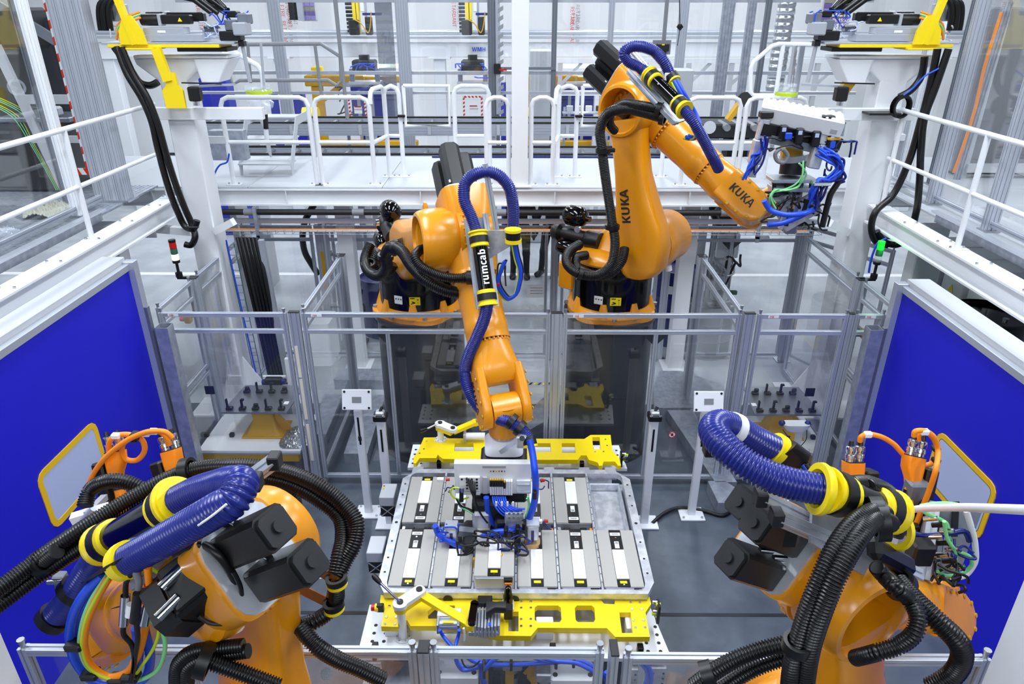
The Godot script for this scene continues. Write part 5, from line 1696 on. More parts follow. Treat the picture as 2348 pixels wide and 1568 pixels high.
func gripper_low(A):
	# tool that lowers a module into the tray
	var t = thing("robot_gripper", "robot gripper with a white valve panel and blue cable loops over the tray", "gripper")
	var o = A.tool
	part(t, "adapter", MB.new().loft([[o - V(0, 0.0, 0), V(0.11, 0, 0), V(0, 0, 0.11), 2.0], [o - V(0, 0.05, 0), V(0.13, 0, 0), V(0, 0, 0.12), 3.0], [o - V(0, 0.06, 0), V(0.15, 0, 0), V(0, 0, 0.13), 5.0], [o - V(0, 0.12, 0), V(0.15, 0, 0), V(0, 0, 0.13), 5.0]], 28), "white")
	part(t, "lower_frame", MB.new().box(o + V(0, -0.3, 0.1), V(0.36, 0.34, 0.3), 0.02), "charcoal")
	var B = [-0.177,1.35,-4.4,0.58,0.278]
	var vp = part(t, "valve_panel", slab(B, 0.06, null, 0.004), "white")
	var x0 = B[0] - B[3] / 2
	var y1 = B[1] + B[4] / 2
	var z = -4.4
	var W = B[3]
	var H = B[4]
	# connector block
	part(vp, "socket_box", MB.new().box(V(x0 + W * 0.2, y1 - H * 0.62, z + 0.012), V(W * 0.27, H * 0.46, 0.024), 0.003), "paper")
	var sk = MB.new()
	for a in 4:
		for b in 4:
			if a > 0 or b in [0, 3]:
				sk.cyl(V(x0 + W * (0.1 + a * 0.065), y1 - H * (0.45 + b * 0.1), z + 0.02), V(x0 + W * (0.1 + a * 0.065), y1 - H * (0.45 + b * 0.1), z + 0.03), 0.008, -1, 10)
	part(vp, "socket", sk, "black").set_meta("kind", "stuff")
	part(vp, "lower_strip", MB.new().box(V(x0 + W * 0.2, y1 - H * 0.93, z + 0.012), V(W * 0.27, H * 0.1, 0.024), 0.002), "white")
	part(vp, "divider", MB.new().box(V(x0 + W * 0.4, y1 - H * 0.68, z + 0.01), V(W * 0.06, H * 0.55, 0.02), 0.002), "pale_grey")
	for k in 10:
		part(vp, "valve_slice", MB.new().box(V(x0 + W * (0.475 + k * 0.03), y1 - H * 0.72, z + 0.018), V(W * 0.027, H * 0.46, 0.036), 0.002), "paper" if k % 2 else "white")
	for k in 7:
		part(vp, "solenoid", MB.new().box(V(x0 + W * (0.475 + k * 0.03), y1 - H * (0.5 if k < 6 else 0.56), z + 0.045), V(W * 0.026, H * 0.22, 0.03), 0.003), "black")
		part(vp, "solenoid_tab", MB.new().box(V(x0 + W * (0.475 + k * 0.03), y1 - H * (0.385 if k < 6 else 0.45), z + 0.05), V(W * 0.02, H * 0.03, 0.02)), "ochre")
	for k in 6:
		part(vp, "button_label", MB.new().box(V(x0 + W * (0.475 + k * 0.036), y1 - H * 0.24, z + 0.003), V(W * 0.017, H * 0.04, 0.004)), ["brown_copper", "charcoal", "ochre", "brown_copper", "charcoal", "grey"][k])
	part(vp, "name_plate", MB.new().box(V(x0 + W * 0.52, y1 - H * 0.1, z + 0.003), V(W * 0.3, H * 0.07, 0.004)), "print_grey")
	for k in 2:
		part(vp, "muffler", MB.new().box(V(x0 + W * 0.9, y1 - H * (0.62 + 0.25 * k), z + 0.02), V(W * 0.17, H * 0.07, 0.03), 0.004), "alu")
	part(vp, "side_cover", MB.new().box(V(x0 + W * 0.9, y1 - H * 0.72, z + 0.01), V(W * 0.18, H * 0.42, 0.02), 0.002), "white")
	# central mechanism down to the module
	part(t, "mast", MB.new().box(V(-0.187, 1.079, -4.42), V(0.3, 0.2, 0.2), 0.02), "charcoal")
	part(t, "mast", MB.new().box(V(-0.263, 1.009, -4.35), V(0.14, 0.2, 0.12), 0.02), "cast_alu")
	part(t, "mast", MB.new().box(V(-0.111, 1.009, -4.3), V(0.1, 0.16, 0.14), 0.02), "black")
	part(t, "drive_block", MB.new().box(V(-0.185, 0.898, -4.28), V(0.44, 0.1, 0.3), 0.02), "charcoal")
	part(t, "drive_block", MB.new().box(V(-0.124, 0.904, -4.12), V(0.12, 0.12, 0.12), 0.015), "black")
	part(t, "drive_block", MB.new().box(V(-0.256, 0.885, -4.14), V(0.12, 0.16, 0.12), 0.015), "alu_dark")
	part(t, "drive_block", MB.new().box(V(-0.059, 0.91, -4.1), V(0.06, 0.1, 0.08), 0.01), "blue_dark")
	part(t, "clamp_plate", MB.new().box(V(-0.18, 0.797, -4.08), V(0.3, 0.03, 0.34), 0.005), "black")
	part(t, "pad", MB.new().box(V(-0.169, 0.857, -3.98), V(0.1, 0.06, 0.06), 0.01), "black")
	for s in [[1063, 1305], [1196, 1290]]:
		var c = V(-0.38, 0.798, -4.05) if s[0] == 1063 else V(0.036, 0.826, -4.05)
		part(t, "side_pad", MB.new().box(c, V(0.08, 0.05, 0.1), 0.008), "black")
	part(t, "yellow_finger", MB.new().box(V(-0.304, 0.895, -4), V(0.018, 0.09, 0.03), 0.004), "ochre")
	part(t, "yellow_finger", MB.new().box(V(-0.105, 0.917, -4), V(0.018, 0.12, 0.03), 0.004), "ochre")
	for s in [-1, 1]:
		var u = V(-0.489, 0.956, -4.25) if s < 0 else V(0.125, 0.985, -4.25)
		part(t, "air_cylinder", MB.new().box(u, V(0.09, 0.14, 0.08), 0.01), "cast_alu")
		part(t, "cylinder_label", MB.new().box(u + V(0.0, -0.02, 0.043), V(0.022, 0.1, 0.004)), "blue_dark")
		part(t, "cylinder_cap", MB.new().box(u + V(0, 0.08, 0), V(0.1, 0.02, 0.09), 0.004), "alu")
		part(t, "arm_link", MB.new().loft([[u + V(0, -0.1, 0), V(0.06, 0, 0), V(0, 0, 0.05), 4.0], [u + V(-0.04 * s, -0.18, 0.06), V(0.06, 0, 0), V(0, 0, 0.04), 3.0], [u + V(-0.1 * s, -0.24, 0.12), V(0.03, 0, 0), V(0, 0, 0.03), 3.0], [u + V(-0.1 * s, -0.32, 0.16), V(0.025, 0, 0), V(0, 0, 0.025), 3.0]], 16), "tan")
		part(t, "arm_pin", MB.new().cyl(u + V(-0.02 * s, -0.15, 0.07), u + V(-0.02 * s, -0.15, 0.13), 0.02, -1, 12), "charcoal")
		part(t, "frame_bar", MB.new().bar(u + V(-0.05 * s, 0.02, 0), V(-0.185, 0.92, -4.28), 0.06, 0.05), "alu_dark")
	# hose and cable looms
	hose(t, "main_cable", [0.096,1.703,-4.4,0.116,1.627,-4.36,0.135,1.51,-4.28,0.144,1.333,-4.28,0.126,1.172,-4.28,0.072,1.027,-4.28,-0.027,1.027,-4.2,-0.142,1.01,-4.2,-0.234,0.976,-4.2,-0.274,0.925,-4.2,-0.255,0.883,-4.2,-0.202,0.883,-4.2], 0.026, "blue_cable", 0, 0.01, 12)
	hose(t, "main_cable", [-0.225,1.24,-4.32,-0.219,1.15,-4.32,-0.198,1.042,-4.32,-0.145,0.958,-4.32,-0.078,0.916,-4.32,0.006,0.934,-4.32], 0.022, "blue_cable", 0, 0.01, 12)
	hose(t, "loom", [-0.619,0.985,-4.3,-0.602,0.913,-4.3,-0.505,0.924,-4.2,-0.408,0.861,-4.2,-0.293,0.831,-4.2,-0.16,0.824,-4.2,-0.077,0.858,-4.2,-0.037,0.927,-4.2], 0.024, "blue_cable", 0, 0.01, 10)
	hose(t, "loom", [-0.391,0.772,-4.3,-0.282,0.759,-4.3,-0.146,0.76,-4.3,-0.061,0.817,-4.3,-0.044,0.891,-4.3], 0.018, "blue_dark", 0, 0.01, 10)
	for k in 3:
		bundle(t, "green_lead", [-0.439,1.219,-4.32,-0.414,1.166,-4.32,-0.343,1.108,-4.32,-0.261,1.055,-4.32,-0.185,0.992,-4.32,-0.112,0.941,-4.32], 1 + k % 2, 0.012, 0.008, ["green_cable", "black", "paper"][k], 10 + k)
	bundle(t, "green_lead", [0.08,1.257,-4.3,0.094,1.176,-4.3,0.075,1.085,-4.3,0.062,0.989,-4.3,0.006,0.925,-4.3], 4, 0.012, 0.007, "green_cable", 14)
	for k in 7:
		var q = k * 0.014
		hose(t, "blue_lead", [-0.177 + q * 1.1, 1.23, -4.34, -0.169 + q * 1.2, 1.215, -4.29, -0.125 + q * 1.6, 1.166 + q * 0.4, -4.24, -0.06 + q * 1.5, 1.113 + q, -4.24], 0.007, "blue_cable", 0, 0.01, 6)
		if k % 2 == 0:
			part(t, "lead_tag", MB.new().box(V(-0.148 + q * 1.5, 1.227, -4.26), V(0.014, 0.04, 0.012), 0.002), "paper")
	for k in 5:
		hose(t, "black_lead", [-0.372 + k * 0.016, 1.39 - k * 0.01, -4.36, -0.336 + k * 0.008, 1.315, -4.3, -0.306, 1.223, -4.29, -0.258, 1.108, -4.27, -0.216, 1.046, -4.26], 0.007, "black", 0, 0.01, 6)
	hose(t, "yellow_lead", [-0.421,1.305,-4.34,-0.47,1.312,-4.34,-0.494,1.284,-4.34,-0.479,1.231,-4.34,-0.424,1.203,-4.34,-0.358,1.224,-4.34], 0.007, "lime", 0, 0.01, 6)
	part(t, "plug", MB.new().cyl(V(-0.411, 1.292, -4.33), V(-0.411, 1.214, -4.3), 0.016, -1, 10), "black")
	part(t, "plug_nut", MB.new().cyl(V(-0.408, 1.313, -4.34), V(-0.411, 1.28, -4.33), 0.02, -1, 10), "chrome")
	part(t, "fitting_block", MB.new().box(V(-0.011, 1.093, -4.25), V(0.15, 0.16, 0.05), 0.01), "cast_alu")
	var fi = MB.new()
	for k in 12:
		var p = V(-0.05, 1.183, -4.2) + V((k % 4) * 0.032, -(k / 4) * 0.04, 0.0)
		fi.cyl(p, p + V(0, 0.02, 0.025), 0.01, -1, 8)
	part(t, "fitting", fi, "chrome").set_meta("kind", "stuff")
	for s in [V(0.186, 1.335, -4.4), V(0.217, 0.99, -4.35), V(-0.533, 1.34, -4.4)]:
		part(t, "sensor_plug", MB.new().cyl(s, s + V(0.03, 0.004, 0), 0.012, -1, 10), "red")
		part(t, "sensor_body", MB.new().box(s + V(-0.04, 0, 0), V(0.05, 0.03, 0.03), 0.004), "paper")
		wires(t, "sensor_lead", s + V(0.02, -0.05, 0.0), V(0.04, 0.05, 0.02), 3, 0.005, "blue_dark", int(absf(s.x) * 100))
	wires(t, "loose_lead", V(-0.171, 0.993, -4.1), V(0.26, 0.06, 0.06), 12, 0.008, "black", 301)
	wires(t, "loose_lead", V(-0.01, 0.973, -4.1), V(0.12, 0.07, 0.06), 6, 0.008, "blue_dark", 302)
	wires(t, "loose_lead", V(-0.507, 0.986, -4.25), V(0.07, 0.07, 0.05), 6, 0.007, "blue_cable", 303)
	for q in [V(-0.076, 1.035, -4.18), V(0.012, 1.048, -4.18), V(0.061, 1.081, -4.2), V(0.137, 1.328, -4.25)]:
		part(t, "strap", MB.new().box(q, V(0.03, 0.07, 0.06), 0.006), "black")
	# bracket that carries the hose near the hand
	part(t, "hose_arm", MB.new().bar(V(-0.113, 1.496, -4.55), V(0.007, 1.662, -4.45), 0.04, 0.03), "alu")
	part(t, "hose_clamp", MB.new().box(V(0.039, 1.662, -4.45), V(0.08, 0.1, 0.07), 0.008), "cast_alu")
	part(t, "clamp_knob", MB.new().cyl(V(0.042, 1.714, -4.4), V(0.042, 1.74, -4.36), 0.02, -1, 14), "charcoal")
	var cl = part(t, "hose_collar", MB.new().cyl(V(0.091, 1.682, -4.46), V(0.104, 1.644, -4.42), 0.052, -1, 20), "black")
	part(cl, "collar_ring", MB.new().cyl(V(0.104, 1.644, -4.42), V(0.107, 1.631, -4.41), 0.055, -1, 20), "bright_yellow")
	# module being set down
	var m = module(-0.154, 0.97, -4.09, true)
	m.set_meta("label", "silver battery module held under the gripper above its empty bay")
	m.set_meta("group", "battery modules held by robots")

func gripper_high(B):
	var t = thing("robot_gripper", "robot gripper with blue cable bunches holding up the ridged white tray", "gripper")
	var o = B.tool
	var c = V(2.243, 3.329, -5.85)
	part(t, "adapter", MB.new().loft([[o - B.td * 0.01, B.n * 0.12, B.n.cross(B.td) * 0.12, 2.0], [o + B.td * 0.05, B.n * 0.14, B.n.cross(B.td) * 0.14, 2.4]], 24), "alu")
	part(t, "mount_frame", MB.new().bar(o + B.td * 0.04, V(2.232, 3.186, -5.85), 0.24, 0.16), "alu_dark")
	part(t, "valve_bank", MB.new().bar(V(2.201, 2.941, -5.8), V(2.445, 3.131, -5.75), 0.1, 0.16), "cast_alu")
	for k in 7:
		var p = V(2.178, 2.988, -5.7).lerp(V(2.392, 3.154, -5.66), k / 6.0)
		part(t, "valve", MB.new().bar(p + V(-0.01, -0.07, 0), p + V(0.01, 0.07, 0.0), 0.04, 0.03), ["alu", "charcoal", "steel"][k % 3])
	part(t, "lower_box", MB.new().box(V(2.321, 2.979, -5.8), V(0.12, 0.12, 0.1), 0.01), "black")
	part(t, "lower_block", MB.new().box(V(2.29, 2.928, -5.82), V(0.1, 0.16, 0.1), 0.01), "alu_dark")
	part(t, "neck", MB.new().cyl(V(2.243, 3.329, -5.85), V(2.248, 3.449, -5.87), 0.1, -1, 24), "black")
	part(t, "neck_plate", MB.new().box(V(2.249, 3.294, -5.85), V(0.36, 0.03, 0.2), 0.005), "alu")
	part(t, "neck_plate", MB.new().box(V(2.251, 3.222, -5.85), V(0.32, 0.03, 0.2), 0.005), "alu")
	for k in 4:
		part(t, "pillar", MB.new().cyl(V(2.09, 3.298, -5.8) + V(k * 0.1, 0, 0), V(2.109, 3.18, -5.8) + V(k * 0.1, 0, 0), 0.016, -1, 10), "black")
	part(t, "turntable", MB.new().cyl(V(2.255, 3.445, -5.87), V(2.247, 3.494, -5.87), 0.12, -1, 24), "alu")
	part(t, "yellow_block", MB.new().box(V(2.214, 3.505, -5.85), V(0.16, 0.1, 0.1), 0.02), "ochre")
	part(t, "cross_bar", MB.new().bar(V(1.906, 3.707, -5.75), V(2.52, 3.6, -5.7), 0.08, 0.09), "black")
	part(t, "cross_bar", MB.new().bar(V(1.976, 3.636, -5.72), V(2.41, 3.55, -5.7), 0.1, 0.06), "alu_dark")
	for q in [V(2.046, 3.691, -5.65), V(2.162, 3.673, -5.62), V(2.293, 3.653, -5.62), V(2.414, 3.631, -5.62)]:
		part(t, "finger_block", MB.new().box(q, V(0.06, 0.12, 0.06), 0.01), "black")
		part(t, "finger_tag", MB.new().box(q + V(-0.005, 0.03, 0.032), V(0.03, 0.03, 0.003)), "hazy_window")
	part(t, "blue_sensor", MB.new().box(V(2.075, 3.676, -5.6), V(0.05, 0.05, 0.03), 0.006), "blue_cable")
	part(t, "blue_sensor", MB.new().box(V(2.42, 3.611, -5.6), V(0.04, 0.06, 0.03), 0.006), "blue_cable")
	for q in [[V(1.909, 3.624, -5.75), V(1.888, 3.437, -5.75)], [V(2.346, 3.609, -5.65), V(2.319, 3.424, -5.65)]]:
		part(t, "clamp_arm", MB.new().bar(q[0] + V(0.02, 0.16, 0), q[0], 0.07, 0.07, V(0, 0, 1), 0.008), "cast_alu")
		part(t, "air_cylinder", MB.new().bar(q[0], q[1], 0.09, 0.08, V(0, 0, 1), 0.008), "cast_alu")
		part(t, "clamp_tip", MB.new().box(q[0] + V(0.02, 0.19, 0), V(0.1, 0.05, 0.08), 0.008), "charcoal")
	part(t, "cylinder_foot", MB.new().bar(V(1.888, 3.437, -5.75), V(1.882, 3.333, -5.75), 0.06, 0.06, V(0, 0, 1)), "alu")
	bundle(t, "blue_lead", [1.918,3.643,-5.68,1.918,3.553,-5.68,1.874,3.485,-5.68,1.843,3.417,-5.68,1.818,3.348,-5.68], 6, 0.03, 0.009, "blue_cable", 20)
	bundle(t, "blue_lead", [1.891,3.656,-5.6,1.901,3.551,-5.6,1.87,3.484,-5.6,1.827,3.41,-5.6], 3, 0.03, 0.009, "blue_dark", 21)
	bundle(t, "blue_lead", [2.334,3.568,-5.6,2.407,3.522,-5.55,2.479,3.445,-5.55,2.435,3.378,-5.55,2.359,3.334,-5.55,2.322,3.276,-5.55,2.346,3.17,-5.6], 9, 0.035, 0.01, "blue_cable", 23)
	bundle(t, "blue_lead", [2.403,3.545,-5.55,2.483,3.479,-5.55,2.516,3.395,-5.55,2.397,3.31,-5.55,2.372,3.224,-5.55,2.368,3.137,-5.55], 5, 0.03, 0.01, "blue_dark", 24)
	part(t, "distributor", MB.new().box(V(2.354, 3.334, -5.52), V(0.14, 0.03, 0.08), 0.005), "chrome")
	hose(t, "loom", [1.947,3.189,-5.55,2.003,3.119,-5.55,2.111,3.091,-5.5,2.247,3.098,-5.5,2.384,3.113,-5.6], 0.022, "blue_cable", 0, 0.01, 10)
	hose(t, "loom", [2.023,2.98,-5.6,2.126,2.991,-5.6,2.241,3.035,-5.6,2.321,3.078,-5.6], 0.022, "blue_cable", 0, 0.01, 10)
	hose(t, "loom", [2.438,3.552,-5.6,2.479,3.479,-5.6,2.528,3.35,-5.6,2.483,3.229,-5.6,2.472,3.106,-5.6,2.465,2.963,-5.6], 0.024, "black", 0, 0.01, 10)
	hose(t, "grey_loop", [2.03,3.584,-5.6,1.996,3.545,-5.6,2.018,3.491,-5.6,2.074,3.478,-5.6,2.093,3.525,-5.6,2.048,3.578,-5.6], 0.016, "grey", 0, 0.01, 8)
	bundle(t, "green_lead", [2.05,3.141,-5.6,2.007,3.194,-5.6,2.023,3.246,-5.6,2.097,3.274,-5.6,2.213,3.298,-5.6,2.25,3.384,-5.6,2.208,3.485,-5.6], 3, 0.025, 0.007, "green_cable", 22)
	wires(t, "loose_lead", V(2.139, 3.115, -5.7), V(0.16, 0.12, 0.06), 10, 0.008, "black", 401)
	wires(t, "loose_lead", V(2.438, 3.025, -5.7), V(0.12, 0.1, 0.06), 8, 0.008, "black", 402)
	wires(t, "loose_lead", V(2.524, 3.475, -5.65), V(0.08, 0.16, 0.05), 8, 0.008, "blue_dark", 403)
	wires(t, "loose_lead", V(2.191, 3.617, -5.6), V(0.26, 0.04, 0.04), 8, 0.007, "charcoal", 404)
	part(t, "yellow_tip", MB.new().box(V(2.424, 3.657, -5.6), V(0.1, 0.02, 0.03), 0.004), "ochre")
	part(t, "lamp_tip", MB.new().box(V(2.466, 3.738, -5.62), V(0.04, 0.02, 0.03), 0.004), "orange_cable")
	# module carried on top, ribbed side up
	var m = thing("battery_module", "ridged white module tray held up by the blue-cabled gripper", "battery module", "battery modules held by robots")
	var a = V(1.89, 3.816, -5.75)
	var b = V(2.345, 3.741, -5.6)
	var u = (b - a).normalized()
	var w = V(0.42, 0.1, -0.9).normalized()
	w = (w - u * w.dot(u)).normalized()
	var n = w.cross(u).normalized()
	if n.y < 0:
		n = -n
	var cen = a + u * 0.3 + w * 0.14
	var bs = Basis(u, n, u.cross(n))
	var body = MB.new().at(cen, bs).box(Vector3.ZERO, V(0.62, 0.12, 0.28), 0.008)
	part(m, "body", body, "cast_white")
	for k in 12:
		part(m, "ridge", MB.new().at(cen, bs).box(V(-0.28 + k * 0.05, 0.065, 0), V(0.03, 0.016, 0.25), 0.005), "paper")
	part(m, "end_label", MB.new().at(cen, bs).box(V(0.25, -0.02, 0.141), V(0.05, 0.03, 0.003)), "print_grey")

func bundle(t, called, P, count, spread, r, m, sd):
	# several leads that follow one path loosely
	var g := RandomNumberGenerator.new()
	g.seed = sd
	for k in count:
		var a = []
		for q in P:
			a.append(q + g.randf_range(-spread, spread))
		hose(t, called, a, r, m, 0, 0.01, 6)

func plan(mb, poly, y, h, holes = []):
	# outline in x, z (flat list) extruded downwards from y by h
	var fl = []
	for k in range(0, poly.size(), 2):
		fl.append_array([poly[k], -poly[k + 1]])
	var hs = []
	for q in holes:
		var a = []
		for k in range(0, q.size(), 2):
			a.append_array([q[k], -q[k + 1]])
		hs.append(a)
	mb.at(V(0, y - h, 0), Basis(V(1, 0, 0), V(0, 0, -1), V(0, 1, 0)))
	mb.prism(fl, h, hs)
	mb.at(Vector3.ZERO)
	return mb

func rr(x0, z0, x1, z1, r = 0.03):
	return Lib.rrect(absf(x1 - x0), absf(z1 - z0), r, (x0 + x1) / 2, (z0 + z1) / 2)

func battery():
	var t = thing("battery_tray", "cast aluminium battery tray with open bays between the two yellow plates", "tray")
	var O = [-0.99, -3.86, -0.93, -3.75, 0.93, -3.75, 0.99, -3.86, 0.99, -5.08, 0.86, -5.22, -0.86, -5.22, -0.99, -5.08]
	part(t, "rim", plan(MB.new(), O, 0.85, 0.05, [rr(-0.925, -3.79, 0.925, -5.16, 0.06)]), "cast_alu")
	var bw = MB.new()
	bw.box(V(0, 0.755, -3.77), V(1.86, 0.11, 0.02))
	bw.box(V(0, 0.755, -5.18), V(1.7, 0.11, 0.02))
	bw.box(V(-0.94, 0.755, -4.47), V(0.02, 0.11, 1.2))
	bw.box(V(0.94, 0.755, -4.47), V(0.02, 0.11, 1.2))
	part(t, "side_wall", bw, "cast_alu")
	part(t, "floor_sheet", MB.new().box(V(0, 0.705, -4.475), V(1.9, 0.012, 1.43)), "cast_alu")
	for k in 5:
		var x = -0.616 + 0.308 * k
		var rb = part(t, "cross_member", MB.new().box(V(x, 0.78, -4.475), V(0.018, 0.15, 1.38), 0.003), "cast_alu")
		var sc = MB.new()
		for j in 16:
			sc.cyl(V(x, 0.855, -3.85 - j * 0.083), V(x, 0.861, -3.85 - j * 0.083), 0.0055, -1, 6)
		part(rb, "screw", sc, "chrome").set_meta("kind", "stuff")
	part(t, "end_rib", MB.new().box(V(0, 0.76, -4.44), V(1.86, 0.1, 0.012)), "cast_alu")
	var ho = MB.new()
	for s in [-1, 1]:
		for z in [-3.95, -4.1, -4.28, -4.5, -4.72, -4.85, -5.0]:
			ho.cyl(V(0.957 * s, 0.849, z), V(0.957 * s, 0.8515, z), 0.009 if z != -4.5 else 0.013, -1, 10)
	part(t, "rim_hole", ho, "ink").set_meta("kind", "stuff")
	for x in [-0.31, 0.16]:
		var pt = MB.new().cyl(V(x - 0.17, 0.79, -3.752), V(x - 0.17, 0.79, -3.744), 0.034, -1, 20)
		part(t, "breather_port", pt, "black")
	for k in 12:
		part(t, "locating_pin", MB.new().cyl(V(-0.86 + k * 0.157, 0.755, -3.745), V(-0.86 + k * 0.157, 0.755, -3.72), 0.012, -1, 10), "bright_yellow")
	# inner pan of the empty bay
	var pn = MB.new()
	pn.box(V(0.77, 0.715, -4.78), V(0.27, 0.01, 0.6), 0.003)
	for q in [[0.64, -4.8, 0.02, 0.62], [0.9, -4.8, 0.02, 0.62], [0.77, -5.1, 0.26, 0.02]]:
		pn.box(V(q[0], 0.75, q[1]), V(q[2], 0.08, q[3]), 0.008)
	part(t, "bay_pan", pn, "cast_alu")
	# modules
	var proto
	var nm = ["first", "second", "third", "fourth", "fifth", "sixth"]
	for row in 2:
		for k in 6:
			if (row == 0 and k == 2) or (row == 1 and k == 5):
				continue
			var x = -0.77 + 0.308 * k
			var z = -4.105 if row == 0 else -4.79
			var m = module(x, 0.86, z, row == 0)
			var lb = "battery module, %s from the red button's end, in the row beside the %s plate" % [nm[k], ["levered", "slotted"][row]]
			m.set_meta("label", lb)
	# connectors between the rows
	for k in 5:
		var x = -0.77 + 0.308 * k
		var c = thing("busbar_connector", ["black busbar connector between the first pair of modules", "black busbar connector between the second pair of modules", "black busbar connector between the third pair of module bays", "black busbar connector between the fourth pair of modules", "black busbar connector between the fifth pair of modules"][k], "connector")
		part(c, "bar", MB.new().box(V(x, 0.82, -4.44), V(0.2, 0.03, 0.022), 0.004), "black")
		part(c, "block", MB.new().box(V(x - 0.06, 0.83, -4.44), V(0.05, 0.03, 0.03), 0.005), "black")
		part(c, "block", MB.new().box(V(x + 0.07, 0.83, -4.44), V(0.05, 0.03, 0.03), 0.005), "black")
		part(c, "bracket", MB.new().box(V(x - 0.12, 0.82, -4.44), V(0.03, 0.05, 0.04), 0.004), "steel")
		part(c, "orange_plug", MB.new().box(V(x + 0.13, 0.83, -4.44), V(0.02, 0.02, 0.03), 0.003), "orange_cable")
	table()
	lever_unit("near")
	lever_unit("far")
	side_blocks()

func module(x, y, z, near):
	# battery module, long side along z; top at y
	var t = thing("battery_module", "battery module", "battery module", "battery modules in the tray")
	var s = 1.0 if near else -1.0
	var L = 0.6
	part(t, "body", MB.new().box(V(x, y - 0.07, z), V(0.282, 0.13, L), 0.006), "cast_alu")
	for q in [-1, 1]:
		part(t, "cover_sheet", MB.new().box(V(x + q * 0.094, y - 0.003, z), V(0.096, 0.008, L), 0.002), "module_grey")
	part(t, "centre_strip", MB.new().box(V(x, y - 0.002, z), V(0.088, 0.008, L), 0.001), "black")
	part(t, "white_sheet", MB.new().box(V(x, y + 0.006, z + 0.08 * s), V(0.09, 0.012, 0.3), 0.002), "paper")
	part(t, "hazard_label", MB.new().box(V(x, y + 0.0025, z + 0.258 * s), V(0.05, 0.002, 0.024)), "bright_yellow")
	part(t, "code_label", MB.new().box(V(x, y + 0.0025, z - 0.13 * s), V(0.034, 0.002, 0.075)), "paper")
	part(t, "code_print", MB.new().box(V(x, y + 0.004, z - 0.15 * s), V(0.024, 0.001, 0.024)), "print_grey")
	part(t, "type_label", MB.new().box(V(x, y + 0.0025, z - 0.25 * s), V(0.078, 0.002, 0.034)), "paper")
	part(t, "type_print", MB.new().box(V(x, y + 0.004, z - 0.25 * s), V(0.05, 0.001, 0.012)), "print_grey")
	var d = MB.new()
	for q in [0.282, -0.21]:
		d.cyl(V(x, y, z + q * s), V(x, y + 0.005, z + q * s), 0.006, -1, 8)
	part(t, "screw", d, "chrome").set_meta("kind", "stuff")
	part(t, "terminal", MB.new().box(V(x + 0.1, y - 0.025, z + (L / 2 + 0.012) * s), V(0.06, 0.03, 0.03), 0.004), "black")
	part(t, "terminal_cover", MB.new().box(V(x + 0.1, y - 0.045, z + (L / 2 + 0.02) * s), V(0.05, 0.02, 0.03), 0.003), "orange_cable")
	part(t, "end_plate", MB.new().box(V(x - 0.03, y - 0.06, z + (L / 2 + 0.004) * s), V(0.2, 0.09, 0.012), 0.002), "alu")
	return t

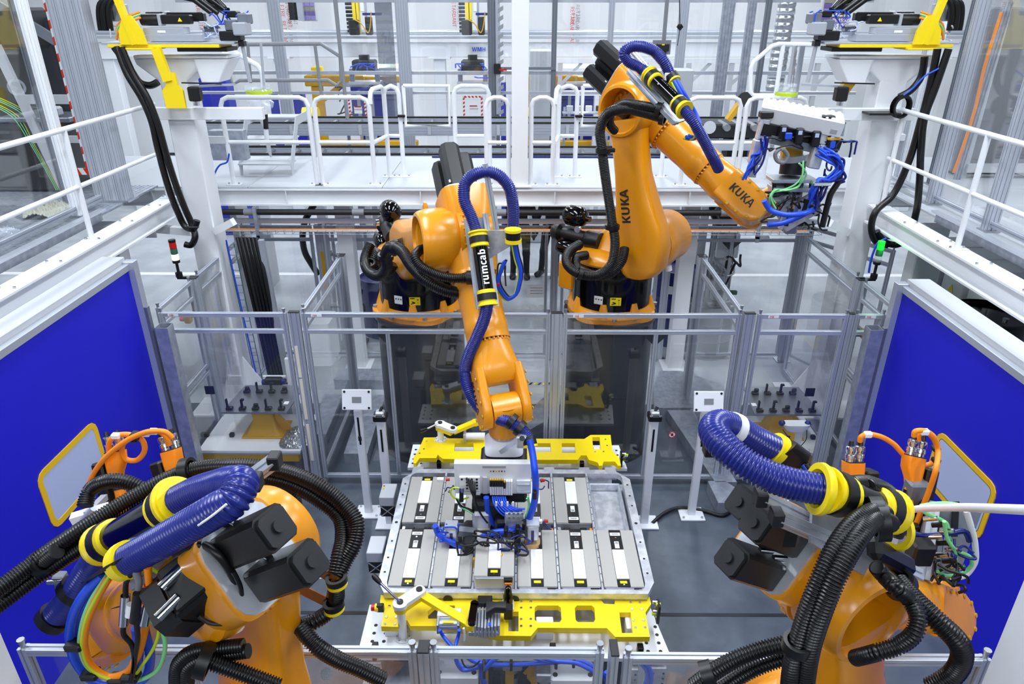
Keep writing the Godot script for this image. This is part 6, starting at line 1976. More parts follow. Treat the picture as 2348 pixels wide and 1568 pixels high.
func table():
	# carrier: white drilled plates with yellow locating plates on a lift frame
	for q in [[-3.32, -3.86, "front"], [-5.56, -5.92, "rear"]]:
		var fr = q[2] == "front"
		var t = thing("carrier_plate", "white drilled carrier plate under the %s yellow plate" % ("levered" if fr else "slotted far"), "carrier plate")
		var P = [-1.07, -3.4, 1.05, -3.4, 0.98, -3.86, -1.07, -3.86] if fr else [-1.03, -5.56, 1.05, -5.56, 1.02, -5.95, -1.03, -5.95]
		var hl = []
		var ho = MB.new()
		for x in [-0.99, -0.91, 0.9, 0.985, 0.2, 0.28, -0.05, 0.03]:
			for z in ([-3.46, -3.53, -3.6, -3.67] if fr else [-5.63, -5.7, -5.78, -5.86]):
				if absf(x) > 0.5 or z > -3.5:
					ho.cyl(V(x, 0.615, z), V(x, 0.621, z), 0.013, -1, 10)
		part(t, "plate", plan(MB.new(), P, 0.62, 0.03), "white")
		part(t, "drilled_hole", ho, "ink").set_meta("kind", "stuff")
		var fm = MB.new()
		for x in [-0.8, -0.1, 0.8]:
			fm.box(V(x, 0.3, -3.62 if fr else -5.74), V(0.12, 0.58, 0.16), 0.005)
		part(t, "support", fm, "alu_dark")
		for x in ([-0.95, 0.25, 0.84] if fr else [-0.73, 0.62]):
			var z = -3.44 if fr else -5.56
			var cl = part(t, "stop_clip", MB.new().box(V(x, 0.66, z), V(0.04, 0.07, 0.05), 0.004), "black")
			part(cl, "stop_pin", MB.new().box(V(x, 0.62, z + 0.04), V(0.03, 0.06, 0.02), 0.003), "charcoal")
	var f = thing("locating_plate", "yellow locating plate with rounded cut-outs and a lever beside the tray", "locating plate")
	var OUT = [-0.965,-3.796,-0.811,-3.784,-0.791,-3.736,-0.723,-3.736,-0.714,-3.781,-0.329,-3.784,-0.302,-3.809,-0.031,-3.807,-0.025,-3.857,0.004,-3.857,0.022,-3.774,0.598,-3.77,0.621,-3.726,0.694,-3.722,0.703,-3.767,0.726,-3.779,0.741,-3.846,0.766,-3.846,0.778,-3.771,0.895,-3.772,0.926,-3.847,0.951,-3.847,0.953,-3.728,0.9,-3.648,0.895,-3.438,0.665,-3.436,0.618,-3.509,0.149,-3.509,0.101,-3.439,-0.133,-3.441,-0.316,-3.488,-0.541,-3.519,-0.715,-3.518,-0.743,-3.567,-0.806,-3.57,-0.797,-3.51,-0.913,-3.513,-0.916,-3.655,-0.957,-3.714]
	var H = [[0.132,-3.686,0.151,-3.706,0.298,-3.707,0.315,-3.687,0.315,-3.582,0.299,-3.559,0.147,-3.558,0.13,-3.577], [0.412,-3.684,0.429,-3.708,0.534,-3.709,0.55,-3.685,0.546,-3.584,0.532,-3.561,0.424,-3.56,0.411,-3.579], [0.718,-3.647,0.797,-3.648,0.786,-3.47,0.713,-3.469], [-0.051,-3.649,0.019,-3.65,0.019,-3.479,-0.049,-3.478], [-0.572,-3.701,-0.428,-3.702,-0.418,-3.585,-0.601,-3.583,-0.614,-3.645]]
	part(f, "plate", plan(MB.new(), OUT, 0.78, 0.045, H), "yellow")
	var sc = MB.new()
	var SP = [0.038,-3.737,0.106,-3.738,0.038,-3.681,0.105,-3.682,0.037,-3.58,0.103,-3.581,0.037,-3.52,0.102,-3.52,0.809,-3.735,0.874,-3.735,0.81,-3.675,0.877,-3.676,0.807,-3.574,0.876,-3.575,0.81,-3.514,0.875,-3.515,-0.886,-3.691,-0.818,-3.748,-0.891,-3.593,-0.825,-3.593,-0.892,-3.532,-0.824,-3.532]
	for k in range(0, SP.size(), 2):
		sc.cyl(V(SP[k], 0.778, SP[k + 1]), V(SP[k], 0.786, SP[k + 1]), 0.009, -1, 8)
	part(f, "screw", sc, "chrome").set_meta("kind", "stuff")
	for p in [[-0.85, -3.62], [0.2, -3.6], [0.82, -3.6]]:
		part(f, "spacer", MB.new().box(V(p[0], 0.678, p[1]), V(0.12, 0.115, 0.1), 0.004), "white")
	part(f, "inner_rib", MB.new().box(V(0.35, 0.66, -3.62), V(0.5, 0.08, 0.02)), "ochre")
	part(f, "emergency_block", MB.new().box(V(-0.943, 0.799, -3.66), V(0.05, 0.06, 0.04), 0.006), "black")
	part(f, "red_button", MB.new().cyl(V(-0.973, 0.799, -3.66), V(-1.004, 0.799, -3.66), 0.024, -1, 14), "red")
	part(f, "button_collar", MB.new().cyl(V(-0.955, 0.799, -3.66), V(-0.979, 0.799, -3.66), 0.028, -1, 14), "bright_yellow")
	var g = thing("locating_plate", "yellow locating plate with rounded cut-outs on the far side of the tray", "locating plate")
	var OR = [-0.944,-5.404,-0.92,-5.404,-0.898,-5.487,-0.744,-5.489,-0.734,-5.545,-0.705,-5.503,-0.678,-5.475,-0.338,-5.471,-0.023,-5.473,0.005,-5.397,0.033,-5.404,0.066,-5.466,0.57,-5.47,0.604,-5.541,0.657,-5.541,0.671,-5.471,0.748,-5.43,0.758,-5.375,0.787,-5.382,0.805,-5.444,0.91,-5.445,0.933,-5.377,0.958,-5.384,0.957,-5.501,0.907,-5.621,0.922,-5.892,0.726,-5.89,0.66,-5.82,-0.652,-5.819,-0.696,-5.841,-0.899,-5.832,-0.928,-5.594,-0.955,-5.487]
	var HR = [[-0.59,-5.736,-0.414,-5.737,-0.398,-5.605,-0.588,-5.603], [0.143,-5.741,0.327,-5.742,0.329,-5.596,0.14,-5.594], [0.436,-5.743,0.562,-5.744,0.558,-5.583,0.431,-5.582], [0.739,-5.852,0.811,-5.852,0.802,-5.642,0.728,-5.642]]
	part(g, "plate", plan(MB.new(), OR, 0.78, 0.045, HR), "yellow")
	for p in [[-0.8, -5.7], [0.1, -5.7], [0.8, -5.7]]:
		part(g, "spacer", MB.new().box(V(p[0], 0.678, p[1]), V(0.12, 0.115, 0.1), 0.004), "white")
	var s2 = MB.new()
	var SQ = [-0.866,-5.764,-0.781,-5.764,-0.907,-5.558,-0.875,-5.63,0.74,-5.599,0.822,-5.599,0.862,-5.807,0.867,-5.702,-0.048,-5.564,0.009,-5.522]
	for k in range(0, SQ.size(), 2):
		s2.cyl(V(SQ[k], 0.778, SQ[k + 1]), V(SQ[k], 0.786, SQ[k + 1]), 0.009, -1, 8)
	part(g, "screw", s2, "chrome").set_meta("kind", "stuff")
	# lift frame under the tray
	var l = thing("tray_lift", "low steel lift frame carrying the battery tray", "frame")
	for x in [-0.6, 0.6]:
		part(l, "beam", MB.new().box(V(x, 0.645, -4.475), V(0.1, 0.1, 1.3), 0.005), "alu_dark")
		part(l, "column", MB.new().box(V(x, 0.3, -4.475), V(0.16, 0.6, 0.3), 0.005), "charcoal")
	part(l, "cross_beam", MB.new().box(V(0, 0.62, -4.475), V(1.1, 0.08, 0.12), 0.005), "alu_dark")
	for q in [-0.9, -0.5, 0.3, 0.62, 0.86]:
		part(l, "rear_bracket", MB.new().box(V(q, 0.72, -5.34), V(0.1, 0.06, 0.12), 0.006), "alu")

func lever_unit(which):
	# toggle lever on a round-footed white post with a yellow link bar
	var near = which == "near"
	var t = thing("clamp_lever", "white clamp lever with a black-gripped rod on the %s yellow plate" % ("front" if near else "far"), "lever")
	var px = V(-0.78, 0.62, -3.562) if near else V(-0.73, 0.78, -5.795)
	var y0 = px.y
	var h = 0.3 if near else 0.16
	part(t, "foot", MB.new().cyl(px, px + V(0, 0.012, 0), 0.055, -1, 24), "white")
	var fb = MB.new()
	for k in 6:
		var a = TAU * k / 6
		fb.cyl(px + V(cos(a) * 0.044, 0.012, sin(a) * 0.044), px + V(cos(a) * 0.044, 0.018, sin(a) * 0.044), 0.006, -1, 6)
	part(t, "foot_screws", fb, "steel").set_meta("kind", "stuff")
	part(t, "post", MB.new().cyl(px, px + V(0, h, 0), 0.03, -1, 20), "white")
	var top = px + V(0, h, 0)
	var dir = V(0.115, 0, -0.115) if near else V(0.13, 0, 0.09)
	var b = top + dir
	var lv = MB.new()
	lv.loft([[top + V(0, 0.0, 0), V(0.05, 0, 0), V(0, 0, 0.05), 2.2], [top + V(0, 0.03, 0), V(0.05, 0, 0), V(0, 0, 0.05), 2.2]], 20)
	lv.bar(top + V(0, 0.016, 0), b + V(0, 0.016, 0), 0.085, 0.03)
	lv.loft([[b, V(0.042, 0, 0), V(0, 0, 0.042), 2.0], [b + V(0, 0.03, 0), V(0.042, 0, 0), V(0, 0, 0.042), 2.0]], 20)
	part(t, "lever", lv, "white")
	var ly = MB.new()
	ly.bar(top - V(0, 0.02, 0), b - V(0, 0.02, 0), 0.08, 0.035)
	ly.cyl(top - V(0, 0.04, 0), top, 0.045, -1, 18)
	part(t, "lever_base", ly, "yellow")
	for q in [top, b]:
		part(t, "pivot_cap", MB.new().cyl(q + V(0, 0.03, 0), q + V(0, 0.042, 0), 0.022, -1, 14), "charcoal")
	var e = top + (V(-0.16, 0.1, -0.12) if near else V(-0.13, 0.02, 0.1))
	part(t, "rod", MB.new().cyl(top + V(0, 0.035, 0), e, 0.009, -1, 10), "chrome")
	var d = (e - top).normalized()
	part(t, "grip", MB.new().lathe(e - d * 0.03, d, [0.009, 0, 0.018, 0.03, 0.021, 0.07, 0.014, 0.09, 0.0005, 0.095], 14), "black")
	# link bar to the clamp head
	var k2 = V(-0.304, 0.86, -3.458) if near else V(-0.395, 0.95, -5.842)
	part(t, "link_bar", MB.new().bar(b - V(0, 0.01, 0), k2, 0.06, 0.035), "yellow")
	part(t, "bar_end", MB.new().cyl(k2 - V(0, 0.025, 0), k2 + V(0, 0.018, 0), 0.036, -1, 18), "yellow")
	if near:
		var c = thing("toggle_clamp", "finned aluminium clamp head with a black toggle beside the yellow link bar", "clamp")
		for k in 9:
			part(c, "fin", MB.new().box(V(-0.22, 0.82, -3.522) + V(-0.07 + k * 0.022, 0.0, 0.0), V(0.016, 0.1, 0.2 - absf(k - 4) * 0.01), 0.002), "alu")
		part(c, "body", MB.new().box(V(-0.215, 0.8, -3.541) + V(0, -0.01, 0), V(0.22, 0.05, 0.2), 0.01), "cast_alu")
		part(c, "blue_tag", MB.new().box(V(-0.171, 0.9, -3.426), V(0.02, 0.003, 0.03)), "blue_cable")
		var a1 = V(-0.28, 0.92, -3.575)
		var a2 = V(-0.289, 0.92, -3.428)
		var tg = MB.new().bar(a1, a2, 0.05, 0.03)
		tg.cyl(a1 - V(0, 0.015, 0), a1 + V(0, 0.015, 0), 0.027, -1, 16)
		tg.cyl(a2 - V(0, 0.015, 0), a2 + V(0, 0.015, 0), 0.027, -1, 16)
		part(c, "toggle", tg, "black_gloss")
		part(c, "arm", MB.new().loft([[V(-0.199, 0.9, -3.549), V(0, 0.04, 0), V(0, 0, 0.06), 4.0], [V(-0.14, 0.93, -3.543), V(0, 0.03, 0), V(0, 0, 0.03), 4.0], [V(-0.066, 0.94, -3.534), V(0, 0.03, 0), V(0, 0, 0.035), 4.0]], 16), "charcoal")
		part(c, "arm_block", MB.new().box(V(-0.212, 0.88, -3.638), V(0.1, 0.06, 0.07), 0.006), "black")
		part(c, "plunger_plate", MB.new().box(V(-0.054, 0.79, -3.707), V(0.08, 0.014, 0.11), 0.004), "white")
		part(c, "plunger", MB.new().lathe(V(-0.054, 0.79, -3.715), V(0, 1, 0), [0.0005, 0, 0.034, 0, 0.034, 0.07, 0.028, 0.08, 0.026, 0.12, 0.018, 0.15, 0.0005, 0.155], 18), "black_gloss")
		part(c, "plunger_block", MB.new().box(V(-0.05, 0.85, -3.582), V(0.06, 0.1, 0.06), 0.006), "black")
		var y = thing("pneumatic_cylinder", "silver pneumatic cylinder with a yellow tag lying on the front yellow plate", "cylinder")
		var p0 = V(-0.519, 0.84, -3.475)
		var p1 = V(-0.381, 0.84, -3.476)
		part(y, "barrel", MB.new().cyl(p0, p1, 0.034, -1, 18), "alu")
		part(y, "top_cover", MB.new().box((p0 + p1) / 2 + V(0, 0.02, -0.07), V(0.16, 0.04, 0.08), 0.005), "white")
		for q in [p0, p1]:
			part(y, "end_block", MB.new().box(q, V(0.02, 0.085, 0.085), 0.004), "steel")
		for s in [[0.036, 0.036], [0.036, -0.036], [-0.036, 0.036]]:
			part(y, "tie_rod", MB.new().cyl(p0 + V(0, s[0], s[1]), p1 + V(0, s[0], s[1]), 0.005, -1, 8), "chrome")
		part(y, "tag", MB.new().box((p0 + p1) / 2 + V(0, 0.036, 0.01), V(0.07, 0.003, 0.018)), "bright_yellow")
		hose(y, "air_hose", [-0.501,0.874,-3.4,-0.48,0.819,-3.4,-0.437,0.796,-3.36,-0.389,0.798,-3.3,-0.377,0.843,-3.2,-0.324,0.893,-3.1,-0.249,0.886,-3.1,-0.168,0.925,-3.1], 0.012, "blue_cable", 0, 0.01, 8)
		hose(y, "air_hose", [-0.372,0.875,-3.4,-0.382,0.812,-3.4,-0.397,0.78,-3.35,-0.337,0.898,-3.2,-0.248,0.954,-3.1,-0.181,0.917,-3.1], 0.012, "blue_cable", 0, 0.01, 8)
		part(y, "sensor_lead", MB.new().tube(Lib.spline([-0.342,0.891,-3.4,-0.339,0.828,-3.4,-0.343,0.78,-3.4], 4), 0.008, 8), "paper")
	else:
		var y = thing("pneumatic_cylinder", "silver pneumatic cylinder lying on the far yellow plate", "cylinder")
		part(y, "barrel", MB.new().cyl(V(-0.485, 0.84, -5.766), V(-0.301, 0.84, -5.767), 0.036, -1, 16), "white")
		part(y, "end_block", MB.new().box(V(-0.494, 0.84, -5.766), V(0.025, 0.09, 0.09), 0.004), "alu")

func side_blocks():
	# folded brackets and valve block at the tray's ends
	for q in [[V(-1.128, 0.62, -5.08), "grey folded bracket with coloured lamps beside the tray's far corner"], [V(-1.106, 0.62, -4.39), "grey folded bracket beside the tray's near end"]]:
		var t = thing("folded_bracket", q[1], "bracket")
		var c = q[0]
		part(t, "cover", MB.new().box(c + V(0, 0.05, 0), V(0.13, 0.1, 0.2), 0.005), "pale_grey")
		part(t, "front_face", MB.new().box(c + V(0, -0.05, 0.09), V(0.12, 0.12, 0.02), 0.003), "charcoal")
		for s in [-1.0, 1.0]:
			part(t, "edge_strip", MB.new().bar(c + V(-0.055, -0.05 - 0.05 * s, 0.103), c + V(0.055, -0.05 + 0.05 * s, 0.103), 0.006, 0.006), "alu")
		if q[1].contains("lamps"):
			for k in 3:
				part(t, "lamp", MB.new().box(c + V(-0.045, 0.102, -0.06 + k * 0.02), V(0.014, 0.006, 0.014), 0.002), ["red", "bright_yellow", "lime"][k])
		part(t, "leg", MB.new().box(V(c.x + 0.04, 0.27, c.z), V(0.06, 0.5, 0.06), 0.004), "charcoal")
	var v = thing("valve_cluster", "cluster of chrome push-in fittings at the end of the front yellow plate", "fittings")
	for k in 6:
		part(v, "fitting", MB.new().cyl(V(0.942, 0.856, -3.65) + V(0.02 * (k % 2), 0.02 - 0.045 * (k / 2), 0.02 * (k % 3)), V(0.972, 0.856, -3.65) + V(0.02 * (k % 2), 0.02 - 0.045 * (k / 2), 0.02 * (k % 3)), 0.012, -1, 8), ["chrome", "lime", "chrome"][k % 3])
	part(v, "plate", MB.new().box(V(0.979, 0.808, -3.63), V(0.02, 0.16, 0.08), 0.004), "black")
	var v2 = thing("valve_cluster", "cluster of chrome push-in fittings at the end of the far yellow plate", "fittings")
	for k in 6:
		part(v2, "fitting", MB.new().cyl(V(0.998, 0.731, -5.6) + V(0.02 * (k % 2), 0.03 - 0.03 * (k / 2), 0.02 * (k % 3)), V(1.031, 0.731, -5.6) + V(0.02 * (k % 2), 0.03 - 0.03 * (k / 2), 0.02 * (k % 3)), 0.01, -1, 8), ["chrome", "lime", "charcoal"][k % 3])
	part(v2, "plate", MB.new().box(V(0.992, 0.701, -5.6), V(0.02, 0.14, 0.08), 0.004), "black")

func under_table():
	# station below the front pane: lift blocks, boxes and blue hoses
	var b = thing("junction_chest", "zinc-topped blue metal chest on the floor beside the front post", "chest")
	part(b, "lid", MB.new().box(V(-0.793, 0.4, -3.556) + V(0, 0, 0), V(0.5, 0.02, 0.4), 0.005), "galvanised")
	part(b, "body", MB.new().box(V(-0.793, 0.4, -3.556) + V(0, -0.2, 0), V(0.48, 0.38, 0.38), 0.005), "blue_dark")
	for q in [[860, 1515, "silver riser block with a blue label beside the zinc-topped chest"], [1443, 1525, "silver riser block with a blue label beside the coiled blue hose"], [1507, 1522, "silver riser block with a blue label, outermost on the blue hose's side"]]:
		var t = thing("riser_block", q[2], "block")
		var c = Y3(q[0])
		part(t, "block", MB.new().box(c - V(0, 0.27, 0), V(0.11, 0.54, 0.14), 0.005), "cast_alu")
		part(t, "label", MB.new().box(c + V(0.01, 0.002, -0.02), V(0.04, 0.003, 0.03)), "blue_cable")
		var h = MB.new()
		for k in 4:
			for s in [-0.035, 0.035]:
				h.cyl(c + V(s, -0.05 - k * 0.05, 0.07), c + V(s, -0.05 - k * 0.05, 0.073), 0.008, -1, 8)
		part(t, "drill_hole", h, "ink").set_meta("kind", "stuff")
	for q in [[1055, "white bearing block behind the front pane beside the zinc-topped chest"], [1310, "white bearing block behind the front pane beneath the cut-outs"]]:
		var t = thing("bearing_block", q[1], "block")
		var c = V(-0.406, 0.45, -3.481) if q[0] == 1055 else V(0.391, 0.45, -3.468)
		part(t, "block", MB.new().box(c + V(0, -0.06, 0), V(0.3, 0.12, 0.2), 0.01), "white")
		part(t, "head", MB.new().box(c + V(0, 0.06, -0.06), V(0.2, 0.14, 0.1), 0.01), "white")
		for s in [-0.12, 0.12]:
			part(t, "cap_screw", MB.new().cyl(c + V(s, 0, 0.06), c + V(s, 0.004, 0.06), 0.018, -1, 10), "charcoal")
		part(t, "leg", MB.new().box(V(c.x, 0.17, c.z), V(0.12, 0.34, 0.12)), "alu_dark")
	for q in [V(-0.023, 0.4, -3.562), V(0.205, 0.4, -3.473)]:
		var t = thing("lift_cylinder", "upright silver lift cylinder among the blue hoses" + (" on the central axis" if q.x < 0.1 else " beside the yellow angle piece"), "cylinder")
		part(t, "tube", MB.new().cyl(V(q.x, 0, q.z), q, 0.05, -1, 18), "alu")
		part(t, "head", MB.new().box(q, V(0.14, 0.08, 0.12), 0.01), "cast_alu")
		part(t, "clamp_band", MB.new().cyl(q - V(0, 0.12, 0), q - V(0, 0.08, 0), 0.056, -1, 18), "black")
	var yl = thing("yellow_angle", "yellow and black striped angle plates under the front yellow plate", "angle plate")
	for k in 5:
		part(yl, "stripe", MB.new().box(V(-0.222, 0.3, -3.498) + V(k * 0.09, 0, 0), V(0.06, 0.1, 0.05)), ["ochre", "black"][k % 2])
	part(yl, "angle", MB.new().bar(V(0.086, 0.35, -3.55), V(0.177, 0.3, -3.483), 0.12, 0.02), "ochre")
	part(yl, "beam", MB.new().box(V(-0.023, 0.38, -3.635), V(0.8, 0.05, 0.06)), "ochre")
	part(yl, "plinth", MB.new().box(V(0, 0.12, -3.2), V(1.2, 0.24, 0.5), 0.01), "charcoal")
	var h = thing("blue_hose_bundle", "bundle of blue air hoses tied with black straps behind the front pane", "hoses")
	var P = [[-0.316,1.057,-3.05,-0.257,1.002,-3.05,-0.191,0.976,-3.05,-0.059,0.97,-3.05,0.073,0.978,-3.05,0.245,0.995,-3.05,0.389,1.007,-3.05,0.477,0.952,-3.05,0.541,0.884,-3.05,0.564,0.808,-3.05], [-0.2,0.801,-3.05,-0.209,0.889,-3.05,-0.186,0.969,-3.05,-0.138,1.04,-3.05,-0.046,1.07,-3.05,0.046,1.06,-3.05,0.152,1.016,-3.05,0.245,0.987,-3.05], [-0.181,0.863,-3,-0.195,0.939,-3,-0.168,1.014,-3,-0.11,1.087,-3,-0.006,1.117,-3,0.123,1.104,-3,0.228,1.065,-3,0.358,1.048,-3,0.492,0.956,-3], [-0.218,0.953,-3.05,-0.325,0.926,-3.05,-0.355,0.982,-3.05,-0.363,1.056,-3.05], [0.687,1.138,-2.95,0.735,1.103,-2.95,0.78,1.019,-2.95,0.774,0.934,-2.95], [0.696,1.153,-2.95,0.76,1.11,-2.95,0.803,1.02,-2.95,0.805,0.934,-2.95], [0.544,0.975,-3,0.576,0.87,-3]]
	for q in P:
		hose(h, "hose", q, 0.013, "blue_cable", 0, 0.01, 8)
	for q in [V(-0.192, 0.969, -3.05), V(-0.027, 0.977, -3.05), V(0.243, 1.018, -3.03), V(0.348, 1.03, -3.03), V(-0.189, 0.969, -3)]:
		part(h, "strap", MB.new().box(q, V(0.018, 0.075, 0.05), 0.004), "black")
	hose(h, "thin_lead", [-0.322,1.078,-3,-0.293,1.005,-3,-0.254,1.013,-3,-0.214,1.061,-3], 0.006, "black", 0, 0.01, 6)

func Y3(u):
	return {860: V(-0.97, 0.54, -3.49), 1443: V(0.777, 0.54, -3.449), 1507: V(0.969, 0.54, -3.461)}[u]

func near_robots():
	var cl = V(-0.874, 1.098, -1.905)
	var cr = V(1.169, 0.879, -2.147)
	pedestal("dark grey pedestal drum under the robot with the blue hose over its motors", cl, cl.y, 0.36)
	pedestal("dark grey pedestal drum under the robot with ribbed black hoses", cr, cr.y, 0.36)
	var mt = [[-0.11, 0.06, 0.3], [0.09, 0.06, 0.3], [0.1, -0.12, 0.22]]
	var L = robot("orange robot with a blue ribbed hose and black motors, turned to the orange nutrunners", cl, deg_to_rad(205.6), deg_to_rad(-8.8), deg_to_rad(36.4), V(-0.5, -0.55, -0.65), {"scale": 0.8, "labels": false, "motors": [[0.09, -0.05, 0.32], [-0.1, -0.02, 0.32]], "letters": false})
	dress_blue(L)
	var R = robot("orange robot with an open elbow ring and thick ribbed black hoses", cr, deg_to_rad(-23.9), deg_to_rad(-14.3), deg_to_rad(34.2), V(0.45, 0.5, -0.74), {"scale": 0.8, "labels": false, "motors": mt, "letters": false})
	letters(R.node, "lettering", "KUKA", 0.075, R.a3.lerp(R.w, 0.82) + R.r * 0.16, Basis(R.d, R.e, R.r), "ink")
	dress_ribbed(R)
	for q in [[V(-2.126, 2.401, -3.1), V(-2.077, 2.17, -3), "orange nutrunner with two plug collars beside the yellow-framed window"], [V(-1.881, 2.343, -3.2), V(-1.844, 2.229, -3.15), "orange nutrunner with two plug collars beside the steel door post"], [V(1.734, 2.429, -3), V(1.726, 2.288, -2.95), "orange nutrunner beside the navy door post over the ribbed hoses"], [V(1.995, 2.493, -2.95), V(1.945, 2.287, -2.85), "orange nutrunner with black lettering beside the valve plate"]]:
		nutrunner(q[0], q[1], q[2])
	orange_leads()

func nutrunner(a, b, label):
	var t = thing("nutrunner", label, "nutrunner")
	var d = (b - a).normalized()
	var k = -1.0 if a.x < 0 else 1.0
	var side = V(-k, 0, 0.2)
	side = (side - d * side.dot(d)).normalized()
	var fr = Lib.frame(d, side)
	part(t, "head", MB.new().loft([[a - d * 0.06 + side * 0.02, fr.x * 0.036, side * 0.052, 5.0], [a + side * 0.015, fr.x * 0.036, side * 0.05, 5.0], [a + d * 0.05, fr.x * 0.034, side * 0.036, 4.0], [a + d * 0.08, fr.x * 0.03, side * 0.03, 3.0]], 20), "orange_cable")
	part(t, "top_panel", MB.new().at(a - d * 0.062 + side * 0.02, fr).box(Vector3.ZERO, V(0.06, 0.085, 0.006)), "charcoal")
	part(t, "barrel", MB.new().cyl(a + d * 0.07, b + d * 0.25, 0.028, -1, 18), "orange_cable")
	part(t, "ring", MB.new().cyl(a + d * 0.11, a + d * 0.14, 0.03, -1, 18), "charcoal")
	part(t, "badge", MB.new().at(a + d * 0.12, fr).box(Vector3.ZERO, V(0.02, 0.06, 0.02)), "chrome")
	part(t, "shroud", MB.new().at(a + d * 0.2 - side * 0.075, fr).box(Vector3.ZERO, V(0.09, 0.07, 0.44), 0.01), "black")
	for s in [[-0.03, 0.0], [0.03, 0.03]]:
		var p = a - d * 0.065 + side * (0.02 + s[0]) + fr.x * s[1] * 0.3
		var cn = part(t, "plug_collar", MB.new().lathe(p, -d, [0.0005, 0, 0.02, 0, 0.02, 0.015, 0.024, 0.018, 0.024, 0.035, 0.02, 0.038, 0.02, 0.045, 0.024, 0.05, 0.024, 0.075, 0.016, 0.08, 0.0005, 0.08], 16), "chrome")
		part(cn, "boot", MB.new().cyl(p - d * 0.078, p - d * 0.105, 0.014, 0.011, 10), "black")
	if label.contains("lettering"):
		letters(t, "lettering", "Cleco", 0.045, a + d * 0.27 + V(0, 0, 0.038), Basis(-d, V(0, 0, 1).cross(-d).normalized(), (-d).cross(V(0, 0, 1).cross(-d)).normalized()), "ink")
	part(t, "mount_bar", MB.new().bar(b + d * 0.1, b + d * 0.22, 0.1, 0.1, side), "alu")
	return t

func orange_leads():
	var t = thing("orange_lead_set", "looped orange power leads tied over the two nutrunners by the door post", "cables")
	hose(t, "lead", [-2.135,2.475,-3.1,-2.117,2.538,-3.1,-2.078,2.57,-3.1,-1.996,2.578,-3.1,-1.946,2.549,-3.1,-1.941,2.503,-3.1,-1.97,2.446,-3.1,-2.011,2.418,-3.1,-2.055,2.426,-3.1,-2.067,2.473,-3.1,-2.045,2.527,-3.1,-1.988,2.565,-3.1,-1.903,2.592,-3.1,-1.835,2.593,-3.1,-1.813,2.558,-3.1,-1.814,2.517,-3.1], 0.014, "orange_cable", 0, 0.01, 10)
	hose(t, "lead", [-2.346,2.103,-3.1,-2.297,2.216,-3.05,-2.242,2.33,-3.05,-2.158,2.441,-3.05,-2.062,2.528,-3.05,-1.944,2.603,-3.05,-1.843,2.635,-3.05,-1.778,2.625,-3.05,-1.756,2.594,-3.05], 0.014, "orange_cable", 0, 0.01, 10)
	part(t, "tie", MB.new().box(V(-1.966, 2.581, -3.08), V(0.035, 0.05, 0.05), 0.006), "black")
	for q in [V(-2.068, 2.579, -3.09), V(-1.911, 2.593, -3.09), V(-1.868, 2.607, -3.09)]:
		part(t, "tag", MB.new().box(q, V(0.045, 0.03, 0.032), 0.006), "paper")
	var u = thing("orange_lead_set", "orange power leads arched between the two nutrunners beside the valve plate", "cables")
	hose(u, "lead", [1.716,2.622,-3,1.715,2.648,-3,1.735,2.663,-3,1.79,2.658,-3,1.876,2.615,-3,1.959,2.537,-3,2.025,2.492,-3,2.083,2.482,-3,2.119,2.503,-3,2.112,2.564,-3,2.075,2.642,-3,2.028,2.675,-3,2,2.667,-3,2.005,2.629,-3], 0.013, "orange_cable", 0, 0.01, 10)
	hose(u, "lead", [1.911,2.719,-2.9,1.909,2.744,-2.9,1.943,2.751,-2.9,1.997,2.724,-2.9,2.043,2.645,-2.9,1.993,2.601,-2.8,1.993,2.486,-2.8,1.986,2.368,-2.8,1.977,2.26,-2.8,1.953,2.177,-2.8], 0.013, "orange_cable", 0, 0.01, 10)
	for q in [V(2.047, 2.636, -2.92), V(2.051, 2.581, -2.9), V(1.963, 2.274, -2.78)]:
		part(u, "tie", MB.new().box(q, V(0.036, 0.024, 0.036), 0.005), "black")
	for q in [V(1.746, 2.663, -3), V(1.955, 2.744, -2.9)]:
		part(u, "tag", MB.new().box(q, V(0.04, 0.03, 0.03), 0.006), "paper")

func side_motor(t, a, b, w):
	# broad black servo with ribbed lid and silver plugs
	var d = (b - a).normalized()
	var f = Lib.frame(d, V(0, 1, 0.6))
	var L = a.distance_to(b)
	var m = MB.new().at((a + b) / 2, f).box(V(0, 0, -L * 0.12), V(w, w, L * 0.76), 0.015)
	var p = part(t, "elbow_motor", m, "black")
	var e = MB.new().at(b - d * L * 0.26, f)
	e.prism([-w * 0.5, -w * 0.32, -w * 0.32, -w * 0.5, w * 0.32, -w * 0.5, w * 0.5, -w * 0.32, w * 0.5, w * 0.32, w * 0.32, w * 0.5, -w * 0.32, w * 0.5, -w * 0.5, w * 0.32], L * 0.26)
	e.cyl(V(0, 0, L * 0.26), V(0, 0, L * 0.26 + 0.015), w * 0.16, -1, 18)
	part(p, "end_cap", e, "charcoal")
	part(p, "lid", MB.new().at((a + b) / 2, f).box(V(0, w * 0.52, -L * 0.1), V(w * 0.86, 0.02, L * 0.55), 0.006), "black")
	for k in 2:
		var q = (a + b) / 2 + f * V((k - 0.5) * w * 0.4, w * 0.53, -L * 0.1 + k * 0.05)
		part(p, "plug", MB.new().cyl(q, q + (f * V(0.3, 0.35, 0.9)).normalized() * 0.08, 0.019, -1, 12), "chrome")
	return p

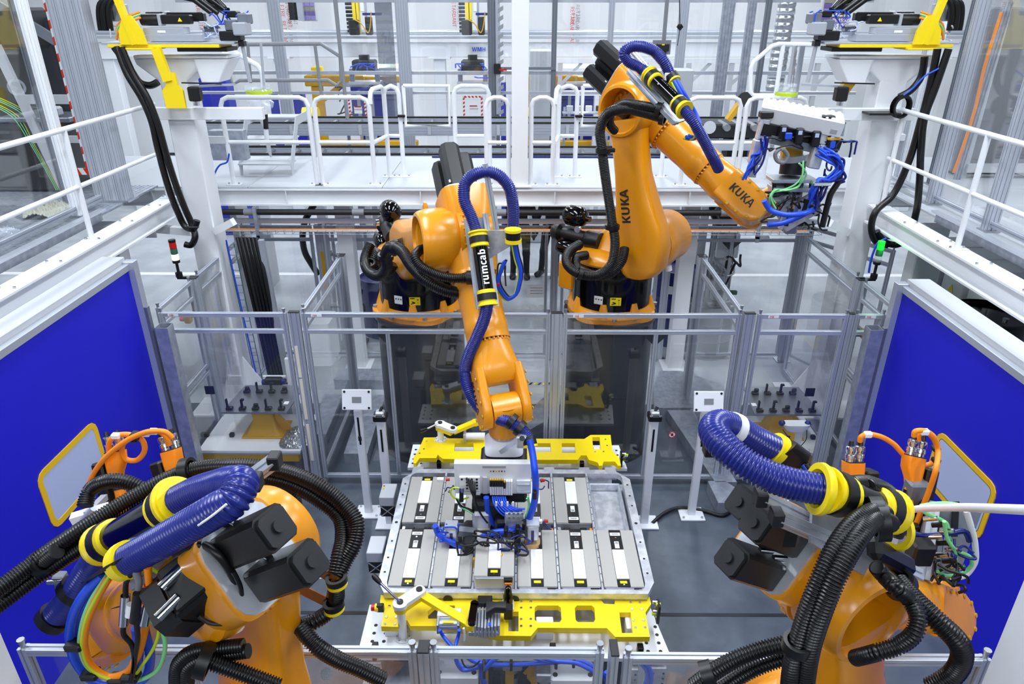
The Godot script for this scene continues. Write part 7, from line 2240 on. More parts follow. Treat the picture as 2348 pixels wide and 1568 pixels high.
func dress_blue(R):
	var t = R.node
	var n = V(-0.2, 0.75, 0.6)
	part(t, "mount_rail", MB.new().extru(V(-1.29, 2.847, -1.95), V(-0.841, 3.159, -2.05), 0.045, 0.045, n), "alu")
	part(t, "mount_rail", MB.new().extru(V(-1.284, 2.861, -1.88), V(-0.877, 3.144, -1.95), 0.045, 0.03, n), "alu")
	part(t, "mount_rail", MB.new().extru(V(-1.333, 2.807, -1.86), V(-0.943, 3.079, -1.85), 0.045, 0.045, n), "alu")
	for q in [V(-0.841, 3.159, -2.05), V(-0.877, 3.144, -1.95), V(-0.943, 3.079, -1.85)]:
		part(t, "rail_cap", MB.new().box(q, V(0.04, 0.055, 0.055), 0.004), "charcoal")
	part(t, "mount_plate", MB.new().bar(V(-1.382, 2.786, -1.95), V(-1.013, 3.028, -1.92), 0.2, 0.01, n), "galvanised")
	cable_tube(t, V(-1.196, 3.016, -2), V(-1.595, 2.708, -2.14), 0.06, V(0, 0.7, 0.7), false)
	part(t, "ring_flare", MB.new().lathe(V(-1.203, 3.014, -2), V(-1.13, 3.07, -1.97) - V(-1.203, 3.014, -2), [0.055, 0, 0.082, 0.0, 0.09, 0.014, 0.088, 0.028, 0.066, 0.03, 0.055, 0.012], 36), "bright_yellow")
	hose(t, "blue_hose", [-1.199,3.016,-2,-1.092,3.092,-1.96,-0.981,3.165,-1.9,-0.894,3.23,-1.83,-0.841,3.266,-1.76,-0.848,3.25,-1.73,-0.918,3.205,-1.72,-1.037,3.119,-1.74,-1.175,3.012,-1.78,-1.323,2.897,-1.83], 0.05, "navy_hose", 0.0045, 0.014, 20, 10)
	part(t, "hose_print", MB.new().tube(Lib.spline([-0.947,3.193,-1.67,-0.889,3.241,-1.66,-0.849,3.272,-1.67], 4), 0.004, 5), "paper")
	part(t, "end_clamp", MB.new().loft([[V(-1.302, 2.916, -1.82), V(0.07, 0.04, 0), V(0, 0.05, 0.06), 3.0], [V(-1.388, 2.845, -1.84), V(0.075, 0.04, 0), V(0, 0.05, 0.07), 4.0], [V(-1.422, 2.816, -1.85), V(0.05, 0.03, 0), V(0, 0.04, 0.05), 4.0]], 20), "black")
	part(t, "end_collar", MB.new().lathe(V(-1.292, 2.922, -1.82), V(-1.386, 2.857, -1.84) - V(-1.292, 2.922, -1.82), [0.05, 0, 0.066, 0, 0.066, 0.03, 0.06, 0.034, 0.06, 0.05, 0.05, 0.05], 28), "bright_yellow")
	hose(t, "blue_hose", [-1.591,2.712,-2.14,-1.678,2.591,-2.17,-1.768,2.469,-2.17,-1.887,2.325,-2.2,-1.966,2.237,-2.2], 0.052, "navy_hose", 0.0045, 0.014, 18)
	clip(t, V(-1.81, 2.419, -2.18), V(-0.5, -0.5, 0.2), 0.052)
	clip(t, V(-1.961, 2.242, -2.2), V(-0.5, -0.5, 0.2), 0.052)
	# long black hoses over the robot
	var H = [[-2.033,2.53,-2.05,-1.925,2.574,-2.2,-1.764,2.658,-2.3,-1.619,2.718,-2.4,-1.409,2.787,-2.5,-1.198,2.815,-2.5,-1.014,2.794,-2.5,-0.855,2.764,-2.45,-0.723,2.685,-2.4,-0.666,2.634,-2.35,-0.666,2.584,-2.3,-0.703,2.524,-2.25,-0.728,2.485,-2.2], [-2.061,2.443,-2.05,-1.929,2.5,-2.2,-1.723,2.605,-2.3,-1.554,2.68,-2.4,-1.382,2.728,-2.5,-1.169,2.761,-2.5,-0.986,2.725,-2.5,-0.838,2.672,-2.45,-0.746,2.61,-2.4,-0.727,2.569,-2.33,-0.73,2.536,-2.25,-0.738,2.494,-2.2], [-1.21,2.725,-2.6,-1.058,2.73,-2.55,-0.998,2.636,-2.55,-0.998,2.515,-2.55,-1.006,2.432,-2.5,-1.051,2.253,-2.5], [-1.899,2.598,-2.5,-1.897,2.636,-2.55,-1.815,2.691,-2.55,-1.728,2.693,-2.55,-1.668,2.661,-2.55,-1.617,2.608,-2.55], [-2.189,2.355,-2.2,-2.053,2.445,-2.2,-1.935,2.539,-2.2,-1.843,2.615,-2.2], [-0.742,2.454,-2.2,-0.742,2.382,-2.2,-0.781,2.296,-2.2,-0.835,2.287,-2.15,-0.892,2.264,-2.15], [-0.873,2.309,-2.1,-0.811,2.275,-2.05,-0.724,2.184,-2.05,-0.631,2.127,-2.05,-0.546,2.064,-2.05]]
	for q in H:
		hose(t, "black_hose", q, 0.031, "black_rubber", 0.003, 0.011, 14)
	for q in [[V(-1.408, 2.792, -2.5), V(1, 0.2, 0)], [V(-1.487, 2.71, -2.45), V(1, 0.4, 0)], [V(-1.709, 2.624, -2.3), V(1, 0.6, 0)], [V(-0.984, 2.531, -2.5), V(0, 1, 0)], [V(-1.923, 2.551, -2.2), V(1, 0.7, 0)]]:
		clip(t, q[0], q[1], 0.04)
	# copper-coloured hose holder at the side
	part(t, "holder_arm", MB.new().bar(V(-0.858, 2.553, -2.2), V(-0.737, 2.466, -2.2), 0.045, 0.006, V(0, 0, 1)), "brown_copper")
	part(t, "holder_arm", MB.new().bar(V(-0.886, 2.417, -2.2), V(-0.761, 2.326, -2.2), 0.05, 0.006, V(0, 0, 1)), "brown_copper")
	part(t, "holder_plate", MB.new().bar(V(-0.791, 2.271, -2.2), V(-0.757, 2.413, -2.2), 0.04, 0.006, V(0, 0, 1)), "brown_copper")
	for q in [V(-0.728, 2.473, -2.18), V(-0.754, 2.337, -2.18)]:
		part(t, "yellow_ring", MB.new().lathe(q, V(0.1, -1, 0), [0.03, 0, 0.042, 0, 0.042, 0.014, 0.03, 0.014], 20), "bright_yellow")
		part(t, "black_ring", MB.new().lathe(q + V(0, 0.03, 0), V(0.1, -1, 0), [0.03, 0, 0.044, 0, 0.044, 0.025, 0.03, 0.025], 20), "black")
	# broad elbow motor and plug cluster
	side_motor(t, V(-0.96, 2.91, -1.84), V(-1.167, 2.764, -1.74), 0.19)
	part(t, "drag_cable", MB.new().tube(Lib.spline([-1.091,3.009,-1.75,-1.043,3.042,-1.75,-0.994,3.046,-1.75,-0.936,3.034,-1.72,-0.912,2.975,-1.72,-0.9,2.92,-1.72], 6), 0.014, 8), "black")
	hose(t, "motor_lead", [-0.981,2.893,-1.7,-0.965,2.827,-1.7,-0.926,2.808,-1.7,-0.891,2.846,-1.7,-0.877,2.912,-1.7,-0.889,2.985,-1.7], 0.008, "black", 0, 0.01, 8)
	hose(t, "motor_lead", [-1.035,2.794,-1.7,-1.005,2.763,-1.7,-0.963,2.759,-1.7,-0.915,2.789,-1.7,-0.89,2.856,-1.7], 0.007, "charcoal", 0, 0.01, 8)
	for q in [[V(-1.312, 2.8, -1.78), V(-1.336, 2.687, -1.76), "chrome"], [V(-1.23, 2.782, -1.76), V(-1.25, 2.71, -1.74), "chrome"], [V(-1.215, 2.859, -1.77), V(-1.232, 2.788, -1.76), "red"], [V(-1.254, 2.831, -1.76), V(-1.281, 2.724, -1.74), "charcoal"], [V(-1.286, 2.782, -1.76), V(-1.297, 2.739, -1.75), "paper"]]:
		part(t, "inline_plug", MB.new().cyl(q[0], q[1], 0.016, -1, 12), q[2])
	part(t, "plug_plate", MB.new().at(V(-1.341, 2.74, -1.8), Basis.IDENTITY).prism([-0.05, -0.02, 0.12, 0.03, 0.12, 0.05], 0.004), "charcoal")
	for q in [[[-1.397,2.852,-1.82,-1.479,2.769,-1.82,-1.557,2.646,-1.82,-1.594,2.529,-1.82,-1.595,2.418,-1.82,-1.559,2.339,-1.82,-1.49,2.321,-1.82,-1.417,2.358,-1.82,-1.361,2.476,-1.82,-1.341,2.606,-1.82], 0.017, "blue_cable"], [[-1.405,2.825,-1.84,-1.478,2.739,-1.84,-1.554,2.625,-1.84,-1.592,2.506,-1.84,-1.59,2.406,-1.84,-1.547,2.333,-1.84,-1.483,2.291,-1.84,-1.396,2.315,-1.84,-1.338,2.43,-1.84,-1.329,2.563,-1.84,-1.321,2.668,-1.84], 0.017, "blue_cable"], [[-1.363,2.864,-1.8,-1.433,2.76,-1.8,-1.504,2.626,-1.8,-1.535,2.519,-1.8,-1.529,2.431,-1.8,-1.481,2.382,-1.8,-1.421,2.399,-1.8,-1.361,2.477,-1.8,-1.311,2.586,-1.8,-1.289,2.645,-1.8], 0.014, "orange_cable"], [[-1.368,2.868,-1.8,-1.443,2.769,-1.8,-1.519,2.626,-1.8,-1.55,2.519,-1.8,-1.543,2.427,-1.8,-1.485,2.368,-1.8,-1.407,2.36,-1.8,-1.318,2.399,-1.8,-1.255,2.5,-1.8,-1.239,2.607,-1.8,-1.266,2.67,-1.8], 0.008, "green_cable"], [[-1.351,2.881,-1.79,-1.419,2.784,-1.79,-1.502,2.637,-1.79,-1.534,2.527,-1.79,-1.527,2.432,-1.79,-1.475,2.385,-1.79,-1.401,2.388,-1.79,-1.33,2.467,-1.79,-1.252,2.597,-1.79,-1.228,2.681,-1.79], 0.006, "lime"], [[-1.335,2.687,-1.76,-1.346,2.64,-1.76,-1.331,2.599,-1.76,-1.336,2.524,-1.76,-1.374,2.414,-1.76], 0.009, "black"], [[-1.29,2.702,-1.76,-1.3,2.63,-1.76,-1.328,2.546,-1.76,-1.355,2.459,-1.76], 0.009, "charcoal"], [[-1.269,2.811,-1.78,-1.253,2.869,-1.78,-1.253,2.907,-1.78,-1.235,2.944,-1.78], 0.012, "grey"], [[-1.215,2.859,-1.77,-1.209,2.901,-1.77,-1.204,2.935,-1.77], 0.012, "orange_cable"], [[-1.312,2.8,-1.78,-1.296,2.859,-1.78,-1.263,2.906,-1.78], 0.009, "black"], [[-1.224,2.907,-1.8,-1.197,2.884,-1.8,-1.175,2.854,-1.8,-1.15,2.831,-1.8], 0.007, "lime"]]:
		hose(t, "loop_cable", q[0], q[1], q[2], 0, 0.01, 10)
	for q in [V(-1.562, 2.545, -1.8), V(-1.544, 2.398, -1.8), V(-1.451, 2.373, -1.8), V(-1.392, 2.4, -1.79)]:
		part(t, "strap", MB.new().box(q, V(0.06, 0.03, 0.05), 0.006), "black")
	# tool bracket towards the nutrunners
	part(t, "tool_bar", MB.new().extru(R.tool, V(-2.021, 2.195, -2.9), 0.05, 0.05), "alu")
	part(t, "tool_bar", MB.new().extru(V(-2.021, 2.195, -2.9), V(-1.829, 2.193, -3.12), 0.05, 0.05), "alu")
	part(t, "tool_rod", MB.new().cyl(V(-2.062, 2.378, -2.6), V(-1.938, 2.506, -2.6), 0.016, -1, 10), "alu")
	part(t, "tool_frame", MB.new().bar(V(-2.134, 2.359, -2.7), V(-1.975, 2.386, -2.75), 0.05, 0.04), "white")
	part(t, "tool_frame", MB.new().bar(V(-2.054, 2.386, -2.7), V(-2.088, 2.334, -2.9), 0.03, 0.03), "alu")
	part(t, "clamp_shaft", MB.new().cyl(V(-2.101, 2.25, -2.4), V(-1.98, 2.264, -2.4), 0.012, -1, 10), "chrome")
	part(t, "clamp_block", MB.new().box(V(-2.055, 2.231, -2.42), V(0.05, 0.1, 0.05), 0.006), "alu_dark")
	# lower hoses and gauge near the shoulder
	for q in [[-1.207,2.41,-1.75,-1.177,2.516,-1.75,-1.121,2.57,-1.75,-1.027,2.589,-1.75,-0.934,2.603,-1.75], [-1.168,2.411,-1.75,-1.148,2.495,-1.75,-1.088,2.542,-1.75,-1.002,2.56,-1.75,-0.923,2.578,-1.75]]:
		hose(t, "black_hose", q, 0.024, "black_rubber", 0.002, 0.01, 12)
	hose(t, "black_hose", [-1.051,2.593,-1.7,-0.984,2.556,-1.7,-0.902,2.51,-1.7,-0.819,2.461,-1.7], 0.026, "black_rubber", 0.003, 0.01, 14)
	clip(t, V(-1.053, 2.587, -1.7), V(1, -0.4, 0), 0.045)
	part(t, "pressure_gauge", MB.new().cyl(V(-0.684, 2.405, -1.8), V(-0.669, 2.454, -1.76), 0.022, -1, 14), "chrome")

func dress_ribbed(R):
	var t = R.node
	var n = V(0.2, 0.75, 0.6)
	part(t, "mount_rail", MB.new().extru(V(0.85, 3.05, -2), V(1.627, 2.51, -2.2), 0.045, 0.045, n), "alu")
	part(t, "mount_rail", MB.new().extru(V(0.897, 3.004, -1.95), V(1.223, 2.814, -2), 0.045, 0.045, n), "alu")
	part(t, "mount_rail", MB.new().extru(V(0.779, 2.977, -2.4), V(0.936, 2.904, -2.35), 0.04, 0.04, n), "alu")
	for q in [V(0.848, 3.05, -2), V(0.894, 3.006, -1.95), V(0.774, 2.981, -2.4)]:
		part(t, "rail_cap", MB.new().box(q, V(0.04, 0.055, 0.055), 0.004), "charcoal")
	part(t, "mount_plate", MB.new().bar(V(1.037, 2.975, -2), V(1.413, 2.666, -2.1), 0.2, 0.01, n), "galvanised")
	hose(t, "blue_hose", [1.028,3.122,-1.95,0.95,3.132,-1.96,0.858,3.153,-1.98,0.777,3.181,-2.02,0.722,3.208,-2.08,0.706,3.214,-2.16,0.746,3.197,-2.24,0.822,3.153,-2.28,0.92,3.086,-2.3,1.002,3.042,-2.3], 0.05, "navy_hose", 0.0045, 0.014, 20, 10)
	part(t, "hose_band", MB.new().cyl(V(0.803, 3.167, -2.27), V(0.831, 3.149, -2.28), 0.058, -1, 24), "paper")
	part(t, "ring_flare", MB.new().lathe(V(1.036, 3.121, -1.95), V(0.975, 3.133, -1.95) - V(1.036, 3.121, -1.95), [0.055, 0, 0.082, 0.0, 0.09, 0.014, 0.088, 0.028, 0.066, 0.03, 0.055, 0.012], 36), "bright_yellow")
	cable_tube(t, V(1.057, 3.108, -1.96), V(1.332, 2.956, -2.05), 0.06, V(0, 0.7, 0.7), false)
	part(t, "end_clamp", MB.new().loft([[V(1.012, 3.036, -2.3), V(0.05, 0.05, 0), V(0, 0.03, 0.06), 3.0], [V(1.071, 2.986, -2.3), V(0.055, 0.05, 0), V(0, 0.03, 0.06), 3.0], [V(1.096, 2.965, -2.3), V(0.03, 0.03, 0), V(0, 0.02, 0.04), 3.0]], 18), "black")
	part(t, "end_collar", MB.new().lathe(V(0.987, 3.054, -2.3), V(1.04, 3.018, -2.3) - V(0.987, 3.054, -2.3), [0.05, 0, 0.064, 0, 0.064, 0.03, 0.058, 0.034, 0.058, 0.05, 0.05, 0.05], 28), "bright_yellow")
	for q in [["orange_cable", 0.0, 0.013], ["lime", 0.012, 0.006], ["blue_cable", 0.022, 0.012], ["charcoal", 0.03, 0.008]]:
		hose(t, "loop_cable", [1.072,2.984,-2.28,1.097,2.956,-2.25,1.112,2.953,-2.2,1.112,2.983,-2.1].map(func(v): return v + q[1]), q[2], q[0], 0, 0.01, 8)
	# ribbed black hoses
	for q in [[[1.263,3.021,-1.95,1.173,3.088,-1.88,1.066,3.095,-1.8,0.981,3.05,-1.72,0.926,2.964,-1.66,0.89,2.822,-1.62,0.878,2.692,-1.6,0.892,2.55,-1.6], 0.026], [[1.288,2.98,-1.95,1.169,3.077,-1.85,1.059,3.085,-1.74,0.98,3.018,-1.66,0.939,2.915,-1.62,0.92,2.789,-1.6,0.936,2.571,-1.6], 0.03], [[1.185,3.066,-2.05,1.285,3.025,-2.1,1.349,2.985,-2.1,1.352,2.956,-2.05,1.348,2.886,-2.05], 0.032], [[1.241,3.055,-2.05,1.338,2.998,-2.1,1.396,2.94,-2.1,1.42,2.865,-2.1,1.413,2.81,-2.1], 0.032], [[1.192,2.526,-1.78,1.217,2.622,-1.72,1.283,2.655,-1.72,1.322,2.72,-1.72,1.339,2.753,-1.75,1.334,2.774,-1.8,1.274,2.832,-1.8,1.284,2.794,-1.9,1.253,2.83,-1.9], 0.026], [[1.419,2.664,-2,1.427,2.673,-1.9,1.466,2.659,-1.82,1.517,2.62,-1.78,1.561,2.536,-1.78,1.554,2.449,-1.78,1.487,2.37,-1.78], 0.034], [[0.63,2.411,-1.75,0.724,2.521,-1.75,0.834,2.592,-1.75,0.933,2.626,-1.75,1.021,2.635,-1.75], 0.027], [[0.711,2.378,-1.75,0.819,2.49,-1.75,0.931,2.551,-1.75,1.034,2.56,-1.75], 0.022]]:
		hose(t, "black_hose", q[0], q[1], "black_rubber", 0.003, 0.0105, 16)
	for q in [[V(1.203, 3.058, -1.9), V(1, 0.2, 0.2), 0.045], [V(1.21, 3.047, -1.88), V(1, 0.2, 0.2), 0.05], [V(1.42, 2.657, -2), V(-0.5, 0.6, 0), 0.045], [V(0.672, 2.478, -1.75), V(1, 0.4, 0), 0.034], [V(0.884, 2.781, -1.61), V(0, 1, 0.1), 0.034]]:
		clip(t, q[0], q[1], q[2])
	part(t, "ring_flare", MB.new().lathe(V(1.4, 2.841, -2.08), V(1, -0.3, -0.3), [0.05, 0, 0.07, 0.0, 0.075, 0.012, 0.06, 0.02], 30), "bright_yellow")
	part(t, "cable_boot", MB.new().bar(V(1.283, 2.829, -2), V(1.51, 2.644, -2.1), 0.08, 0.06, n, 0.02), "black")
	# tool side: valve plate with plugs
	part(t, "valve_plate", MB.new().at(V(2.104, 2.222, -2.75), Basis(V(0.94, 0, 0.34), V(0, 1, 0), V(-0.34, 0, 0.94))).box(Vector3.ZERO, V(0.22, 0.4, 0.02), 0.004), "galvanised")
	part(t, "tool_frame", MB.new().extru(V(1.914, 2.145, -2.55), V(2.036, 2.382, -2.8), 0.05, 0.08), "alu")
	part(t, "tool_frame", MB.new().extru(V(2.017, 2.125, -2.6), V(2.103, 2.329, -2.8), 0.04, 0.06), "alu_dark")
	part(t, "label_strip", MB.new().bar(V(2.11, 2.279, -2.7), V(2.101, 2.448, -2.75), 0.03, 0.006, V(0, 0, 1)), "charcoal")
	part(t, "heat_sink", MB.new().box(V(1.997, 2.357, -2.9), V(0.1, 0.2, 0.08), 0.01), "alu_dark")
	for k in 9:
		var p = V(1.88, 2.449, -2.62).lerp(V(1.965, 2.226, -2.55), k / 8.0) + V(0.03 * (k % 3), 0, 0)
		part(t, "plug", MB.new().cyl(p, p + V(0.04, 0.03, 0.03), 0.012, -1, 10), ["chrome", "black", "chrome"][k % 3])
	part(t, "black_block", MB.new().box(V(1.861, 2.317, -2.55), V(0.1, 0.12, 0.08), 0.01), "black")
	for q in [[1.825,2.528,-2.6,1.883,2.491,-2.6,1.939,2.466,-2.6,1.976,2.441,-2.6,2.006,2.365,-2.6,2.043,2.3,-2.6], [1.925,2.495,-2.55,1.965,2.395,-2.55,2.015,2.326,-2.55,2.039,2.266,-2.55,2.031,2.205,-2.55,1.985,2.226,-2.55], [2.041,2.318,-2.55,2.1,2.285,-2.55,2.118,2.241,-2.55,2.086,2.187,-2.55,2.019,2.173,-2.55,1.971,2.2,-2.55], [1.832,2.54,-2.6,1.888,2.553,-2.6,1.976,2.553,-2.6,2.028,2.541,-2.6]]:
		hose(t, "green_lead", q, 0.009, "green_cable", 0, 0.01, 8)
	hose(t, "white_lead", [2.045,2.516,-2.6,2.091,2.429,-2.6,2.143,2.314,-2.6,2.168,2.194,-2.6,2.141,2.126,-2.6,2.073,2.112,-2.6], 0.014, "paper", 0, 0.01, 8)
	hose(t, "blue_lead", [1.809,2.389,-2.6,1.894,2.369,-2.6,2.01,2.385,-2.6,2.068,2.396,-2.6,2.108,2.339,-2.6], 0.013, "blue_dark", 0, 0.01, 8)
	wires(t, "loose_lead", V(1.969, 2.221, -2.5), V(0.08, 0.07, 0.05), 8, 0.007, "black", 501)
	wires(t, "loose_lead", V(2.057, 2.37, -2.55), V(0.05, 0.07, 0.05), 5, 0.006, "blue_dark", 502)
	hose(t, "white_air_hose", [1.824,2.429,-2.7,1.765,2.605,-2.5,1.701,2.851,-2.2,1.6,3.085,-1.9,1.549,3.239,-1.7], 0.016, "paper", 0, 0.01, 10)
	part(t, "elbow_motor", MB.new().box(V(0.961, 2.842, -2.1), V(0.16, 0.12, 0.14), 0.02), "black")

func fixtures():
	for s in [-1, 1]:
		var L = s < 0
		var t = thing("fixture_table", "fixture table with black pegs on an ochre pedestal %s" % ("beside the crumpled foil" if L else "before the white handwheel stand"), "fixture table")
		var x0 = -3.16 if L else 2.54
		var x1 = -2.46 if L else 3.26
		var cx = (x0 + x1) / 2
		var y = 0.64
		part(t, "top_plate", plan(MB.new(), [x0, -6.52, x1, -6.52, x1 + (0.03 if L else -0.04), -7.12, x0 + 0.05, -7.12], y, 0.02), "steel")
		part(t, "pedestal", MB.new().loft([[V(cx + 0.02, 0.29, -6.75), V(0.2, 0, 0), V(0, 0, 0.16), 8.0], [V(cx + 0.02, 0.32, -6.75), V(0.17, 0, 0), V(0, 0, 0.14), 8.0], [V(cx + 0.02, 0.45, -6.77), V(0.12, 0, 0), V(0, 0, 0.1), 8.0], [V(cx, 0.6, -6.8), V(0.13, 0, 0), V(0, 0, 0.11), 8.0]], 24), "ochre")
		part(t, "pedestal_foot", MB.new().box(V(cx + 0.02, 0.28, -6.75), V(0.46, 0.02, 0.36), 0.004), "ochre")
		part(t, "pedestal_gusset", MB.new().at(V(cx + 0.14, 0.29, -6.74), Basis(V(1, 0, 0), V(0, 1, 0), V(0, 0, 1))).prism([0, 0, 0.16, 0, 0.14, 0.08, 0, 0.25], 0.02), "ochre")
		part(t, "base_plate", MB.new().box(V(-2.86 if L else 2.78, 0.26, -6.72), V(1.1, 0.02, 0.75), 0.004), "white")
		part(t, "front_beam", MB.new().box(V(-2.86 if L else 2.78, 0.18, -6.38), V(1.05, 0.1, 0.08), 0.006), "ochre")
		part(t, "rail", MB.new().box(V(-2.86 if L else 2.78, 0.24, -6.36), V(1.1, 0.02, 0.06)), "alu")
		for q in [[-0.45, -6.45], [0.42, -6.45], [-0.45, -7.0], [0.42, -7.0]]:
			part(t, "leg", MB.new().cyl(V(cx + q[0], 0, q[1]), V(cx + q[0], 0.25, q[1]), 0.05, -1, 14), "alu_dark")
		# pegs: alternately L, hook and plate shapes on small blocks
		for k in 9:
			var row = k / 5
			var px = x0 + 0.07 + (k % 5) * 0.14 + row * 0.06
			var pz = -6.58 if row == 0 else -6.95
			var pm = MB.new()
			pm.box(V(px, y + 0.015, pz), V(0.07, 0.03, 0.05), 0.004)
			match k % 3:
				0:
					pm.box(V(px - 0.02, y + 0.07, pz), V(0.018, 0.12, 0.03), 0.003)
				1:
					pm.box(V(px, y + 0.07, pz), V(0.02, 0.11, 0.03), 0.003)
					pm.box(V(px + 0.012, y + 0.12, pz), V(0.035, 0.02, 0.03), 0.003)
				2:
					pm.box(V(px + 0.01, y + 0.05, pz), V(0.05, 0.05, 0.03), 0.008)
			var pg = part(t, "locating_peg", pm, "black")
			part(pg, "peg_screw", MB.new().cyl(V(px + 0.022, y + 0.03, pz + 0.01), V(px + 0.022, y + 0.035, pz + 0.01), 0.007, -1, 8), "steel")
		part(t, "paper_tag", MB.new().box(V(x1 - 0.06 if L else x0 + 0.05, y + 0.002, -6.72), V(0.05, 0.002, 0.06)), "paper")
		# bent clear guard with a black latch plate
		var gx = -3.28 if L else 3.12
		var g = thing("clear_guard", "bent clear guard sheet with a black square beside the %s" % ("foil-covered table" if L else "handwheel table"), "guard")
		part(g, "sheet", MB.new().box(V(gx, 0.66, -6.62), V(0.4, 0.72, 0.006)), "pane")
		part(g, "sheet", MB.new().bar(V(gx + 0.2, 0.66, -6.62), V(gx + 0.2, 0.66, -7.0), 0.006, 0.72), "pane")
		part(g, "top_flap", MB.new().bar(V(gx, 1.02, -6.62), V(gx + 0.05, 1.2, -6.95), 0.4, 0.006), "pane")
		part(g, "latch_plate", MB.new().box(V(gx + 0.0, 0.86, -6.61), V(0.1, 0.1, 0.012), 0.004), "black")
		for q in [-0.14, 0.14]:
			part(g, "foot_clamp", MB.new().box(V(gx + q, 0.29, -6.62), V(0.05, 0.05, 0.05), 0.008), "black")
	var fo = thing("crumpled_foil", "crumpled silver foil sheet draped over the fixture base", "foil")
	heap(fo, "foil", V(-2.42, 0.27, -6.6), V(0.16, 0.05, 0.22), 61, "steel")
	var sc = thing("scanner_unit", "grey scanner with blue end caps on a white bracket over the pegs", "scanner")
	part(sc, "body", MB.new().box(V(-2.844, 0.592, -7.3), V(0.2, 0.1, 0.08), 0.015), "charcoal")
	part(sc, "bracket", MB.new().box(V(-2.852, 0.594, -7.36), V(0.28, 0.09, 0.03), 0.01), "white")
	part(sc, "end_cap", MB.new().cyl(V(-2.979, 0.579, -7.3), V(-2.938, 0.58, -7.3), 0.035, -1, 14), "blue_dark")
	part(sc, "end_cap", MB.new().cyl(V(-2.752, 0.592, -7.3), V(-2.706, 0.592, -7.3), 0.035, -1, 14), "blue_dark")
	part(sc, "stand", MB.new().box(V(-2.66, 0.44, -7.33), V(0.05, 0.88, 0.05)), "white")
	var hw = thing("handwheel_stand", "white pillar with a dished white head and thin leads before the fixture", "stand")
	part(hw, "pillar", MB.new().box(V(2.95, 0.345, -6.3) - V(0, 0.02, 0), V(0.06, 0.62, 0.05), 0.004), "white")
	part(hw, "head", MB.new().loft([[V(2.899, 0.601, -6.28), V(0.1, 0, 0), V(0, 0, 0.05), 3.0], [V(2.889, 0.66, -6.28), V(0.14, 0, 0), V(0, 0, 0.06), 3.0], [V(2.885, 0.681, -6.28), V(0.14, 0, 0), V(0, 0, 0.06), 4.0]], 18), "white")
	part(hw, "foot", MB.new().box(V(2.998, 0.05, -6.3), V(0.1, 0.1, 0.08)), "alu")
	for q in [V(2.742, 0.68, -6.28), V(3.008, 0.671, -6.28)]:
		part(hw, "cap", MB.new().ball(q, 0.035, 12), "blue_dark")
	hose(hw, "lead", [2.751,0.62,-6.25,2.836,0.513,-6.25,2.926,0.406,-6.25,2.898,0.28,-6.25], 0.005, "black", 0, 0.01, 6)
	hose(hw, "lead", [2.997,0.621,-6.25,3.01,0.498,-6.25,2.967,0.406,-6.25,2.954,0.297,-6.25], 0.005, "black", 0, 0.01, 6)
	wires(hw, "lead_bunch", V(3.014, 0.269, -6.25), V(0.06, 0.1, 0.03), 7, 0.006, "pale_grey", 611)

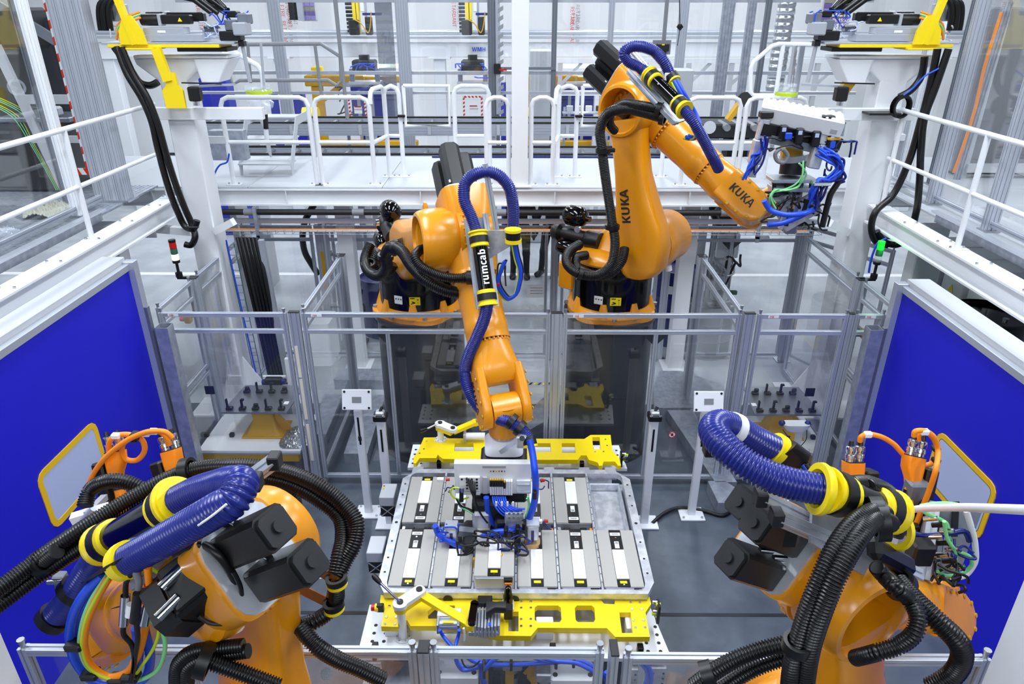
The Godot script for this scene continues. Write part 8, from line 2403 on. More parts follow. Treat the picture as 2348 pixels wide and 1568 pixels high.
func stands():
	for q in [[V(-1.47, 0, -5.66), "white post with a square scan plate standing beside the folded robot's side of the fence"], [V(1.74, 0, -5.65), "white post with a square scan plate standing beside the prohibition sign"]]:
		var t = thing("scan_stand", q[1], "stand")
		var c = q[0]
		var h = 1.32
		part(t, "foot_plate", MB.new().box(c + V(0, 0.01, 0), V(0.24, 0.02, 0.2), 0.004), "white")
		var fb = MB.new()
		for k in 4:
			fb.cyl(c + V(0.09 if k % 2 else -0.09, 0.02, 0.07 if k / 2 else -0.07), c + V(0.09 if k % 2 else -0.09, 0.035, 0.07 if k / 2 else -0.07), 0.012, -1, 6)
		part(t, "anchor", fb, "steel").set_meta("kind", "stuff")
		part(t, "pillar", MB.new().box(c + V(0, 0.6, 0), V(0.07, 1.2, 0.06), 0.006), "white")
		part(t, "slot", MB.new().box(c + V(0, 0.98, 0.031), V(0.018, 0.3, 0.004)), "black")
		part(t, "slot_clip", MB.new().box(c + V(0, 0.9, 0.034), V(0.03, 0.05, 0.008), 0.002), "charcoal")
		var p = part(t, "scan_plate", MB.new().at(c + V(0.01, h, 0.03), Basis.from_euler(V(-0.35, 0, 0))).box(Vector3.ZERO, V(0.27, 0.19, 0.02), 0.004), "white")
		part(p, "target", MB.new().at(c + V(0.01, h, 0.03), Basis.from_euler(V(-0.35, 0, 0))).box(V(0, 0, 0.011), V(0.085, 0.055, 0.004)), "grey")
		var k4 = MB.new().at(c + V(0.01, h, 0.03), Basis.from_euler(V(-0.35, 0, 0)))
		for s in [-1, 1]:
			for w in [-1, 1]:
				k4.cyl(V(0.112 * s, 0.075 * w, 0.01), V(0.112 * s, 0.075 * w, 0.014), 0.011, -1, 12)
		part(p, "corner_screw", k4, "black").set_meta("kind", "stuff")
	for q in [[V(-1.23, 0, -5.5), "white post with a metal light-barrier head beside the folded brackets"], [V(1.25, 0, -5.52), "white post with a metal light-barrier head beside the tray's empty bay"]]:
		var t = thing("light_barrier_stand", q[1], "stand")
		var c = q[0]
		part(t, "foot_plate", MB.new().box(c + V(0, 0.01, 0), V(0.26, 0.02, 0.2), 0.004), "white")
		part(t, "pillar", MB.new().box(c + V(0, 0.6, 0), V(0.075, 1.18, 0.06), 0.006), "white")
		part(t, "slot", MB.new().box(c + V(0, 0.98, 0.031), V(0.018, 0.24, 0.004)), "black")
		part(t, "head", MB.new().box(c + V(0, 1.22, 0), V(0.12, 0.06, 0.11), 0.008), "black")
		part(t, "head_cap", MB.new().box(c + V(0, 1.26, 0), V(0.08, 0.04, 0.07), 0.01), "cast_alu")
		part(t, "head_plug", MB.new().cyl(c + V(0, 1.27, 0), c + V(0.02, 1.31, -0.02), 0.014, -1, 10), "charcoal")
		var hl = MB.new()
		for s in [-1, 1]:
			hl.cyl(c + V(0.04 * s, 1.25, 0.05), c + V(0.04 * s, 1.258, 0.05), 0.014, -1, 10)
		part(t, "head_screw", hl, "chrome")
	var cb = thing("floor_cable", "black cable lying on the floor from post to post by the fence", "cable")
	hose(cb, "cable", [1.33, 0.02, -5.5, 1.45, 0.03, -5.62, 1.62, 0.03, -5.72, 1.85, 0.02, -5.7, 2.05, 0.02, -5.62, 2.18, 0.02, -5.72], 0.018, "black", 0, 0.01, 8)

func floor_frames():
	var F = [["galvanised tread-plate walkway strip beside the folded robot's pedestal", [-2.686,-8.481,-1.779,-8.487,-1.689,-8.157,-2.568,-8.174]], ["slanting galvanised tread-plate ramp behind the taped post", [-2.465,-8.151,-2.202,-8.153,-2.177,-6.873,-2.336,-6.872]], ["galvanised tread-plate strip under the scan stand by the pedestal", [-1.918,-7.777,-1.649,-7.779,-1.632,-6.485,-1.89,-6.483]], ["galvanised tread-plate sheet below the gate between the pedestals", [0.057,-7.201,0.432,-7.906,0.404,-7.242,0.157,-6.982]], ["galvanised tread-plate platform beside the upright robot's pedestal", [1.917,-8.451,2.197,-8.453,2.659,-8.094,2.657,-7.49,1.679,-7.483,1.784,-8.088]], ["slanting galvanised tread-plate strip behind the prohibition sign", [1.829,-7.433,2.119,-7.435,2.276,-6.003,2.051,-6.002]], ["low galvanised duct bend on the floor outside the fence corner", [1.979,-6.018,2.159,-6.019,2.249,-5.889,2.52,-5.877,2.455,-5.668,1.997,-5.665]]]
	for q in F:
		var t = thing("tread_plate", q[0], "tread plate")
		var mb = plan(MB.new(), q[1], 0.14, 0.14)
		part(t, "folded_sheet", mb, "galvanised")
		var pg = Lib.flat2(q[1])
		var lo = pg[0]
		var hi = pg[0]
		for w in pg:
			lo = lo.min(w)
			hi = hi.max(w)
		var ms = MB.new()
		for a in int((hi.x - lo.x) / 0.05):
			for c in int((hi.y - lo.y) / 0.05):
				var p = lo + Vector2(a + 0.5, c + 0.5) * 0.05
				if Geometry2D.is_point_in_polygon(p, pg):
					var d = V(0.012, 0, 0.012) if (a + c) % 2 == 0 else V(0.012, 0, -0.012)
					var e = V(d.z, 0, -d.x) * 0.25
					var m = V(p.x, 0.1402, p.y)
					ms.face([m - d, m - e + V(0, 0.002, 0), m + d])
					ms.face([m - d, m + d, m + e + V(0, 0.002, 0)])
		if ms.v.size():
			part(t, "tread_lozenges", ms, "galvanised").set_meta("kind", "stuff")

func manipulators():
	for s in [-1, 1]:
		var L = s < 0
		# local frame: u runs from the mast end to the gripper end
		var o = V(-3.906, 4.222, -7.75) if L else V(4.124, 4.225, -7.75)
		var k = 1.0 if L else -1.0
		var t = thing("pick_manipulator", "yellow-decked pick manipulator with black servo motors over the %s column" % ("striped-tape side" if L else "looped-cable side"), "manipulator")
		var X = func(a, y, z): return o + V(a * k, y, z)
		var bx = func(called, a, b, y0, y1, z0, z1, m, bev = 0.004):
			return part(t, called, MB.new().box(X.call((a + b) / 2, (y0 + y1) / 2, (z0 + z1) / 2), V(absf(b - a), y1 - y0, z1 - z0), bev), m)
		bx.call("deck", -0.22, 1.1, 0.0, 0.02, -0.25, 0.15, "alu")
		bx.call("deck_edge", -0.16, 0.95, -0.03, 0.0, -0.2, 0.16, "yellow")
		bx.call("mast_plate", 0.0, 0.3, -0.05, -0.03, -0.1, 0.2, "yellow")
		part(t, "mast", MB.new().bar(X.call(0.13, 0.0, 0.16), X.call(0.0, 0.62, 0.16), 0.055, 0.07, V(0, 0, 1)), "yellow")
		part(t, "mast_gusset", MB.new().at(X.call(0.12, 0.0, 0.16), Basis.IDENTITY).prism([-0.13, 0, 0.13, 0, 0.11, 0.12, 0.03, 0.26, -0.05, 0.26, -0.12, 0.12], 0.03), "yellow")
		if L:
			part(t, "drop_bracket", MB.new().bar(X.call(0.33, -0.03, 0.18), X.call(0.39, -0.34, 0.18), 0.09, 0.05, V(0, 0, 1)), "yellow")
			part(t, "drop_plate", MB.new().at(X.call(0.42, -0.6, 0.16), Basis.IDENTITY).prism([-0.1, 0, 0.1, 0, 0.1, 0.17, 0.06, 0.22, 0.05, 0.34, -0.06, 0.34, -0.06, 0.22, -0.11, 0.17], 0.03), "yellow")
		else:
			part(t, "drop_bracket", MB.new().bar(X.call(0.62, -0.28, -0.1), X.call(0.72, -0.45, -0.1), 0.1, 0.08, V(0, 0, 1)), "ochre")
		bx.call("slide_beam", 0.22, 0.78, 0.025, 0.09, -0.1, 0.12, "alu")
		bx.call("slide_beam", 0.2, 0.6, 0.09, 0.15, -0.06, 0.1, "alu")
		bx.call("name_tag", 0.34, 0.42, 0.105, 0.125, 0.1, 0.102, "paper", 0.0)
		for q in [0.0, -0.14]:
			var y = 0.22 + (0.02 if q < 0 else 0.0)
			part(t, "servo_motor", MB.new().cyl(X.call(0.16, y, q), X.call(0.34, y, q), 0.055, -1, 16), "black")
			bx.call("motor_flange", 0.34, 0.37, y - 0.055, y + 0.055, q - 0.055, q + 0.055, "alu")
			bx.call("servo_motor", 0.37, 0.66 + (0.08 if q < 0 else 0), y - 0.04, y + 0.045, q - 0.045, q + 0.045, "black", 0.01)
			part(t, "hazard_triangle", MB.new().at(X.call(0.56, y - 0.015, q + 0.046), Basis.IDENTITY).prism([-0.022, 0, 0.022, 0, 0, 0.036], 0.002), "bright_yellow")
		bx.call("junction_frame", -0.3, -0.05, 0.2, 0.36, -0.2, -0.14, "alu")
		bx.call("junction_box", -0.25, -0.18, 0.22, 0.32, -0.14, -0.1, "charcoal")
		bx.call("foil_wrap", 0.76, 0.92, 0.08, 0.17, -0.08, 0.06, "chrome", 0.03)
		bx.call("jaw_block", 0.95, 1.16, 0.03, 0.12, -0.02, 0.12, "black", 0.01)
		bx.call("jaw_block", 1.0, 1.12, 0.12, 0.22, -0.08, 0.06, "alu_dark", 0.01)
		bx.call("jaw", 1.1, 1.24, 0.08, 0.2, -0.02, 0.14, "alu", 0.012)
		bx.call("jaw", 1.14, 1.24, 0.18, 0.28, -0.1, 0.08, "alu_dark", 0.012)
		bx.call("jaw", 1.02, 1.12, 0.24, 0.3, -0.12, 0.02, "black", 0.012)
		bx.call("rod_guide", 1.12, 1.18, -0.02, 0.03, 0.02, 0.1, "black")
		part(t, "push_rod", MB.new().cyl(X.call(1.15, 0.0, 0.06), X.call(1.17, -0.36, 0.06), 0.02, -1, 12), "alu")
		bx.call("underside_box", 0.5, 1.0, -0.07, -0.03, -0.2, 0.1, "black")
		wires(t, "air_line", X.call(1.05, 0.24, 0.0), V(0.17, 0.06, 0.1), 9, 0.007, "blue_cable", 700 + s)
		wires(t, "air_line", X.call(0.86, 0.13, 0.06), V(0.14, 0.07, 0.04), 5, 0.007, "hazy_window", 710 + s)
		wires(t, "signal_lead", X.call(-0.1, 0.09, 0.0), V(0.14, 0.07, 0.08), 6, 0.008, "pale_grey", 720 + s)
		for c in [["orange_cable", 0.0], ["green_cable", 0.03], ["orange_cable", 0.05]]:
			var pa = []
			for p in [X.call(0.18, 0.24 + c[1], 0.05), X.call(0.08, 0.2 + c[1], 0.1), X.call(-0.04, 0.12 + c[1], 0.1), X.call(-0.1, 0.04, 0.06)]:
				pa.append_array([p.x, p.y, p.z])
			hose(t, "servo_cable", pa, 0.012, c[0], 0, 0.01, 8)
		# black cable arcs above the deck
		for c in [[0.0, 0.035], [0.05, 0.03], [-0.05, 0.026]]:
			var pa = []
			for p in [X.call(-0.25 + c[0], 0.12, -0.05), X.call(-0.2 + c[0], 0.36, -0.05), X.call(0.05, 0.46 + c[0] * 0.5, -0.1), X.call(0.5, 0.46 + c[0] * 0.6, -0.15), X.call(0.85, 0.4 + c[0], -0.1), X.call(1.02, 0.3, -0.02)]:
				pa.append_array([p.x, p.y, p.z])
			hose(t, "black_cable", pa, c[1], "black_rubber", 0, 0.01, 12)
		for c in [0.0, 0.06]:
			part(t, "black_cable", MB.new().tube(PackedVector3Array([X.call(0.5 + c, 0.6, 0.02), X.call(0.7 + c, 0.42, 0.02), X.call(0.88 + c, 0.28, 0.02)]), 0.028, 12), "black_rubber")
		# camera arm over the rail
		var a = thing("inspection_camera", "small black camera on an arm bracket below the manipulator %s" % ("by the yellow drop plate" if L else "by the looped black cables"), "camera")
		var c0 = V(-3.28, 3.758, -7.6) if L else V(3.274, 3.763, -7.6)
		part(a, "camera", MB.new().box(c0, V(0.12, 0.14, 0.1), 0.012), "black")
		part(a, "lens", MB.new().cyl(c0 - V(0, 0.07, -0.02), c0 - V(0, 0.11, -0.02), 0.03, -1, 14), "chrome")
		part(a, "arm", MB.new().bar(c0 + V(0.0, 0.07, 0), c0 + V(0.42 * k, 0.09, 0), 0.03, 0.02), "alu")
		part(a, "blade", MB.new().bar(c0 + V(-0.1, 0.11, 0.04), c0 + V(0.3, 0.1, 0.04), 0.02, 0.012), "black")
	# hanging black cables on both sides
	var l = thing("hanging_cables", "thick black cables hanging from the yellow deck past the column in loops", "cables")
	for q in [[-3.977,4.198,-7.6,-3.906,3.95,-7.55,-3.813,3.721,-7.55,-3.766,3.53,-7.55,-3.756,3.222,-7.55,-3.736,2.88,-7.55,-3.692,2.573,-7.55,-3.623,2.369,-7.55,-3.525,2.374,-7.5,-3.469,2.466,-7.5], [-3.908,4.2,-7.55,-3.849,3.95,-7.55,-3.755,3.721,-7.55,-3.708,3.486,-7.55,-3.683,3.177,-7.55,-3.648,2.857,-7.55,-3.597,2.573,-7.55,-3.559,2.403,-7.55,-3.53,2.27,-7.5,-3.6,2.185,-7.5,-3.656,2.195,-7.5], [-4.029,4.195,-7.65,-3.912,3.983,-7.65,-3.843,3.858,-7.65,-3.746,3.833,-7.65,-3.663,3.866,-7.65]]:
		hose(l, "cable", q, 0.035, "black_rubber", 0, 0.01, 12)
	part(l, "strap", MB.new().box(V(-3.513, 2.394, -7.48), V(0.1, 0.03, 0.06), 0.008), "black")
	var r = thing("hanging_cables", "long pair of black cables looping down beside the green signal tower", "cables")
	for q in [[4.033,4.196,-7.4,4.046,3.847,-7.4,4.036,3.474,-7.4,4.007,3.084,-7.4,3.923,2.767,-7.4,3.757,2.594,-7.35,3.755,2.453,-7.35,3.848,2.285,-7.35,3.971,2.251,-7.35], [4.11,4.199,-7.35,4.074,3.852,-7.35,4.039,3.566,-7.35,4.078,3.269,-7.35,4.148,2.916,-7.35,4.19,2.595,-7.35,4.173,2.382,-7.35,4.086,2.261,-7.35,3.942,2.28,-7.35,3.821,2.405,-7.35], [4.032,4.113,-7.6,4.039,3.909,-7.6,3.96,3.785,-7.6,3.871,3.735,-7.6]]:
		hose(r, "cable", q, 0.035, "black_rubber", 0, 0.01, 12)
	hose(r, "blue_lead", [4.105,4.199,-7.35,4.086,4.051,-7.35,3.943,3.952,-7.35,3.846,3.832,-7.35,3.782,3.779,-7.35], 0.009, "blue_cable", 0, 0.01, 6)
	for k in 5:
		part(r, "coil", MB.new().lathe(V(3.891, 3.646, -7.6) + V(0, 0, 0.02 * k), V(0.3, 0, 1), [0.085, 0, 0.1, 0.006, 0.115, 0, 0.1, -0.006, 0.085, 0], 20), "black_rubber")
	part(r, "band", MB.new().box(V(3.722, 3.577, -7.7), V(0.32, 0.02, 0.4), 0.0), "black")
	hose(r, "tower_lead", [3.895,2.38,-7.2,3.792,2.332,-7.2,3.759,2.213,-7.2,3.76,1.993,-7.2], 0.012, "blue_cable", 0, 0.01, 8)

func hall_things():
	# signal towers
	for q in [[V(-3.58, 2.02, -7.08), "signal tower with a red cap over a lit white lens on the fence post", ["lit_white", "wood_green", "red"]], [V(3.76, 2.02, -7.08), "signal tower with a lit green lens on the fence post", ["film", "wood_green", "lit_green"]]]:
		var t = thing("signal_tower", q[1], "signal lamp")
		var c = q[0]
		part(t, "stem", MB.new().cyl(c - V(0, 0.02, 0), c + V(0, 0.11, 0), 0.015, -1, 12), "black")
		part(t, "foot", MB.new().cyl(c - V(0, 0.05, 0), c, 0.035, -1, 14), "black")
		part(t, "collar", MB.new().cyl(c + V(0, 0.11, 0), c + V(0, 0.14, 0), 0.038, -1, 16), "black")
		for k in 3:
			part(t, "lens", MB.new().lathe(c + V(0, 0.14 + k * 0.065, 0), V(0, 1, 0), [0.0005, 0, 0.034, 0, 0.036, 0.02, 0.034, 0.062, 0.0005, 0.063], 18), q[2][k])
		part(t, "cap", MB.new().cyl(c + V(0, 0.335, 0), c + V(0, 0.36, 0), 0.036, -1, 16), "black" if c.x < 0 else "lit_green")
		part(t, "bracket", MB.new().box(c + V(0.06 if c.x < 0 else -0.06, -0.06, 0), V(0.16, 0.02, 0.04)), "black")
		if c.x > 0:
			var li := OmniLight3D.new()
			li.name = "tower_light"
			li.position = c + V(0, 0.3, 0.08)
			li.light_color = Color(0.2, 1.0, 0.35)
			li.light_energy = 0.02
			li.light_size = 0.04
			li.omni_range = 30.0
			li.shadow_enabled = true
			t.add_child(li)
	# cable ladder on the tall column
	var cl = thing("cable_ladder", "vertical wire ladder with black cable bundle beside the tall column", "cable ladder")
	var a = V(-3.32, 2.1, -7.85)
	var b = V(-3.3, 0.2, -7.95)
	for k in 6:
		part(cl, "cable", MB.new().tube(Lib.spline([a.x + 0.05 + k * 0.045, 2.12, -8.0, a.x + 0.1 + k * 0.045, 1.9, -7.92, b.x + 0.12 + k * 0.04, 1.1, -7.95, b.x + 0.12 + k * 0.04, 0.15, -8.05], 6), 0.021, 8), ["black", "charcoal", "black", "black_rubber", "black", "charcoal"][k])
	part(cl, "blue_lead", MB.new().cyl(a + V(0.0, 0.05, 0.05), b + V(0.02, 0, 0.05), 0.01, -1, 6), "blue_cable")
	for s in [0.0, 0.09]:
		part(cl, "side_wire", MB.new().cyl(a + V(s - 0.02, 0, 0.02), b + V(s - 0.02, 0, 0.02), 0.005, -1, 6), "wood_green")
	for k in 20:
		var p = a.lerp(b, (k + 0.5) / 20.0)
		part(cl, "rung", MB.new().cyl(p + V(-0.02, 0, 0.02), p + V(0.07, 0, 0.02), 0.005, -1, 5), "steel")
	part(cl, "backing_channel", MB.new().bar(a + V(0.36, 0.02, -0.06), b + V(0.36, 0, -0.06), 0.06, 0.06, V(0, 0, 1)), "alu")
	# barrels and pumps behind the back line
	barrel("blue steel barrel behind the folded robot's pedestal", V(-2.05, 0, -10.0), 0.3, 0.9, "blue_dark", false)
	barrel("blue steel barrel with white stickers behind the upright robot", V(2.3, 0, -9.75), 0.3, 1.15, "blue_dark", true)
	barrel("open grey drum with a steel rim under the pump tower", V(2.75, 0, -9.35), 0.33, 0.8, "grey", false)
	barrel("black oil drum with white stickers beside the white cabinets", V(4.72, 0.55, -6.55), 0.36, 1.25, "black_gloss", true)
	var pk = thing("drum_dolly", "low dark dolly under the black oil drum", "dolly")
	part(pk, "deck", MB.new().box(V(4.72, 0.5, -6.55), V(0.8, 0.08, 0.8), 0.01), "charcoal")
	for s in [-1, 1]:
		for w in [-1, 1]:
			part(pk, "leg", MB.new().box(V(4.72 + 0.34 * s, 0.23, -6.55 + 0.34 * w), V(0.06, 0.46, 0.06)), "charcoal")
	for q in [[-2.42, -9.5, "glass-domed pump tower with chrome fittings beside the white box column"], [2.78, -9.2, "pump tower with a white valve head over the grey drum"]]:
		var t = thing("pump_tower", q[2], "pump")
		var y0 = 0.0 if q[0] < 0 else 0.85
		part(t, "cylinder", MB.new().cyl(V(q[0], y0, q[1]), V(q[0], 1.25, q[1]), 0.1, -1, 18), "alu")
		part(t, "dome", MB.new().ball(V(q[0], 1.42, q[1]), 0.17, 16, V(1, 1.1, 1)), "film")
		part(t, "frame_rod", MB.new().cyl(V(q[0] - 0.14, y0, q[1]), V(q[0] - 0.14, 1.9, q[1]), 0.025, -1, 10), "steel")
		part(t, "frame_rod", MB.new().cyl(V(q[0] + 0.14, y0, q[1]), V(q[0] + 0.14, 1.9, q[1]), 0.025, -1, 10), "steel")
		part(t, "cross_head", MB.new().box(V(q[0], 1.88, q[1]), V(0.4, 0.06, 0.1), 0.01), "steel")
		part(t, "green_beam", MB.new().box(V(q[0] + 0.06, 1.02, q[1] + 0.12), V(0.34, 0.06, 0.05), 0.01), "wood_green")
		part(t, "white_panel", MB.new().box(V(q[0] + 0.1, 1.6, q[1] - 0.16), V(0.3, 0.34, 0.08), 0.01), "white")
		wires(t, "tubing", V(q[0], 1.2, q[1] + 0.12), V(0.16, 0.3, 0.05), 7, 0.014, "steel", int(q[0] * 10) + 90)
		wires(t, "tubing", V(q[0] + 0.12, 0.6 if q[0] < 0 else 1.2, q[1] + 0.1), V(0.1, 0.35, 0.06), 6, 0.016, "black", int(q[0] * 10) + 190)
		part(t, "base", MB.new().box(V(q[0], y0 + 0.02, q[1]), V(0.4, 0.04, 0.34), 0.006), "charcoal")
	for q in [[-2.788,2.087,-9.6,-2.935,1.872,-9.6,-3.004,1.621,-9.6,-2.995,1.398,-9.6,-2.928,1.235,-9.6,-2.848,1.071,-9.6], [2.603,2.09,-9.4,2.75,1.849,-9.4,2.853,1.603,-9.4,2.843,1.352,-9.4,2.754,1.094,-9.4,2.734,0.897,-9.4]]:
		var h = thing("drop_hose", "black hose dropping behind the rear fence %s" % ("beside the warning strip" if q[0] < 0 else "beside the pump tower"), "hose")
		part(h, "hose", MB.new().tube(Lib.spline(q, 8), 0.045, 12), "black_rubber")
		part(h, "upper_run", MB.new().tube(PackedVector3Array([V(q[0], q[1], q[2]), V(q[0] + 0.2, 2.38, q[2] + 0.1)]), 0.04, 10), "black_rubber")
	# white cabinets under the bright walkway
	for k in 3:
		var t = thing("electric_cabinet", ["white electrical cabinet with two printed plates behind the looped cables", "white electrical cabinet door with a warning triangle beside the tall column", "white electrical cabinet door with a black handle recess beside the oil drum"][k], "cabinet")
		var x = 4.75 + k * 0.14
		var z = -7.95 + k * 0.42
		part(t, "body", MB.new().at(V(5.2 + k * 0.05, 1.05, z), Basis.IDENTITY).box(Vector3.ZERO, V(0.7, 2.1, 0.4), 0.01), "white")
		part(t, "warning_triangle", MB.new().at(V(4.85 + k * 0.05 - 0.004, 1.65, z), Basis(V(0, 0, 1), V(0, 1, 0), V(-1, 0, 0))).prism([-0.05, 0, 0.05, 0, 0, 0.09], 0.003), "bright_yellow")
		part(t, "hinge", MB.new().box(V(4.85 + k * 0.05, 1.9, z + 0.18), V(0.02, 0.08, 0.02)), "steel")
		if k == 2:
			part(t, "handle_recess", MB.new().box(V(4.945, 1.85, z), V(0.012, 0.12, 0.2), 0.004), "black")
		if k == 0:
			part(t, "plate", MB.new().box(V(4.846, 1.8, z), V(0.006, 0.1, 0.09)), "print_grey")
	var wc = thing("white_trolley_box", "white sloped cabinet with a handle on the pale floor beyond the taped post", "cabinet")
	part(wc, "body", MB.new().loft([[V(-2.55, 0.4, -8.3), V(0.2, 0, 0), V(0, 0, 0.25), 8.0], [V(-2.5, 0.95, -8.35), V(0.14, 0, 0), V(0, 0, 0.22), 8.0]], 16), "white")
	part(wc, "stand", MB.new().box(V(-2.55, 0.2, -8.3), V(0.3, 0.4, 0.3)), "pale_grey")
	part(wc, "handle", MB.new().cyl(V(-2.85, 0.6, -8.1), V(-2.7, 0.9, -8.4), 0.018, -1, 10), "white")
	# notices on fences
	var ns = thing("prohibition_sign", "round red-rimmed prohibition sign with a crossed black hand on the fence", "sign")
	var pc = V(1.576, 0.653, -6.1)
	part(ns, "disc", MB.new().cyl(pc, pc + V(0, 0, 0.004), 0.036, -1, 24), "paper")
	part(ns, "rim", MB.new().lathe(pc, V(0, 0, 1), [0.031, 0.004, 0.038, 0.004, 0.038, 0.007, 0.031, 0.007], 28), "red")
	part(ns, "hand", MB.new().box(pc + V(0, 0, 0.005), V(0.022, 0.03, 0.002)), "ink")
	part(ns, "bar", MB.new().bar(pc + V(-0.024, 0.02, 0.007), pc + V(0.024, -0.02, 0.007), 0.002, 0.006, Vector3.UP), "red")
	var pn = thing("paper_notice", "white paper notice with fine print on the rear gate", "notice")
	part(pn, "sheet", slab([0.268,1.051,-9.04,0.261,0.191], 0.008), "paper")
	for k in 3:
		part(pn, "text_line", MB.new().box(V(0.267, 1.096, -9.038) - V(0, 0.04 * k, 0), V(0.17, 0.006, 0.002)), "print_grey")
	var sy = thing("symbol_stickers", "row of white square, triangle and round stickers on the rear gate", "stickers")
	var s0 = V(0.043, 0.81, -9.046)
	part(sy, "square", MB.new().box(s0, V(0.05, 0.06, 0.003)), "paper")
	part(sy, "triangle", MB.new().at(s0 + V(0.09, -0.03, 0), Basis.IDENTITY).prism([-0.045, 0, 0.045, 0, 0, 0.08], 0.003), "paper")
	for k in 2:
		part(sy, "round", MB.new().cyl(s0 + V(0.18 + 0.11 * k, 0, 0), s0 + V(0.18 + 0.11 * k, 0, 0.003), 0.045, -1, 20), "paper")
	for q in [[V(-3.522, 1.568, -6.9), "red emergency stop on a yellow box beside the clear service door", true], [V(3.673, 1.413, -6.9), "yellow control box with leads beside the clear service door", false]]:
		var t = thing("stop_box", q[1], "switch")
		part(t, "box", MB.new().box(q[0] + V(0.03, 0, 0), V(0.07, 0.1, 0.07), 0.01), "ochre")
		part(t, "button" if q[2] else "cover", MB.new().cyl(q[0] - V(0.01, 0, 0), q[0] - V(0.05, 0, 0), 0.032, -1, 14), "red" if q[2] else "charcoal")
		part(t, "bracket", MB.new().box(q[0] + V(0.03, 0, -0.08), V(0.04, 0.04, 0.2)), "alu")
	# hazard strip on the floor beyond the gate
	var hz = thing("hazard_strip", "yellow and black floor hazard strip beyond the rear gate", "floor marking")
	for k in 9:
		part(hz, "stripe", MB.new().at(V(0.1 + k * 0.06, 0.003, -8.3), Basis(V(1, 0, 0), V(0, 0, -1), V(0, 1, 0))).prism([0, 0, 0.03, 0, 0.06, 0.06, 0.03, 0.06], 0.002), ["bright_yellow", "ink"][k % 2])

func barrel(label, c, r, h, m, stickers):
	var t = thing("steel_barrel", label, "barrel")
	part(t, "shell", MB.new().lathe(c, V(0, 1, 0), [0.0005, 0, r, 0, r, h * 0.32, r * 1.03, h * 0.34, r, h * 0.36, r, h * 0.64, r * 1.03, h * 0.66, r, h * 0.68, r, h, r * 0.96, h, r * 0.95, h - 0.03, 0.0005, h - 0.03], 32), m)
	part(t, "rim", MB.new().lathe(c + V(0, h - 0.02, 0), V(0, 1, 0), [r * 0.98, 0, r * 1.04, 0.01, r * 1.04, 0.03, r * 0.98, 0.035], 32), "steel" if m == "grey" else m)
	if stickers:
		for q in [[-0.35, 0.78], [0.12, 0.62]]:
			var d = V(sin(q[0]), 0, cos(q[0]))
			part(t, "sticker", MB.new().at(c + d * (r + 0.002) + V(0, h * q[1], 0), Basis(V(d.z, 0, -d.x), V(0, 1, 0), d)).box(Vector3.ZERO, V(0.16, 0.12, 0.004)), "paper")
	part(t, "bung", MB.new().cyl(c + V(0.1, h - 0.03, 0.1), c + V(0.1, h - 0.01, 0.1), 0.03, -1, 12), "steel")

func people():
	person("person in dark work trousers and safety shoes standing behind the rear gate", V(0.06, 0, -12.45), 0.0, [V(-0.13, 0, 0.0), V(0.12, 0, 0.02)])
	person("person in black clothing with one foot set aside beside the rear gate", V(0.64, 0, -12.5), -0.5, [V(-0.2, 0, 0.02), V(0.1, 0, 0.0)])

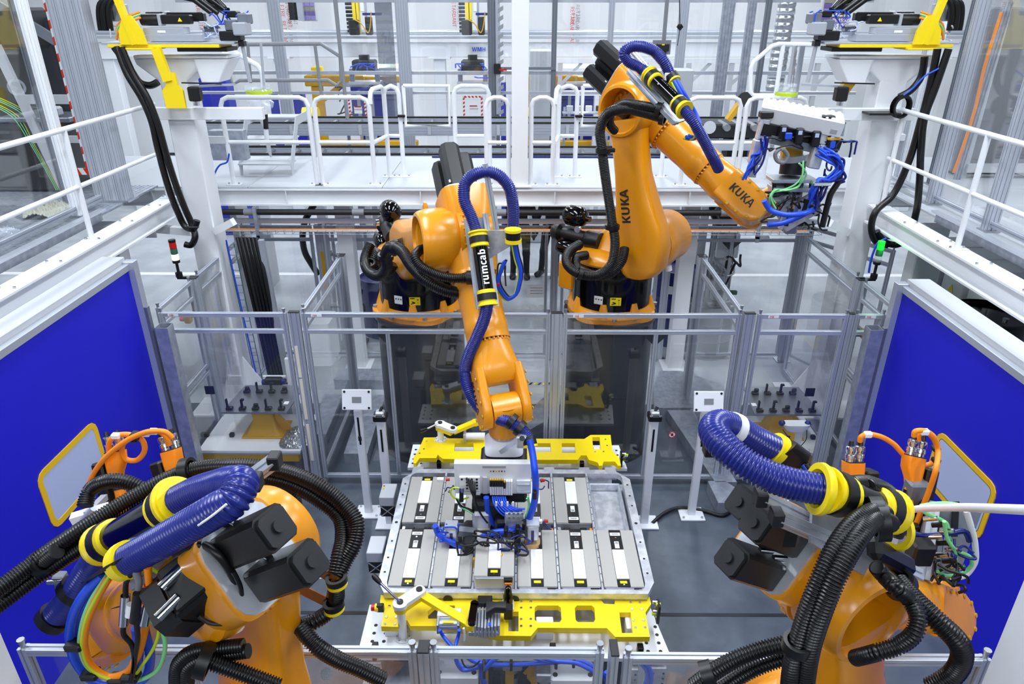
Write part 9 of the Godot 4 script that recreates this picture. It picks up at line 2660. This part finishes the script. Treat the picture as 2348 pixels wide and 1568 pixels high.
func person(label, c, turn, feet):
	var t = thing("person", label, "person")
	var B = []   # [a, b, ra, rb]
	var hip = V(0, 0.92, 0)
	for k in 2:
		var s = -1.0 if k == 0 else 1.0
		var h = hip + V(0.1 * s, 0, 0)
		var f = feet[k]
		var kn = h.lerp(f, 0.5) + V(0, 0, 0.03)
		B.append([h, kn, 0.095, 0.068])
		B.append([kn, f + V(0, 0.09, 0), 0.068, 0.052])
		B.append([f + V(0, 0.05, -0.02), f + V(0.03 * s, 0.04, 0.15), 0.05, 0.042])
		var sh = V(0.19 * s, 1.42, 0)
		var el = V(0.26 * s, 1.13, 0.03)
		var wr = V(0.24 * s, 0.92, 0.14)
		B.append([sh, el, 0.058, 0.046])
		B.append([el, wr, 0.044, 0.032])
		B.append([wr, wr + V(0, -0.09, 0.04), 0.034, 0.024])
		for j in 4:
			B.append([wr + V((j - 1.5) * 0.018, -0.08, 0.04), wr + V((j - 1.5) * 0.018, -0.15 + absf(j - 1.5) * 0.01, 0.07), 0.013, 0.011])
		B.append([wr + V(-0.03 * s, -0.03, 0.03), wr + V(-0.05 * s, -0.09, 0.06), 0.014, 0.011])
	B.append([hip, V(0, 1.15, 0), 0.14, 0.125])
	B.append([V(-0.07, 1.34, 0), V(0.07, 1.34, 0), 0.13, 0.13])
	B.append([V(0, 1.15, 0), V(0, 1.34, 0), 0.125, 0.14])
	B.append([V(0, 1.42, 0), V(0, 1.56, 0.01), 0.06, 0.055])
	B.append([V(0, 1.64, 0.02), V(0, 1.7, 0.0), 0.075, 0.09])
	B.append([V(0, 1.655, 0.09), V(0, 1.63, 0.115), 0.014, 0.018])
	var m = nets(B, 0.026)
	var rot = Transform3D(Basis(Vector3.UP, turn), c)
	for k in m.v.size():
		m.v[k] = rot * m.v[k]
		m.n[k] = rot.basis * m.n[k]
	part(t, "body", m, "navy_cloth")
	for k in 2:
		var f = rot * (feet[k] + V(0, 0, 0.05))
		var d = rot.basis * V(0, 0, 1)
		part(t, "shoe", MB.new().loft([[f - d * 0.11 + V(0, 0.05, 0), rot.basis.x * 0.045, V(0, 0.05, 0), 3.0], [f + V(0, 0.05, 0), rot.basis.x * 0.052, V(0, 0.05, 0), 3.0], [f + d * 0.1 + V(0, 0.035, 0), rot.basis.x * 0.05, V(0, 0.035, 0), 2.6], [f + d * 0.15 + V(0, 0.025, 0), rot.basis.x * 0.03, V(0, 0.02, 0), 2.4]], 14), "black")
	part(t, "hair", MB.new().ball(rot * V(0, 1.72, -0.01), 0.095, 14, V(1, 0.9, 1.05)), "cloth_black")
	part(t, "face", MB.new().ball(rot * V(0, 1.64, 0.03), 0.082, 14, V(0.95, 1.15, 1)), "skin")
	part(t, "tool_pouch", MB.new().at(rot * V(-0.05, 0.95, 0.13), rot.basis).box(Vector3.ZERO, V(0.1, 0.14, 0.05), 0.01), "charcoal")

func nets(B, h):
	# surface nets over a smooth union of tapered capsules
	var lo = V(-0.5, -0.04, -0.3)
	var N = Vector3i(int(1.0 / h) + 1, int(1.9 / h) + 1, int(0.66 / h) + 1)
	var F = PackedFloat32Array()
	F.resize(N.x * N.y * N.z)
	F.fill(1.0)
	for b in B:
		var a: Vector3 = b[0]
		var d: Vector3 = b[1] - b[0]
		var dd = maxf(d.length_squared(), 1e-6)
		var r0: float = b[2]
		var r1: float = b[3]
		var pad = maxf(r0, r1) + 0.1
		var i0 = ((a.min(b[1]) - Vector3.ONE * pad - lo) / h).floor()
		var i1 = ((a.max(b[1]) + Vector3.ONE * pad - lo) / h).ceil()
		for z in range(maxi(0, int(i0.z)), mini(N.z - 1, int(i1.z)) + 1):
			for y in range(maxi(0, int(i0.y)), mini(N.y - 1, int(i1.y)) + 1):
				for x in range(maxi(0, int(i0.x)), mini(N.x - 1, int(i1.x)) + 1):
					var p = lo + Vector3(x, y, z) * h
					var t = clampf((p - a).dot(d) / dd, 0.0, 1.0)
					var q = p.distance_to(a + d * t) - lerpf(r0, r1, t)
					var id = (z * N.y + y) * N.x + x
					var o = F[id]
					var k = clampf(0.5 + 0.5 * (o - q) / 0.03, 0.0, 1.0)
					F[id] = lerpf(o, q, k) - 0.03 * k * (1.0 - k) if o < 0.9 else q
	var mb = MB.new()
	var at = {}
	var off = [Vector3i(0, 0, 0), Vector3i(1, 0, 0), Vector3i(0, 1, 0), Vector3i(1, 1, 0), Vector3i(0, 0, 1), Vector3i(1, 0, 1), Vector3i(0, 1, 1), Vector3i(1, 1, 1)]
	var E = [[0, 1], [2, 3], [4, 5], [6, 7], [0, 2], [1, 3], [4, 6], [5, 7], [0, 4], [1, 5], [2, 6], [3, 7]]
	for z in N.z - 1:
		for y in N.y - 1:
			for x in N.x - 1:
				var f = []
				var inside = 0
				for o in off:
					var w = F[((z + o.z) * N.y + y + o.y) * N.x + x + o.x]
					f.append(w)
					if w < 0:
						inside += 1
				if inside == 0 or inside == 8:
					continue
				var s = Vector3.ZERO
				var c = 0
				for e in E:
					if (f[e[0]] < 0) != (f[e[1]] < 0):
						var t = f[e[0]] / (f[e[0]] - f[e[1]])
						s += Vector3(off[e[0]]).lerp(Vector3(off[e[1]]), t)
						c += 1
				at[Vector3i(x, y, z)] = mb.v.size()
				mb.v.append(lo + (Vector3(x, y, z) + s / c) * h)
				mb.n.append(Vector3(f[1] + f[3] + f[5] + f[7] - f[0] - f[2] - f[4] - f[6], f[2] + f[3] + f[6] + f[7] - f[0] - f[1] - f[4] - f[5], f[4] + f[5] + f[6] + f[7] - f[0] - f[1] - f[2] - f[3]).normalized())
	for c in at:
		for ax in 3:
			var e = Vector3i.ZERO
			e[ax] = 1
			var u = Vector3i.ZERO
			u[(ax + 1) % 3] = 1
			var w = Vector3i.ZERO
			w[(ax + 2) % 3] = 1
			if not (at.has(c - u) and at.has(c - w) and at.has(c - u - w)):
				continue
			var f0 = F[(c.z * N.y + c.y) * N.x + c.x]
			var g = c + e
			var f1 = F[(g.z * N.y + g.y) * N.x + g.x]
			if (f0 < 0) == (f1 < 0):
				continue
			var q = [at[c], at[c - u], at[c - u - w], at[c - w]]
			if f0 < 0:
				mb.i.append_array([q[0], q[2], q[1], q[0], q[3], q[2]])
			else:
				mb.i.append_array([q[0], q[1], q[2], q[0], q[2], q[3]])
	return mb
